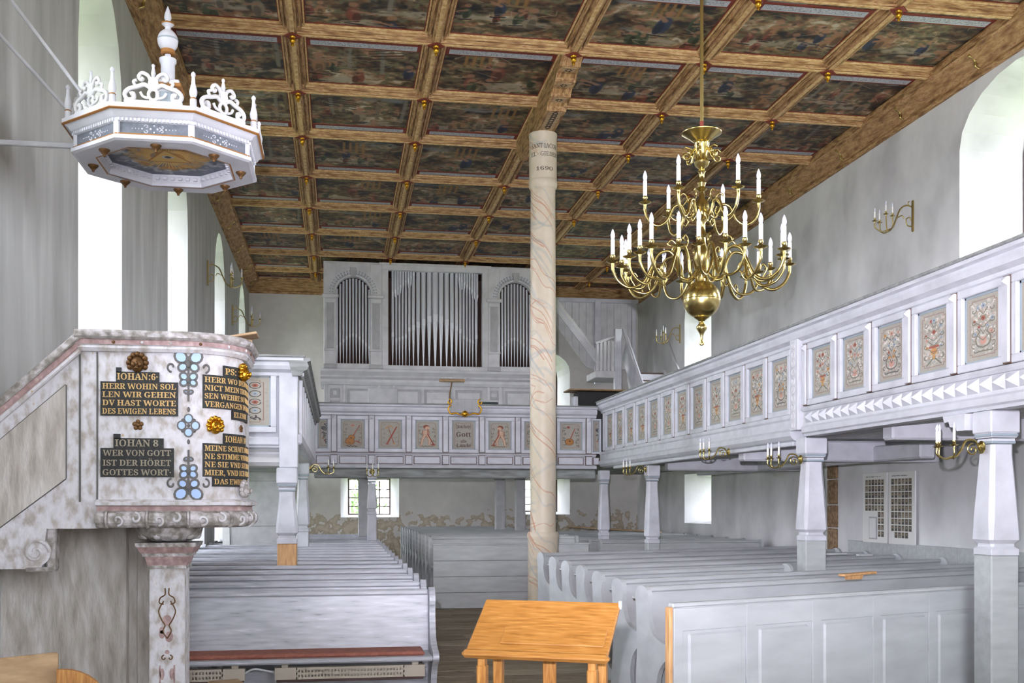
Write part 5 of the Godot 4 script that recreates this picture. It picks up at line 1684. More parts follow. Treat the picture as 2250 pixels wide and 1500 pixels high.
func bent(profile: Array, s0: float, s1: float, caps := true) -> Geo:
	var g := Geo.new()
	var ss := [s0]
	for k in 40:
		var q := FLAT + k * ROUND * PI / 2 / 12.0
		if k <= 12 and q > s0 + 0.001 and q < s1 - 0.001:
			ss.append(q)
	ss.append(s1)
	for i in profile.size() - 1:
		var a: Vector2 = profile[i]
		var b: Vector2 = profile[i + 1]
		var d := (b - a).normalized()
		for k in ss.size() - 1:
			var n0 := plan_normal(ss[k])
			var n1 := plan_normal(ss[k + 1])
			var m0 := (n0 * d.y - Vector3.UP * d.x).normalized()
			var m1 := (n1 * d.y - Vector3.UP * d.x).normalized()
			g.smooth(plan(ss[k], a.x, a.y), plan(ss[k + 1], a.x, a.y), plan(ss[k + 1], b.x, b.y), plan(ss[k], b.x, b.y), m0, m1, m1, m0)
	if caps:
		for e in [s0, s1]:
			var tn := frame_at(e, 0, 0).basis.x * (-1.0 if e == s0 else 1.0)
			for i in range(1, profile.size() - 1):
				g.tri(plan(e, profile[0].x, profile[0].y), plan(e, profile[i].x, profile[i].y), plan(e, profile[i + 1].x, profile[i + 1].y), tn, tn, tn)
	return g


func plate(s0: float, s1: float, y0: float, y1: float, thick := 0.012) -> Geo:
	return bent([Vector2(0, y0), Vector2(thick, y0), Vector2(thick, y1), Vector2(0, y1)], s0, s1)


func words(parent: Node3D, text: String, s_left: float, y: float, h: float, width: float, m: Material) -> void:
	var g := Geo.new()
	put_letters(g, text, h, func(q: Vector3) -> Vector3: return plan(s_left + width / 2 + q.x, 0.0125 + maxf(q.z, 0.0), y + q.y), width, true, 0.003)
	part("gilt_lettering", g, m, parent)


func head(parent: Node3D, s: float, y: float, k: float, m: Material) -> void:
	# a small carved head: cheeks, brow, nose and a wreath of locks
	var f := frame_at(s, 0.0, y)
	var g := Geo.new()
	var put := func(x: float, yy: float, z: float, r: Vector3) -> void:
		g.ball(Vector3(x, yy, z) * k, r * k, 8, 6)
	put.call(0, -0.004, 0.014, Vector3(0.026, 0.030, 0.026))
	put.call(-0.011, -0.006, 0.034, Vector3(0.010, 0.010, 0.008))
	put.call(0.011, -0.006, 0.034, Vector3(0.010, 0.010, 0.008))
	put.call(0, -0.002, 0.042, Vector3(0.005, 0.009, 0.006))
	put.call(0, -0.018, 0.034, Vector3(0.009, 0.005, 0.006))
	for i in 9:
		var a := -0.5 + (PI + 1.0) * i / 8.0
		put.call(cos(a) * 0.031, 0.002 + sin(a) * 0.033, 0.012, Vector3(0.011, 0.011, 0.012))
	var o := part("carved_head", g, m, parent)
	o.transform = f


func boss(parent: Node3D, s: float, y: float, r: float, m: Material) -> void:
	var g := Geo.new().ball(Vector3(0, 0, 0.004), Vector3(r * 0.45, r * 0.45, 0.010), 8, 5)
	for k in 5:
		var a := TAU * k / 5 + PI / 2
		g.ball(Vector3(cos(a) * r * 0.6, sin(a) * r * 0.6, 0.003), Vector3(r * 0.42, r * 0.42, 0.008), 8, 5)
	var o := part("flower_boss", g, m, parent)
	o.transform = frame_at(s, 0.0, y)


func fret(parent: Node3D, s: float, y: float, up: float) -> void:
	# pierced ornament: dark grey outlines round light blue petals
	var o := Node3D.new()
	o.name = "fret_ornament"
	parent.add_child(o, true)
	o.transform = frame_at(s, 0.0, y).scaled_local(Vector3(1.12, 1.22, 1.0))
	var dark := Geo.new()
	var petals := [[0.040, 0.125, 0.036, 0.030, 0.5], [0.030, 0.075, 0.026, 0.022, -0.4], [0.024, 0.028, 0.024, 0.020, 0.5], [0.024, -0.002, 0.022, 0.018, -0.3], [0.012, -0.048, 0.013, 0.009, 0.3]]
	for p in petals:
		for sg in [-1.0, 1.0]:
			var x := Transform3D(Basis(Vector3(0, 0, 1), sg * p[4] * up), Vector3(sg * p[0], p[1] * up, 0))
			dark.prism(ring2(Vector2.ZERO, Vector2(p[2] + 0.004, p[3] + 0.004), 12), 0.0, 0.009, x)
			part("blue_petal", Geo.new().prism(ring2(Vector2.ZERO, Vector2(p[2] - 0.008, p[3] - 0.007), 10), 0.004, 0.0125, x), M.blue, o)
	for sg in [-1.0, 1.0]:
		var sp := spiral(Vector2(sg * 0.088, 0.075 * up), 0.026, 0.007, -PI / 2 * up if sg > 0 else PI + PI / 2 * up, (-PI / 2 + 5.0) * up if sg > 0 else PI + (PI / 2 - 5.0) * up, 12)
		dark.tube(to3(sp, 0.005), 0.006, 6)
	dark.tube([Vector3(0, 0.13 * up, 0.004), Vector3(0, -0.095 * up, 0.004)], 0.006, 6)
	for q in [0.09, 0.012]:
		dark.ball(Vector3(0, q * up, 0.008), Vector3(0.017, 0.020, 0.011), 8, 5)
	dark.ball(Vector3(0, -0.135 * up, 0.003), Vector3(0.008, 0.013, 0.005), 8, 5)
	part("outline", dark, M.fret, o)


func build_pulpit() -> void:
	var t := thing("pulpit", "chipped white pulpit basket with black text plaques on a carved pillar", "pulpit", v(-1.04, 0, 6.95))
	# basket wall and the back part that runs to the pier
	part("basket", bent([Vector2(0, 1.66), Vector2(0, 2.58)], 0.0, 1.42, false), M.chipped, t)
	var floor_pts := []
	for k in 22:
		var q := plan(1.42 * k / 21.0, 0.02, 0)
		floor_pts.append(Vector2(q.x, -q.z))
	floor_pts.append(Vector2(-0.39, 0.53))
	part("basket_floor", Geo.new().prism(floor_pts, 1.505, 1.60, Transform3D(Basis(Vector3.RIGHT, Vector3(0, 0, -1), Vector3.UP), Vector3.ZERO)), M.chipped_grey, t)
	part("rim", bent([Vector2(-0.02, 2.565), Vector2(0.02, 2.565), Vector2(0.035, 2.585), Vector2(0.03, 2.60), Vector2(0.04, 2.605)], -0.12, 1.42), M.chipped, t)
	var frieze := part("rim_frieze", bent([Vector2(0.0, 2.60), Vector2(0.036, 2.603), Vector2(0.036, 2.635), Vector2(0.0, 2.637)], -0.12, 1.42), M.mauve, t)
	for k in 7:
		var s := 0.10 + k * 0.165
		var o := part("rim_stud", Geo.new().ball(Vector3.ZERO, Vector3(0.010, 0.010, 0.006), 8, 5), M.chipped if k % 3 else M.bronze, frieze)
		o.transform = frame_at(s, 0.038, 2.619)
	part("rim_cap", bent([Vector2(-0.05, 2.635), Vector2(0.045, 2.635), Vector2(0.06, 2.65), Vector2(0.065, 2.675), Vector2(0.05, 2.69), Vector2(-0.05, 2.695)], -0.12, 1.42), M.chipped_grey, t)
	# base mouldings and the carved roll
	part("base_moulding", bent([Vector2(0.0, 1.675), Vector2(0.03, 1.672), Vector2(0.055, 1.66), Vector2(0.055, 1.64), Vector2(0.03, 1.635), Vector2(0.0, 1.635)].map(func(q): return q), 0.0, 1.42), M.chipped, t)
	part("base_band", bent([Vector2(0.0, 1.60), Vector2(0.022, 1.60), Vector2(0.022, 1.638), Vector2(0.0, 1.638)], 0.0, 1.42), M.mauve, t)
	var roll := []
	for k in 9:
		var a := -PI / 2 + PI * k / 8.0
		roll.append(Vector2(0.012 + cos(a) * 0.05, 1.555 + sin(a) * 0.052))
	var rl := part("carved_roll", bent(roll, 0.0, 1.42), M.chipped_grey, t)
	var on_roll := func(s: float, f: float) -> Vector3:
		var a := clampf(f, -1, 1) * 1.2
		return plan(s, 0.013 + cos(a) * 0.051, 1.555 + sin(a) * 0.053)
	for k in 5:
		var s := 0.06 + k * 0.235
		var strap := []
		for i in 7:
			strap.append(on_roll.call(s, -0.95 + 1.9 * i / 6))
		part("strap", Geo.new().tube(strap, 0.011, 6), M.chipped_grey, rl)
		for h in [-1.0, 1.0]:
			var sp := spiral(Vector2(s + 0.1175 + h * 0.05, 0.1 * h), 0.036, 0.006, PI / 2 * h, PI / 2 * h - h * 5.2, 14)
			part("carved_scroll", Geo.new().tube(sp.map(func(q): return on_roll.call(q.x, q.y * (1.0 if absf(q.y - 0.1 * h) < 1e-6 else 1.0) + (q.y - 0.1 * h) * 15.0)), 0.009, 5), M.chipped, rl)
	# text plaques
	var p1 := part("text_plaque", plate(0.02, 0.47, 2.18, 2.385), M.plaque, t)
	part("plaque_head", plate(0.11, 0.36, 2.385, 2.445).box(plan(0.125, 0.006, 2.455), Vector3(0.03, 0.03, 0.012)), M.plaque, p1)
	words(p1, "IOHAN:6\u00b7", 0.118, 2.416, 0.038, 0.235, M.gilt_letter)
	for l in [["HERR WOHIN SOL", 2.357], ["LEN WIR GEHEN", 2.307], ["DV HAST WORTE", 2.257], ["DES EWIGEN LEBENS", 2.207]]:
		words(p1, l[0], 0.032, l[1], 0.033, 0.425, M.gilt_letter)
	var p2 := part("text_plaque", plate(0.02, 0.445, 1.81, 1.985), M.plaque, t)
	part("plaque_head", plate(0.095, 0.385, 1.985, 2.045).box(plan(0.115, 0.006, 2.055), Vector3(0.04, 0.03, 0.012)), M.plaque, p2)
	words(p2, "IOHAN 8", 0.105, 2.015, 0.04, 0.25, M.faded_letter)
	for l in [["WER VON GOTT", 1.955], ["IST DER H\u00d6RET", 1.895], ["GOTTES WORT\u00b7", 1.838]]:
		words(p2, l[0], 0.034, l[1], 0.035, 0.395, M.faded_letter)
	var p3 := part("text_plaque", plate(0.612, 1.22, 2.235, 2.44), M.plaque, t)
	part("plaque_head", plate(0.745, 1.02, 2.44, 2.505), M.plaque, p3)
	part("plaque_tail", plate(0.815, 1.15, 2.175, 2.235), M.plaque, p3)
	words(p3, "PS: 119", 0.755, 2.47, 0.038, 0.22, M.gilt_letter)
	for l in [["HERR WO DEIN GESETZ", 2.41], ["NICT MEIN TROST GEWE", 2.36], ["SEN WEHRE SO WEHR ICH", 2.31], ["VERGANGEN IN MEINEM", 2.26]]:
		words(p3, l[0], 0.622, l[1], 0.033, 0.58, M.gilt_letter)
	words(p3, "ELENDE", 0.825, 2.205, 0.032, 0.20, M.gilt_letter)
	var p4 := part("text_plaque", plate(0.612, 1.22, 1.815, 2.02), M.plaque, t)
	part("plaque_head", plate(0.745, 1.02, 2.02, 2.085), M.plaque, p4)
	part("plaque_tail", plate(0.67, 1.15, 1.755, 1.815), M.plaque, p4)
	words(p4, "IOHAN 10", 0.755, 2.05, 0.038, 0.24, M.gilt_letter)
	for l in [["MEINE SCHAFE H\u00d6REN MEI", 1.99], ["NE STIMME VND ICH KEN", 1.94], ["NE SIE VND SIE FOLGEN", 1.89], ["MIER, VND ICH GEBE IHN", 1.84]]:
		words(p4, l[0], 0.622, l[1], 0.033, 0.58, M.gilt_letter)
	words(p4, "DAS EWIGE LEBEN", 0.68, 1.785, 0.032, 0.44, M.gilt_letter)
	# carving on the basket
	fret(t, 0.53, 2.388, 1.0)
	fret(t, 0.53, 1.862, -1.0)
	var qf := Node3D.new()
	qf.name = "fret_rosette"
	t.add_child(qf, true)
	qf.transform = frame_at(0.53, 0.0, 2.125)
	var dk := Geo.new()
	for k in 4:
		var c := Vector2.from_angle(TAU * k / 4) * Vector2(0.040, 0.042)
		dk.prism(ring2(c, Vector2(0.029, 0.031), 12), 0.0, 0.009)
		part("blue_petal", Geo.new().prism(ring2(c, Vector2(0.020, 0.022), 10), 0.004, 0.0125), M.blue, qf)
		dk.ball(Vector3(cos(TAU * (k + 0.5) / 4) * 0.045, sin(TAU * (k + 0.5) / 4) * 0.045, 0.003), Vector3(0.012, 0.012, 0.006), 6, 4)
	dk.ball(Vector3(0, 0, 0.008), Vector3(0.010, 0.010, 0.008), 8, 5)
	part("outline", dk, M.fret, qf)
	head(t, 0.235, 2.495, 1.6, M.bronze)
	head(t, 0.685, 2.125, 1.45, M.gold)
	head(t, 0.93, 2.475, 1.5, M.gold)
	head(t, 0.94, 1.735, 1.5, M.chipped_grey)
	boss(t, 0.235, 2.125, 0.034, M.bronze)
	boss(t, 0.93, 2.125, 0.024, M.bronze)
	# small reading board on the rim
	part("book_board", Geo.new().box(Vector3(0.40, 2.72, -0.16), Vector3(0.26, 0.015, 0.22), 0.004, Basis(Vector3(0, 0, 1), 0.18)), M.tan_wood, t)
	part("book_board_stay", Geo.new().box(Vector3(0.44, 2.70, -0.16), Vector3(0.10, 0.02, 0.03), 0.003), M.tan_wood, t)
	# stair parapet that leaves to the left
	var sp := part("stair_parapet", Geo.new().prism([Vector2(-0.39, 1.50), Vector2(-0.39, 2.60), Vector2(-0.49, 2.645), Vector2(-1.10, 2.08), Vector2(-1.10, 1.26), Vector2(-0.71, 1.26), Vector2(-0.68, 1.50)], 0.10, 0.195), M.chipped, t)
	part("slanted_panel", Geo.new().prism([Vector2(-0.57, 1.80), Vector2(-0.57, 2.36), Vector2(-1.08, 1.90), Vector2(-1.08, 1.40)], 0.19, 0.205), M.pier, sp)
	for q in [[Vector2(-0.57, 1.80), Vector2(-0.57, 2.36)], [Vector2(-0.57, 2.36), Vector2(-1.08, 1.90)], [Vector2(-0.57, 1.80), Vector2(-1.08, 1.40)], [Vector2(-0.49, 1.66), Vector2(-0.49, 2.56)], [Vector2(-0.39, 1.66), Vector2(-0.39, 2.56)]]:
		part("joint_line", Geo.new().tube([Vector3(q[0].x, q[0].y, 0.2), Vector3(q[1].x, q[1].y, 0.2)], 0.006, 5), M.fret, sp)
	var slope := (Vector2(-1.10, 2.08) - Vector2(-0.49, 2.645)).normalized()
	for q in [[0.0, 0.045, 0.065, M.chipped_grey], [-0.05, 0.04, 0.05, M.mauve], [-0.09, 0.03, 0.045, M.chipped]]:
		var mid := (Vector2(-1.10, 2.08) + Vector2(-0.49, 2.645)) / 2 + Vector2(0, q[0] + 0.01)
		part("stair_rail", Geo.new().box(Vector3(mid.x, mid.y, 0.17), Vector3(0.84, q[1], q[2] * 2 + 0.03), 0.008, Basis(Vector3(0, 0, 1), slope.angle())), q[3], sp)
	part("scroll_bracket", Geo.new().prism(ring2(Vector2(-0.74, 1.36), Vector2(0.085, 0.085), 18), 0.10, 0.20).tube(to3(spiral(Vector2(-0.74, 1.36), 0.08, 0.01, 0.0, 9.0, 26), 0.2), 0.012, 6), M.chipped, sp)
	part("bracket_board", Geo.new().box(Vector3(-0.66, 1.38, 0.13), Vector3(0.05, 0.26, 0.1), 0.008).box(Vector3(-0.72, 1.255, 0.14), Vector3(0.16, 0.03, 0.12), 0.006), M.chipped_grey, sp)
	# bowl, stepped capital and square pillar
	part("bowl", Geo.new().lathe([Vector2(0.10, 1.415), Vector2(0.15, 1.425), Vector2(0.19, 1.455), Vector2(0.205, 1.505)], 20), M.chipped_grey, t)
	for k in 10:
		var a := TAU * k / 10
		part("gadroon", Geo.new().ball(Vector3(cos(a) * 0.165, 1.455, sin(a) * 0.165), Vector3(0.028, 0.028, 0.028), 8, 5), M.chipped, t)
	var f8 := sqrt(2.0)
	var step := func(r0: float, y0: float, r1: float, y1: float) -> Geo:
		return Geo.new().lathe([Vector2(0, y0), Vector2(r0 * f8, y0), Vector2(r1 * f8, y1), Vector2(0, y1)], 4, Transform3D.IDENTITY, true, PI / 4)
	part("capital_step", step.call(0.175, 1.385, 0.18, 1.41), M.chipped_grey, t)
	part("capital_step", step.call(0.15, 1.345, 0.17, 1.385), M.mauve, t)
	part("capital_step", step.call(0.14, 1.325, 0.145, 1.345), M.chipped_grey, t)
	part("capital_step", step.call(0.115, 1.27, 0.13, 1.325), M.mauve, t)
	part("capital_step", step.call(0.118, 1.25, 0.115, 1.27), M.chipped_grey, t)
	var shaft := part("pillar", Geo.new().lathe([Vector2(0.106 * f8, 0.0), Vector2(0.106 * f8, 0.45), Vector2(0.104 * f8, 1.25)], 4, Transform3D.IDENTITY, true, PI / 4), M.chipped, t)
	# sunk brown ornament on the pillar's front
	var z := 0.1055
	for q in [[0.0, 0.93, 0.028, 0.035], [-0.03, 0.87, 0.016, 0.022], [0.012, 0.83, 0.024, 0.034], [-0.03, 0.845, 0.018, 0.026], [-0.03, 0.60, 0.014, 0.036], [0.028, 0.60, 0.014, 0.036], [0.0, 0.50, 0.02, 0.034], [0.0, 0.735, 0.014, 0.014]]:
		part("sunk_ornament", Geo.new().prism(ring2(Vector2(q[0], q[1]), Vector2(q[2], q[3]), 12), z - 0.02, z + 0.002), M.mauve, shaft)
	for s in [-1.0, 1.0]:
		var lines := [curve([Vector2(s * 0.012, 1.13), Vector2(s * 0.012, 1.09), Vector2(s * 0.04, 1.07), Vector2(s * 0.045, 1.04), Vector2(s * 0.02, 1.03)], 4), curve([Vector2(s * 0.02, 1.05), Vector2(s * 0.05, 0.99), Vector2(s * 0.03, 0.93), Vector2(s * 0.012, 0.90), Vector2(s * 0.025, 0.865), Vector2(0, 0.82)], 4), spiral(Vector2(s * 0.018, 0.70), 0.018, 0.004, PI / 2, PI / 2 - s * 5.0, 10)]
		for l in lines:
			part("incised_line", Geo.new().tube(to3(l, z + 0.001), 0.004, 5), M.bronze, shaft)
		part("sunk_ornament", Geo.new().box(Vector3(s * 0.043, 0.58, z - 0.006), Vector3(0.010, 0.15, 0.016)), M.mauve, shaft)


func build_sounding_board() -> void:
	var c := v(-1.10, 0, 7.27)
	var t := thing("sounding_board", "white octagonal sounding board with scroll cresting hung over the pulpit", "sounding board", c + Vector3(0, 3.84, 0))
	var f8 := 1.0 / cos(PI / 8)
	var oct := func(prof: Array) -> Geo:
		return Geo.new().lathe(prof.map(func(q): return Vector2(q.x * f8, q.y)), 8, Transform3D.IDENTITY, true, PI / 8)
	# heights from the underside at 3.84
	var gp := Geo.new()
	for k in 8:
		var a0 := PI / 8 + TAU * k / 8
		var a1 := a0 + TAU / 8
		var r := 0.385 * f8
		gp.tri(Vector3(0, 0.075, 0), Vector3(cos(a0) * r, 0.075, sin(a0) * r), Vector3(cos(a1) * r, 0.075, sin(a1) * r), Vector3.DOWN, Vector3.DOWN, Vector3.DOWN, Vector2(0.5, 0.5), Vector2(0.5 + cos(a0) * 0.5, 0.5 - sin(a0) * 0.5), Vector2(0.5 + cos(a1) * 0.5, 0.5 - sin(a1) * 0.5))
	part("painted_underside", gp, imat(glory_image(), 0.7), t)
	part("inner_moulding", oct.call([Vector2(0.40, 0.0), Vector2(0.395, 0.02), Vector2(0.385, 0.03), Vector2(0.385, 0.075)]), M.white, t)
	part("underside", oct.call([Vector2(0.395, 0.0), Vector2(0.53, 0.0)]), M.white, t)
	part("gilt_line", oct.call([Vector2(0.405, -0.003), Vector2(0.415, -0.003)]), M.ochre_line, t)
	part("lower_moulding", oct.call([Vector2(0.53, 0.0), Vector2(0.55, 0.008), Vector2(0.55, 0.03), Vector2(0.535, 0.037)]), M.white, t)
	part("gilt_line", oct.call([Vector2(0.537, 0.034), Vector2(0.54, 0.037), Vector2(0.537, 0.044)]), M.ochre_line, t)
	part("frieze", oct.call([Vector2(0.525, 0.037), Vector2(0.525, 0.115)]), M.slate, t)
	part("cornice", oct.call([Vector2(0.525, 0.112), Vector2(0.535, 0.115), Vector2(0.535, 0.135), Vector2(0.555, 0.142), Vector2(0.565, 0.16), Vector2(0.59, 0.172), Vector2(0.60, 0.178), Vector2(0.60, 0.205), Vector2(0.58, 0.212), Vector2(0, 0.215)]), M.white, t)
	part("gilt_line", oct.call([Vector2(0.588, 0.168), Vector2(0.602, 0.174), Vector2(0.60, 0.18)]), M.ochre_line, t)
	part("inner_lid", oct.call([Vector2(0.0, 0.09), Vector2(0.50, 0.09)]), M.white, t)
	var dent := Geo.new()
	var blocks := Geo.new()
	for k in 8:
		var a := TAU * k / 8
		var nn := Vector3(cos(a), 0, sin(a))
		var tn := Vector3(-sin(a), 0, cos(a))
		var b := Basis(tn, Vector3.UP, nn)
		for i in 18:
			dent.box(nn * 0.54 + tn * (-0.204 + i * 0.024) + Vector3(0, 0.124, 0), Vector3(0.012, 0.018, 0.014), 0.0, b)
		for i in 6:
			blocks.box(nn * 0.375 + tn * (-0.125 + i * 0.05) + Vector3(0, 0.045, 0), Vector3(0.028, 0.022, 0.022), 0.003, b)
		# white strapwork on the dark frieze
		var sw := Geo.new()
		for s in [-1.0, 1.0]:
			for h in [-1.0, 1.0]:
				var sp := spiral(Vector2(s * 0.045, h * 0.014), 0.014, 0.003, 0, s * h * 5.5, 10)
				sw.tube(sp.map(func(q): return nn * 0.526 + tn * q.x + Vector3(0, 0.076 + q.y, 0)), 0.0028, 4)
			for i in 3:
				sw.ball(nn * 0.526 + tn * s * (0.09 + i * 0.018) + Vector3(0, 0.076, 0), Vector3(0.004, 0.004, 0.004), 6, 4)
			sw.ball(nn * 0.526 + tn * s * 0.02 + Vector3(0, 0.076, 0), Vector3(0.007, 0.007, 0.007), 6, 4)
			sw.ball(nn * 0.526 + Vector3(0, 0.076 + s * 0.02, 0), Vector3(0.006, 0.006, 0.006), 6, 4)
			sw.ball(nn * 0.526 + tn * s * 0.07 + Vector3(0, 0.076, 0), Vector3(0.006, 0.006, 0.006), 6, 4)
		part("strapwork", sw, M.white, t)
		# shell bosses underneath
		var sh := Geo.new().lathe([Vector2(0, -0.045), Vector2(0.008, -0.042), Vector2(0.009, -0.032), Vector2(0.022, -0.018), Vector2(0.034, -0.006), Vector2(0.034, 0.0)], 10)
		part("shell_boss", sh, M.bronze, t, nn * 0.465)
		# corner pilaster on the frieze, finial on the corner
		var av := a + PI / 8
		var nv := Vector3(cos(av), 0, sin(av))
		part("frieze_pilaster", Geo.new().box(nv * 0.525 * f8 + Vector3(0, 0.076, 0), Vector3(0.036, 0.078, 0.02), 0.003, Basis(Vector3(-sin(av), 0, cos(av)), Vector3.UP, nv)), M.white, t)
		var fi := part("finial", Geo.new().lathe([Vector2(0.02, 0.0), Vector2(0.02, 0.05), Vector2(0.012, 0.058), Vector2(0.022, 0.078), Vector2(0.024, 0.10), Vector2(0.012, 0.15), Vector2(0.009, 0.19), Vector2(0.014, 0.195), Vector2(0.014, 0.207), Vector2(0.008, 0.215), Vector2(0, 0.222)], 10), M.white, t, nv * 0.565 * f8 + Vector3(0, 0.205, 0))
		part("gilt_ring", Geo.new().lathe([Vector2(0.020, 0.052), Vector2(0.021, 0.056), Vector2(0.014, 0.062)], 10), M.ochre_line, fi)
		# pierced scroll crest
		var cr := Node3D.new()
		cr.name = "crest"
		t.add_child(cr, true)
		cr.transform = Transform3D(Basis(Vector3(nn.z, 0, -nn.x), Vector3.UP, nn), nn * 0.555 + Vector3(0, 0.212, 0))
		var g := Geo.new()
		g.box(Vector3(0, 0.012, 0), Vector3(0.34, 0.026, 0.022), 0.004)
		g.tube(to3(ring2(Vector2(0, 0.062), Vector2(0.028, 0.032), 14) + [Vector2(0.028, 0.062)]), 0.011, 6)
		g.prism([Vector2(-0.02, 0.09), Vector2(0.02, 0.09), Vector2(0.03, 0.13), Vector2(0.022, 0.165), Vector2(-0.022, 0.165), Vector2(-0.03, 0.13)], -0.010, 0.010)
		for s in [-1.0, 1.0]:
			g.tube(to3(curve([Vector2(s * 0.015, 0.10), Vector2(s * 0.05, 0.12), Vector2(s * 0.095, 0.105), Vector2(s * 0.14, 0.09), Vector2(s * 0.165, 0.06), Vector2(s * 0.15, 0.028), Vector2(s * 0.115, 0.032), Vector2(s * 0.115, 0.062), Vector2(s * 0.135, 0.058)], 4)), 0.014, 6)
			g.tube(to3(curve([Vector2(s * 0.015, 0.14), Vector2(s * 0.03, 0.175), Vector2(s * 0.065, 0.19), Vector2(s * 0.085, 0.165), Vector2(s * 0.07, 0.148), Vector2(s * 0.058, 0.162)], 4)), 0.012, 6)
			g.tube(to3(curve([Vector2(s * 0.10, 0.105), Vector2(s * 0.115, 0.135), Vector2(s * 0.095, 0.145)], 4)), 0.010, 6)
			g.tube(to3(curve([Vector2(s * 0.03, 0.04), Vector2(s * 0.06, 0.05), Vector2(s * 0.075, 0.075)], 4)), 0.009, 6)
		part("scrollwork", g, M.offwhite, cr)
		part("crest_finial", Geo.new().lathe([Vector2(0.008, 0.16), Vector2(0.012, 0.175), Vector2(0.014, 0.19), Vector2(0.007, 0.225), Vector2(0.010, 0.232), Vector2(0.010, 0.242), Vector2(0, 0.25)], 8), M.white, cr)
	part("dentils", dent, M.white, t).set_meta("kind", "stuff")
	part("inner_blocks", blocks, M.white, t)
	# middle turret
	part("turret_base", Geo.new().box(Vector3(0, 0.36, 0), Vector3(0.14, 0.30, 0.14), 0.006), M.white, t)
	part("turret_panel", Geo.new().box(Vector3(0, 0.42, 0.068), Vector3(0.08, 0.12, 0.012), 0.003).box(Vector3(0.068, 0.42, 0), Vector3(0.012, 0.12, 0.08), 0.003), M.blue_grey, t)
	part("turret_cap", Geo.new().box(Vector3(0, 0.52, 0), Vector3(0.19, 0.025, 0.19), 0.005), M.ochre_line, t)
	part("turret_cap", Geo.new().box(Vector3(0, 0.543, 0), Vector3(0.165, 0.03, 0.165), 0.006), M.white, t)
	part("turret_shaft", Geo.new().lathe([Vector2(0.045, 0.555), Vector2(0.045, 0.68), Vector2(0.055, 0.70), Vector2(0.055, 0.715), Vector2(0.02, 0.73), Vector2(0.02, 0.745)], 16), M.white, t)
	part("gilt_ring", Geo.new().lathe([Vector2(0.03, 0.745), Vector2(0.045, 0.75), Vector2(0.045, 0.775), Vector2(0.03, 0.78)], 16), M.ochre_line, t)
	part("turret_ball", Geo.new().ball(Vector3(0, 0.835, 0), Vector3(0.066, 0.075, 0.066), 16, 12), M.white, t)
	part("ball_band", Geo.new().lathe([Vector2(0.066, 0.838), Vector2(0.0675, 0.842), Vector2(0.066, 0.848)], 16), M.blue_grey, t)
	part("turret_tip", Geo.new().lathe([Vector2(0.02, 0.905), Vector2(0.018, 0.925), Vector2(0.042, 0.945), Vector2(0.042, 0.95), Vector2(0.015, 0.965), Vector2(0.024, 0.985), Vector2(0.02, 1.01), Vector2(0.007, 1.05), Vector2(0, 1.065)], 12), M.white, t)
	part("gilt_ring", Geo.new().lathe([Vector2(0.04, 0.942), Vector2(0.044, 0.947), Vector2(0.04, 0.953)], 12), M.ochre_line, t)
	# iron stays to the wall
	for q in [[Vector3(-0.36, 0.21, 0.30), Vector3(-1.035, 1.10, 0.30)], [Vector3(-0.50, 0.21, 0.05), Vector3(-1.035, 0.80, 0.05)]]:
		part("stay_rod", Geo.new().tube([q[0], q[1]], 0.011, 8), M.white, t)
	part("stay_bar", Geo.new().box(Vector3(-0.79, 0.085, 0.1), Vector3(0.51, 0.032, 0.03), 0.004), M.white, t)


# ---------------------------------------------------------------- brass lights (none is lit)
var shapes := {}


func candle_shapes() -> void:
	shapes.pan = Geo.new().lathe([Vector2(0, -0.012), Vector2(0.012, -0.010), Vector2(0.040, 0.0), Vector2(0.043, 0.004), Vector2(0.030, 0.003), Vector2(0.014, 0.0)], 14).mesh()
	shapes.socket = Geo.new().lathe([Vector2(0.008, -0.03), Vector2(0.012, -0.012), Vector2(0.010, 0.0), Vector2(0.016, 0.012), Vector2(0.012, 0.022), Vector2(0.018, 0.034), Vector2(0.015, 0.045), Vector2(0.0, 0.046)], 10).mesh()
	shapes.candle = Geo.new().lathe([Vector2(0.0135, 0.04), Vector2(0.0135, 0.145), Vector2(0.0, 0.146)], 10).mesh()
	shapes.bulb = Geo.new().lathe([Vector2(0.009, 0.145), Vector2(0.014, 0.16), Vector2(0.0155, 0.175), Vector2(0.011, 0.195), Vector2(0.004, 0.212), Vector2(0, 0.216)], 10).mesh()


func candle_on(arm: Node3D, at: Vector3, k := 1.0) -> void:
	for q in [["drip_pan", shapes.pan, M.brass], ["candle_socket", shapes.socket, M.brass], ["candle_sleeve", shapes.candle, M.candle], ["candle_bulb", shapes.bulb, M.bulb]]:
		var o := part(q[0], q[1], q[2], arm, at)
		o.scale = Vector3.ONE * k


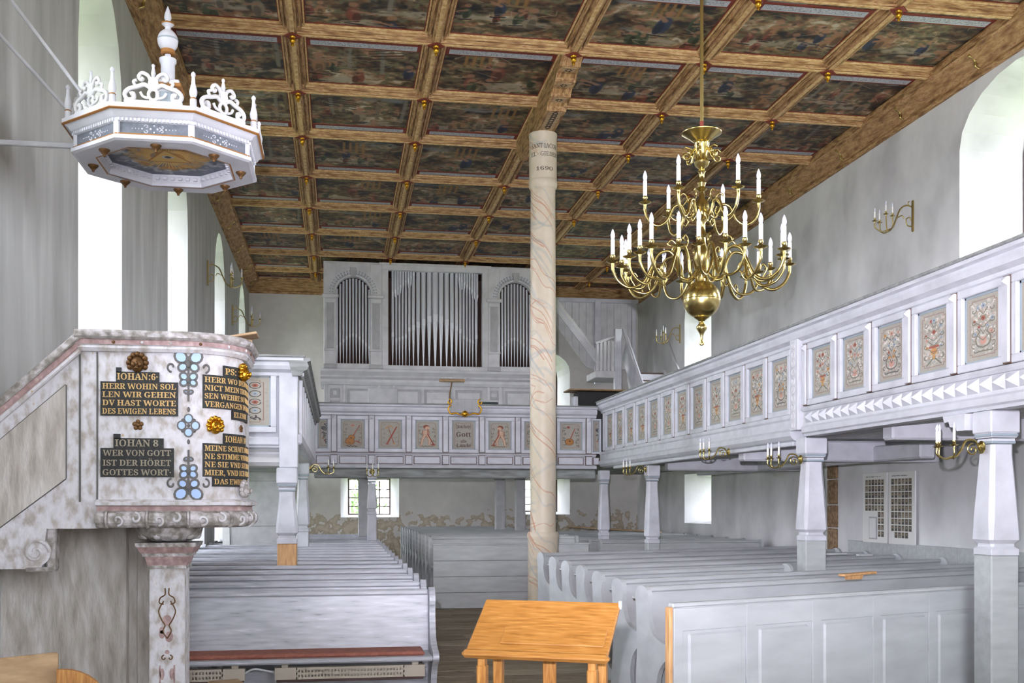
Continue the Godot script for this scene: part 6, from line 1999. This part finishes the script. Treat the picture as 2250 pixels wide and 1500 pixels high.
func build_chandelier() -> void:
	candle_shapes()
	var base := v(2.80, 0, 8.0)
	var t := thing("brass_chandelier", "large two-tier brass chandelier with white candle sleeves hanging on a rod", "chandelier", base + Vector3(0, 2.88, 0))
	t.rotation.z = 0.0
	var y := func(a: float) -> float: return a - 2.88
	# stem from the finial up
	var stem := [[0.0, 2.88], [0.016, 2.885], [0.020, 2.90], [0.010, 2.92], [0.012, 2.96], [0.022, 2.985], [0.040, 3.01], [0.042, 3.03], [0.022, 3.055], [0.02, 3.07], [0.035, 3.085], [0.06, 3.10], [0.05, 3.115]]
	part("finial", Geo.new().lathe(stem.map(func(q): return Vector2(q[0], y.call(q[1]))), 20), M.brass, t)
	var ball := []
	for k in 17:
		var a := -PI / 2 * 0.86 + PI * 0.90 * k / 16
		ball.append(Vector2(cos(a) * 0.147, y.call(3.24) + sin(a) * 0.147))
	var bl := part("ball", Geo.new().lathe(ball, 32), M.brass, t)
	part("ball_seam", Geo.new().lathe([Vector2(0.146, y.call(3.237)), Vector2(0.150, y.call(3.24)), Vector2(0.146, y.call(3.243))], 32), M.brass, bl)
	var up := [[0.03, 3.38], [0.025, 3.43], [0.04, 3.45], [0.05, 3.47], [0.035, 3.50], [0.05, 3.53], [0.06, 3.56], [0.055, 3.62], [0.035, 3.66], [0.03, 3.72], [0.05, 3.74], [0.03, 3.77], [0.026, 3.83], [0.045, 3.86], [0.03, 3.89], [0.035, 3.93], [0.06, 3.95], [0.055, 4.0], [0.025, 4.03], [0.02, 4.08], [0.045, 4.10], [0.024, 4.12], [0.035, 4.15], [0.02, 4.18], [0.02, 4.22], [0.034, 4.24], [0.02, 4.26], [0.05, 4.28], [0.062, 4.31], [0.045, 4.34], [0.055, 4.38], [0.055, 4.43], [0.06, 4.44], [0.06, 4.46], [0.03, 4.475]]
	part("stem", Geo.new().lathe(up.map(func(q): return Vector2(q[0], y.call(q[1]))), 20), M.brass, t)
	part("crown_dish", Geo.new().lathe([Vector2(0.03, y.call(4.46)), Vector2(0.07, y.call(4.475)), Vector2(0.10, y.call(4.50)), Vector2(0.13, y.call(4.52)), Vector2(0.155, y.call(4.535)), Vector2(0.156, y.call(4.54)), Vector2(0.12, y.call(4.53)), Vector2(0.06, y.call(4.52)), Vector2(0.0, y.call(4.515))], 28), M.brass, t)
	part("hanging_rod", Geo.new().tube([Vector3(0, y.call(4.60), 0), Vector3(0, y.call(7.06), 0)], 0.014, 8), M.brass_dull, t)
	part("hanging_hook", Geo.new().tube([Vector3(0, y.call(4.51), 0), Vector3(0.0, y.call(4.56), 0), Vector3(0, y.call(4.63), 0)], [0.006, 0.012, 0.018], 8), M.red_line, t)
	# little figures and scrolls under the dish
	for k in 6:
		var a := TAU * k / 6
		var d := Vector3(cos(a), 0, sin(a))
		var pts := curve([Vector2(0.05, 4.42), Vector2(0.09, 4.37), Vector2(0.11, 4.33), Vector2(0.14, 4.33), Vector2(0.145, 4.36), Vector2(0.125, 4.365)], 4)
		var g := Geo.new().tube(pts.map(func(q): return d * q.x + Vector3(0, y.call(q.y), 0)), 0.010, 6).ball(d * 0.10 + Vector3(0, y.call(4.38), 0), Vector3(0.018, 0.02, 0.018), 8, 6)
		g.tube([d * 0.06 + Vector3(0, y.call(4.40), 0), d * 0.13 + Vector3(0, y.call(4.42), 0), d * 0.155 + Vector3(0, y.call(4.40), 0)], 0.007, 6)
		part("crown_scroll", g, M.brass, t)
	# lower tier: eight arms, each forking into three lights
	for k in 8:
		var a := TAU * (k + 0.12) / 8
		var arm := Node3D.new()
		arm.name = "lower_arm"
		t.add_child(arm, true)
		arm.rotation.y = -a
		var main := curve([Vector2(0.045, 3.46), Vector2(0.10, 3.40), Vector2(0.17, 3.42), Vector2(0.19, 3.52), Vector2(0.25, 3.61), Vector2(0.34, 3.59), Vector2(0.40, 3.48), Vector2(0.46, 3.37), Vector2(0.56, 3.325), Vector2(0.65, 3.37), Vector2(0.695, 3.45), Vector2(0.70, 3.505)], 5)
		var g := Geo.new().tube(main.map(func(q): return Vector3(q.x, y.call(q.y), 0)), 0.0125, 8)
		for s in [-1.0, 1.0]:
			var side := curve([Vector3(0.37, y.call(3.54), 0), Vector3(0.40, y.call(3.42), 0.03 * s), Vector3(0.45, y.call(3.34), 0.08 * s), Vector3(0.54, y.call(3.36), 0.14 * s), Vector3(0.595, y.call(3.44), 0.165 * s), Vector3(0.60, y.call(3.505), 0.17 * s)], 5)
			g.tube(side, 0.0105, 8)
		g.tube(to3(curve([Vector2(0.24, y.call(3.60)), Vector2(0.20, y.call(3.66)), Vector2(0.24, y.call(3.70)), Vector2(0.27, y.call(3.67)), Vector2(0.245, y.call(3.655))], 4)), 0.008, 6)
		g.tube(to3(curve([Vector2(0.42, y.call(3.44)), Vector2(0.36, y.call(3.40)), Vector2(0.32, y.call(3.44)), Vector2(0.345, y.call(3.48)), Vector2(0.365, y.call(3.455))], 4)), 0.008, 6)
		g.tube(to3(curve([Vector2(0.52, y.call(3.335)), Vector2(0.56, y.call(3.40)), Vector2(0.53, y.call(3.44)), Vector2(0.505, y.call(3.41))], 4)), 0.007, 6)
		part("scroll_arm", g, M.brass, arm)
		candle_on(arm, Vector3(0.70, y.call(3.525), 0), 1.18)
		candle_on(arm, Vector3(0.60, y.call(3.525), 0.17), 1.18)
		candle_on(arm, Vector3(0.60, y.call(3.525), -0.17), 1.18)
	# upper tier: six arms
	for k in 6:
		var a := TAU * (k + 0.2) / 6
		var arm := Node3D.new()
		arm.name = "upper_arm"
		t.add_child(arm, true)
		arm.rotation.y = -a
		var main := curve([Vector2(0.04, 3.93), Vector2(0.10, 3.88), Vector2(0.13, 3.93), Vector2(0.16, 3.98), Vector2(0.22, 3.96), Vector2(0.27, 3.86), Vector2(0.34, 3.82), Vector2(0.41, 3.86), Vector2(0.44, 3.94), Vector2(0.44, 3.985)], 5)
		var g := Geo.new().tube(main.map(func(q): return Vector3(q.x, y.call(q.y), 0)), 0.0115, 8)
		g.tube(to3(curve([Vector2(0.15, y.call(3.97)), Vector2(0.11, y.call(4.03)), Vector2(0.14, y.call(4.07)), Vector2(0.17, y.call(4.05))], 4)), 0.007, 6)
		g.tube(to3(curve([Vector2(0.25, y.call(3.90)), Vector2(0.20, y.call(3.86)), Vector2(0.17, y.call(3.89)), Vector2(0.195, y.call(3.92))], 4)), 0.007, 6)
		part("scroll_arm", g, M.brass, arm)
		candle_on(arm, Vector3(0.44, y.call(4.0), 0), 1.18)


func wall_sconce(label: String, at: Vector3, turn: float, k := 1.0) -> void:
	# local +z leaves the wall; a flat bar, a swan-neck arm and four lights
	var t := thing("wall_sconce", label, "sconce", at, turn, "brass sconces on the walls")
	part("wall_bar", Geo.new().box(Vector3(0, 0.19, 0.012), Vector3(0.035, 0.42, 0.024), 0.005), M.brass_dull, t)
	var main := curve([Vector2(0.02, 0.31), Vector2(0.10, 0.33), Vector2(0.19, 0.28), Vector2(0.25, 0.15), Vector2(0.31, 0.02), Vector2(0.38, -0.02)], 5)
	var g := Geo.new().tube(main.map(func(q): return Vector3(0, q.y, q.x)), 0.010, 7)
	g.tube(curve([Vector3(0, 0.05, 0.02), Vector3(0, 0.06, 0.09), Vector3(0, 0.14, 0.11), Vector3(0, 0.17, 0.06), Vector3(0, 0.13, 0.04)], 4), 0.008, 6)
	g.tube(curve([Vector3(0, 0.32, 0.06), Vector3(0, 0.37, 0.08), Vector3(0, 0.385, 0.06)], 4), 0.006, 6)
	g.tube(curve([Vector3(0, 0.15, 0.25), Vector3(0, 0.19, 0.17), Vector3(0, 0.15, 0.14)], 4), 0.007, 6)
	part("swan_neck", g, M.brass_dull, t)
	for q in [Vector3(0, 0.10, 0.56), Vector3(0.17, 0.13, 0.40), Vector3(-0.17, 0.13, 0.40), Vector3(0, 0.20, 0.40)]:
		var arm := Node3D.new()
		arm.name = "branch"
		t.add_child(arm, true)
		part("branch_arm", Geo.new().tube(curve([Vector3(0, 0.0, 0.345), Vector3(q.x * 0.4, -0.035, lerpf(0.35, q.z, 0.5)), Vector3(q.x * 0.95, 0.01, q.z - 0.01), q - Vector3(0, 0.02, 0)], 5), 0.008, 6), M.brass_dull, arm)
		candle_on(arm, q, 0.85)


func post_sconce(label: String, at: Vector3, turn: float) -> void:
	# round plate, curled arm and three lights
	var t := thing("post_sconce", label, "sconce", at, turn, "brass sconces on the gallery posts")
	part("round_plate", Geo.new().lathe([Vector2(0.0, 0.03), Vector2(0.02, 0.026), Vector2(0.035, 0.012), Vector2(0.05, 0.006), Vector2(0.05, 0.0), Vector2(0, 0.0)].map(func(q): return Vector2(q.x, -q.y)), 16, Transform3D(Basis(Vector3.RIGHT, Vector3(0, 0, -1), Vector3.UP), Vector3.ZERO)), M.brass, t)
	var main := curve([Vector2(0.02, 0.0), Vector2(0.06, 0.05), Vector2(0.13, 0.05), Vector2(0.17, -0.02), Vector2(0.22, -0.075), Vector2(0.27, -0.08)], 5)
	var g := Geo.new().tube(main.map(func(q): return Vector3(0, q.y, q.x)), 0.009, 7)
	g.tube(spiral(Vector2(0.075, -0.02), 0.05, 0.010, PI * 0.5, PI * 0.5 - 8.0, 22).map(func(q): return Vector3(0, q.y, q.x)), 0.0065, 6)
	part("curled_arm", g, M.brass, t)
	for q in [Vector3(0, 0.0, 0.37), Vector3(0.10, 0.01, 0.29), Vector3(-0.10, 0.01, 0.29)]:
		var arm := Node3D.new()
		arm.name = "branch"
		t.add_child(arm, true)
		part("branch_arm", Geo.new().tube(curve([Vector3(0, -0.07, 0.235), Vector3(q.x * 0.5, -0.09, lerpf(0.24, q.z, 0.5)), Vector3(q.x, -0.06, q.z), q - Vector3(0, 0.015, 0)], 5), 0.0075, 6), M.brass, arm)
		candle_on(arm, q, 0.8)


func build_sconces() -> void:
	wall_sconce("brass sconce high on the whitewashed wall, above the near end of the long gallery", v(RIGHT, 5.33, 13.35), -PI / 2)
	wall_sconce("small brass sconce on the far whitewashed wall, between chandelier and stairs", v(RIGHT, 5.3, 23.3), -PI / 2)
	wall_sconce("brass sconce on the grey streaked wall, nearer the pulpit", v(LEFT, 5.29, 18.36), PI / 2)
	wall_sconce("brass sconce on the grey streaked wall, nearer the organ", v(LEFT, 5.33, 22.6), PI / 2)
	post_sconce("brass sconce on the stout white post of the long gallery", v(4.86, 2.12, 10.74), -PI / 2)
	post_sconce("brass sconce on the beam end under the long gallery", v(4.815, 2.29, 12.75), -PI / 2)
	post_sconce("brass sconce on the white post next to the gallery corner", v(4.874, 2.2, 16.6), -PI / 2)
	post_sconce("brass sconce on the thin white post below the short gallery", v(-0.438, 2.2, 16.86), PI / 2)
	post_sconce("brass sconce seen end-on at the post before the leaded window", v(0.60, 2.22, 19.282), 0.0)
	post_sconce("brass sconce at the extreme near end of the long gallery", v(4.86, 2.08, 7.5), -PI / 2)
	post("white post at the near end of the long gallery, holding the nearest sconce", v(4.98, 0, 7.5), 0.235, 1.26, 0.05, 2.36, M.pew_board, M.white)
	var b := thing("scroll_corbel", "white scroll-cut corbel below the near end of the long gallery", "corbel", v(4.86, 2.35, 7.95))
	part("corbel_board", Geo.new().prism(curve([Vector2(0, 0), Vector2(0.02, -0.05), Vector2(0.08, -0.05), Vector2(0.10, -0.09), Vector2(0.16, -0.10), Vector2(0.20, -0.13)], 4) + [Vector2(0.30, -0.13), Vector2(0.30, 0.0)], -0.05, 0.05, Transform3D(Basis(Vector3(0, 0, 1), Vector3.UP, Vector3(-1, 0, 0)), Vector3.ZERO)), M.white, b)
	part("corbel_edge", Geo.new().tube(curve([Vector3(0, -0.02, 0.0), Vector3(0, -0.06, 0.03), Vector3(0, -0.05, 0.08), Vector3(0, -0.10, 0.12), Vector3(0, -0.11, 0.18)], 4), 0.012, 6), M.blue_grey, b)


# ---------------------------------------------------------------- attic stairs on the organ gallery
func build_stairs() -> void:
	var t := thing("attic_stairs", "white wooden stairs rising from the organ gallery to a boarded enclosure", "stairs", v(6.0, 2.45, 24.6))
	var L := func(x: float, y: float, d: float) -> Vector3: return Vector3(x - 6.0, y - 2.45, 24.6 - d)
	# upright boards up to the ceiling
	for k in 13:
		var x := 4.95 + k * 0.175
		var low := func(q: float) -> float: return clampf(6.35 - (q - 4.95) * 1.28, 4.95, 7.0)
		var o: Vector3 = L.call(0.0, 0.0, 25.6)
		part("wall_board", Geo.new().prism([Vector2(x + 0.003, low.call(x)), Vector2(x + 0.172, low.call(x + 0.172)), Vector2(x + 0.172, 6.62), Vector2(x + 0.003, 6.62)], -0.015, 0.015, Transform3D(Basis.IDENTITY, o)), M.offwhite, t)
	part("corner_stile", Geo.new().box(L.call(6.27, 5.6, 25.5), Vector3(0.15, 2.05, 0.08), 0.006), M.white, t)
	part("corner_stile", Geo.new().box(L.call(7.18, 5.6, 25.5), Vector3(0.10, 2.05, 0.08), 0.006), M.white, t)
	part("head_rail", Geo.new().box(L.call(6.1, 6.62, 25.55), Vector3(2.4, 0.10, 0.10), 0.01), M.white, t)
	# slanting boards of the upper flight
	for k in 4:
		part("slanting_board", Geo.new().box(L.call(5.44 + k * 0.03, 5.74 - k * 0.10, 24.2), Vector3(1.78, 0.085, 0.05 - 0.006 * k), 0.006, Basis(Vector3(0, 0, 1), atan2(-1.33, 1.07))), M.white if k % 2 else M.offwhite, t)
	# landing with balusters
	part("landing", Geo.new().box(L.call(6.1, 4.60, 24.2), Vector3(0.62, 0.16, 0.9), 0.012), M.offwhite, t)
	for k in 5:
		part("baluster", Geo.new().box(L.call(5.86 + k * 0.09, 5.02, 23.85), Vector3(0.06, 0.72, 0.03), 0.006), M.offwhite, t)
	part("landing_rail", Geo.new().box(L.call(6.04, 5.40, 23.85), Vector3(0.50, 0.06, 0.07), 0.01, Basis(Vector3(0, 0, 1), 0.35)), M.offwhite, t)
	part("newel_post", Geo.new().box(L.call(6.32, 4.05, 23.8), Vector3(0.16, 3.2, 0.16), 0.012), M.white, t)
	# lower flight coming down towards the gallery floor
	for k in 11:
		part("tread", Geo.new().box(L.call(6.98, 4.62 - k * 0.19, 23.7 - k * 0.2), Vector3(0.72, 0.03, 0.26), 0.006), M.iron, t)
		part("riser", Geo.new().box(L.call(6.98, 4.52 - k * 0.19, 23.6 - k * 0.2), Vector3(0.72, 0.17, 0.02), 0.003), M.white, t)
	for x in [6.56, 7.38]:
		part("stringer", Geo.new().box(L.call(x, 3.62, 22.72), Vector3(0.05, 0.30, 2.9), 0.008, Basis(Vector3.RIGHT, 0.76)), M.offwhite, t)
	part("stair_parapet", Geo.new().box(L.call(6.52, 4.3, 22.9), Vector3(0.04, 0.62, 2.7), 0.008, Basis(Vector3.RIGHT, 0.76)), M.white, t)
	part("hand_rail", Geo.new().box(L.call(6.50, 4.72, 22.95), Vector3(0.07, 0.05, 2.8), 0.01, Basis(Vector3.RIGHT, 0.76)), M.white, t)
	part("wall_rail", Geo.new().box(L.call(7.52, 4.9, 23.3), Vector3(0.05, 0.06, 1.9), 0.01, Basis(Vector3.RIGHT, 0.76)), M.soft_grey, t)
	var c := thing("black_cabinet", "black cabinet with a tan lid at the foot of the attic stairs", "cabinet", v(5.35, 2.45, 21.7))
	part("body", Geo.new().box(Vector3(0, 0.75, 0), Vector3(0.95, 1.5, 0.5), 0.01), M.black, c)
	part("lid", Geo.new().box(Vector3(-0.08, 1.54, 0.0), Vector3(1.2, 0.03, 0.6), 0.006), M.tan_wood, c)
	part("white_side", Geo.new().box(Vector3(-0.53, 0.70, 0.1), Vector3(0.09, 1.4, 0.3), 0.01), M.white, c)


# ---------------------------------------------------------------- lectern and the small rest
func build_lectern() -> void:
	var t := thing("lectern", "orange oak lectern with a slanting top on turned-down legs, before the aisle", "lectern", v(0.893, 0, 4.62), deg_to_rad(-26.0))
	var slope := atan2(0.205, 0.30)
	var tilt := Basis(Vector3.RIGHT, slope)
	part("desk_top", Geo.new().box(Vector3(0, 1.10, 0.0), Vector3(0.63, 0.022, 0.365), 0.006, tilt), M.oak, t)
	part("front_ledge", Geo.new().box(Vector3(0, 1.0, 0.152), Vector3(0.65, 0.036, 0.05), 0.014), M.oak, t)
	part("raised_strip", Geo.new().box(Vector3(0.06, 1.075, 0.066), Vector3(0.46, 0.008, 0.11), 0.003, tilt), M.oak, t)
	part("pencil_clip", Geo.new().box(Vector3(0.315, 1.20, -0.13), Vector3(0.012, 0.035, 0.02), 0.002), M.wire, t)
	for x in [-0.245, 0.245]:
		part("leg", Geo.new().box(Vector3(x, 0.475, 0.12), Vector3(0.042, 0.95, 0.05), 0.006).box(Vector3(x, 0.94, 0.12), Vector3(0.034, 0.08, 0.042), 0.004), M.oak_up, t)
		part("leg", Geo.new().box(Vector3(x * 0.98, 0.56, -0.10), Vector3(0.042, 1.12, 0.05), 0.006), M.oak_up, t)
		part("side_rail", Geo.new().box(Vector3(x, 0.80, 0.01), Vector3(0.03, 0.07, 0.20), 0.004), M.oak, t)
	part("back_slat", Geo.new().box(Vector3(0.0, 0.84, -0.10), Vector3(0.06, 0.55, 0.02), 0.004), M.oak_up, t)
	part("front_rail", Geo.new().box(Vector3(0, 0.80, 0.12), Vector3(0.45, 0.045, 0.03), 0.006), M.oak, t)
	part("back_rail", Geo.new().box(Vector3(0, 1.03, -0.10), Vector3(0.45, 0.06, 0.025), 0.004), M.oak, t)
	part("shelf", Geo.new().box(Vector3(0, 0.58, 0.01), Vector3(0.50, 0.02, 0.24), 0.004), M.oak, t)
	for z in [-0.10, 0.12]:
		part("foot_rail", Geo.new().box(Vector3(0, 0.10, z), Vector3(0.45, 0.06, 0.03), 0.005), M.oak, t)


func build_rest() -> void:
	# choir stall at the lower left corner
	var s := thing("choir_stall", "orange wooden stall end with a rounded cheek below the pulpit stair", "stall", v(-1.17, 0, 4.84), 0.12)
	var cheek := [Vector2(-0.02, 0.0), Vector2(0.26, 0.0), Vector2(0.26, 0.62)]
	for k in 9:
		var a := PI / 2 * k / 8
		cheek.append(Vector2(0.0 + cos(a) * 0.20, 0.74 + sin(a) * 0.20))
	cheek.append(Vector2(-0.02, 0.94))
	part("rounded_cheek", Geo.new().prism(cheek, -0.015, 0.015), M.oak_up, s)
	part("back_board", Geo.new().box(Vector3(-0.20, 0.5, 0.0), Vector3(0.40, 1.0, 0.03), 0.006, Basis(Vector3.UP, 0.55)), M.tan_wood, s)
	part("seat", Geo.new().box(Vector3(-0.1, 0.44, 0.16), Vector3(0.5, 0.03, 0.34), 0.006), M.oak, s)
	var st := thing("wooden_stool", "small tan wooden stool before the front pew's heaters", "stool", v(-0.70, 0, 7.05))
	part("top", Geo.new().box(Vector3(0, 0.49, 0), Vector3(0.20, 0.03, 0.26), 0.008, Basis(Vector3.UP, 0.3)), M.tan_wood, st)
	for q in [[-0.06, -0.08], [0.06, -0.08], [-0.06, 0.08], [0.06, 0.08]]:
		part("leg", Geo.new().box(Vector3(q[0], 0.24, q[1]), Vector3(0.035, 0.48, 0.035), 0.004), M.tan_wood, st)
	# long low bench in front of the pew, hardly in the picture
	# two sheets of photographs on boards against the right wall
	for k in 2:
		var d: float = 14.3 - k * 0.74
		var im := faces_image(Rect2i(40, 236, 80, 120) if k == 0 else Rect2i(0, 0, 0, 0))
		var p := thing("photo_board", ["white board of small portraits with a framed notice, under the gallery", "white board of small portraits tapering at the foot, under the gallery"][k], "photo board", v(RIGHT - 0.05, 1.1, d), -PI / 2, "photo boards under the gallery")
		var g := Geo.new()
		g.quad(Vector3(-0.34, 0.0, 0.012), Vector3(0.34, 0.0, 0.012), Vector3(0.34, 0.98, 0.012), Vector3(-0.34, 0.98, 0.012), Vector3(0, 0, 1))
		part("print", g, imat(im, 0.6), p)
		part("board", Geo.new().box(Vector3(0, 0.49, 0), Vector3(0.70, 1.0, 0.02), 0.003), M.paper, p)
		if k == 0:
			part("notice_frame", Geo.new().box(Vector3(-0.03, 0.20, 0.018), Vector3(0.22, 0.32, 0.012), 0.003), M.soft_grey, p)
			part("notice", Geo.new().box(Vector3(-0.03, 0.20, 0.025), Vector3(0.18, 0.28, 0.004)), M.paper, p)
	# panelled partition and door under the short gallery
	var w := structure("door_1", null, null, "pale panelled door below the short gallery")
	part("door_leaf", Geo.new().box(v(-1.25, 1.1, 18.2), Vector3(1.0, 2.15, 0.05), 0.006), M.soft_grey, w)
	for q in [[0.62, 0.8], [1.65, 0.75]]:
		part("door_panel", Geo.new().box(v(-1.2, q[0], 18.165), Vector3(0.5, q[1], 0.02), 0.01), M.soft_grey, w)
	part("door_post", Geo.new().box(v(-1.82, 1.1, 18.2), Vector3(0.12, 2.15, 0.1), 0.008), M.offwhite, w)
	# outside: a lawn and the trees seen through the small window
	var lawn := structure("ground_lawn", Geo.new().box(v(2.7, -0.6, 15), Vector3(120, 0.2, 120)), M.grass, "grass round the church")
	lawn.set_meta("kind", "structure")
	rng.seed = 31
	for k in 3:
		var t := thing("garden_tree", ["pale green tree seen through the leaded window", "second pale green tree seen through the leaded window", "third pale green tree beyond the organ wall"][k], "tree", v(-1.6 + k * 2.6, -0.5, 46 + k * 4))
		part("trunk", Geo.new().tube([Vector3.ZERO, Vector3(0.05, 1.2, 0), Vector3(0, 2.4, 0)], [0.16, 0.12, 0.08], 8), M.bark, t)
		var g := Geo.new()
		for i in 420:
			var q := Vector3(rng.randfn(), rng.randfn() * 0.8, rng.randfn()) * 0.62 + Vector3(0, 2.3, 0)
			var b := Basis.from_euler(Vector3(rng.randf() * 6, rng.randf() * 6, rng.randf() * 6))
			var l := 0.16
			g.tri(q + b * Vector3(-l, 0, 0), q + b * Vector3(0, l * 0.5, 0.02), q + b * Vector3(l, 0, 0), b.z, b.z, b.z)
			g.tri(q + b * Vector3(-l, 0, 0), q + b * Vector3(l, 0, 0), q + b * Vector3(0, -l * 0.5, 0.02), b.z, b.z, b.z)
		part("foliage", g, M.leaf, t).set_meta("kind", "stuff")
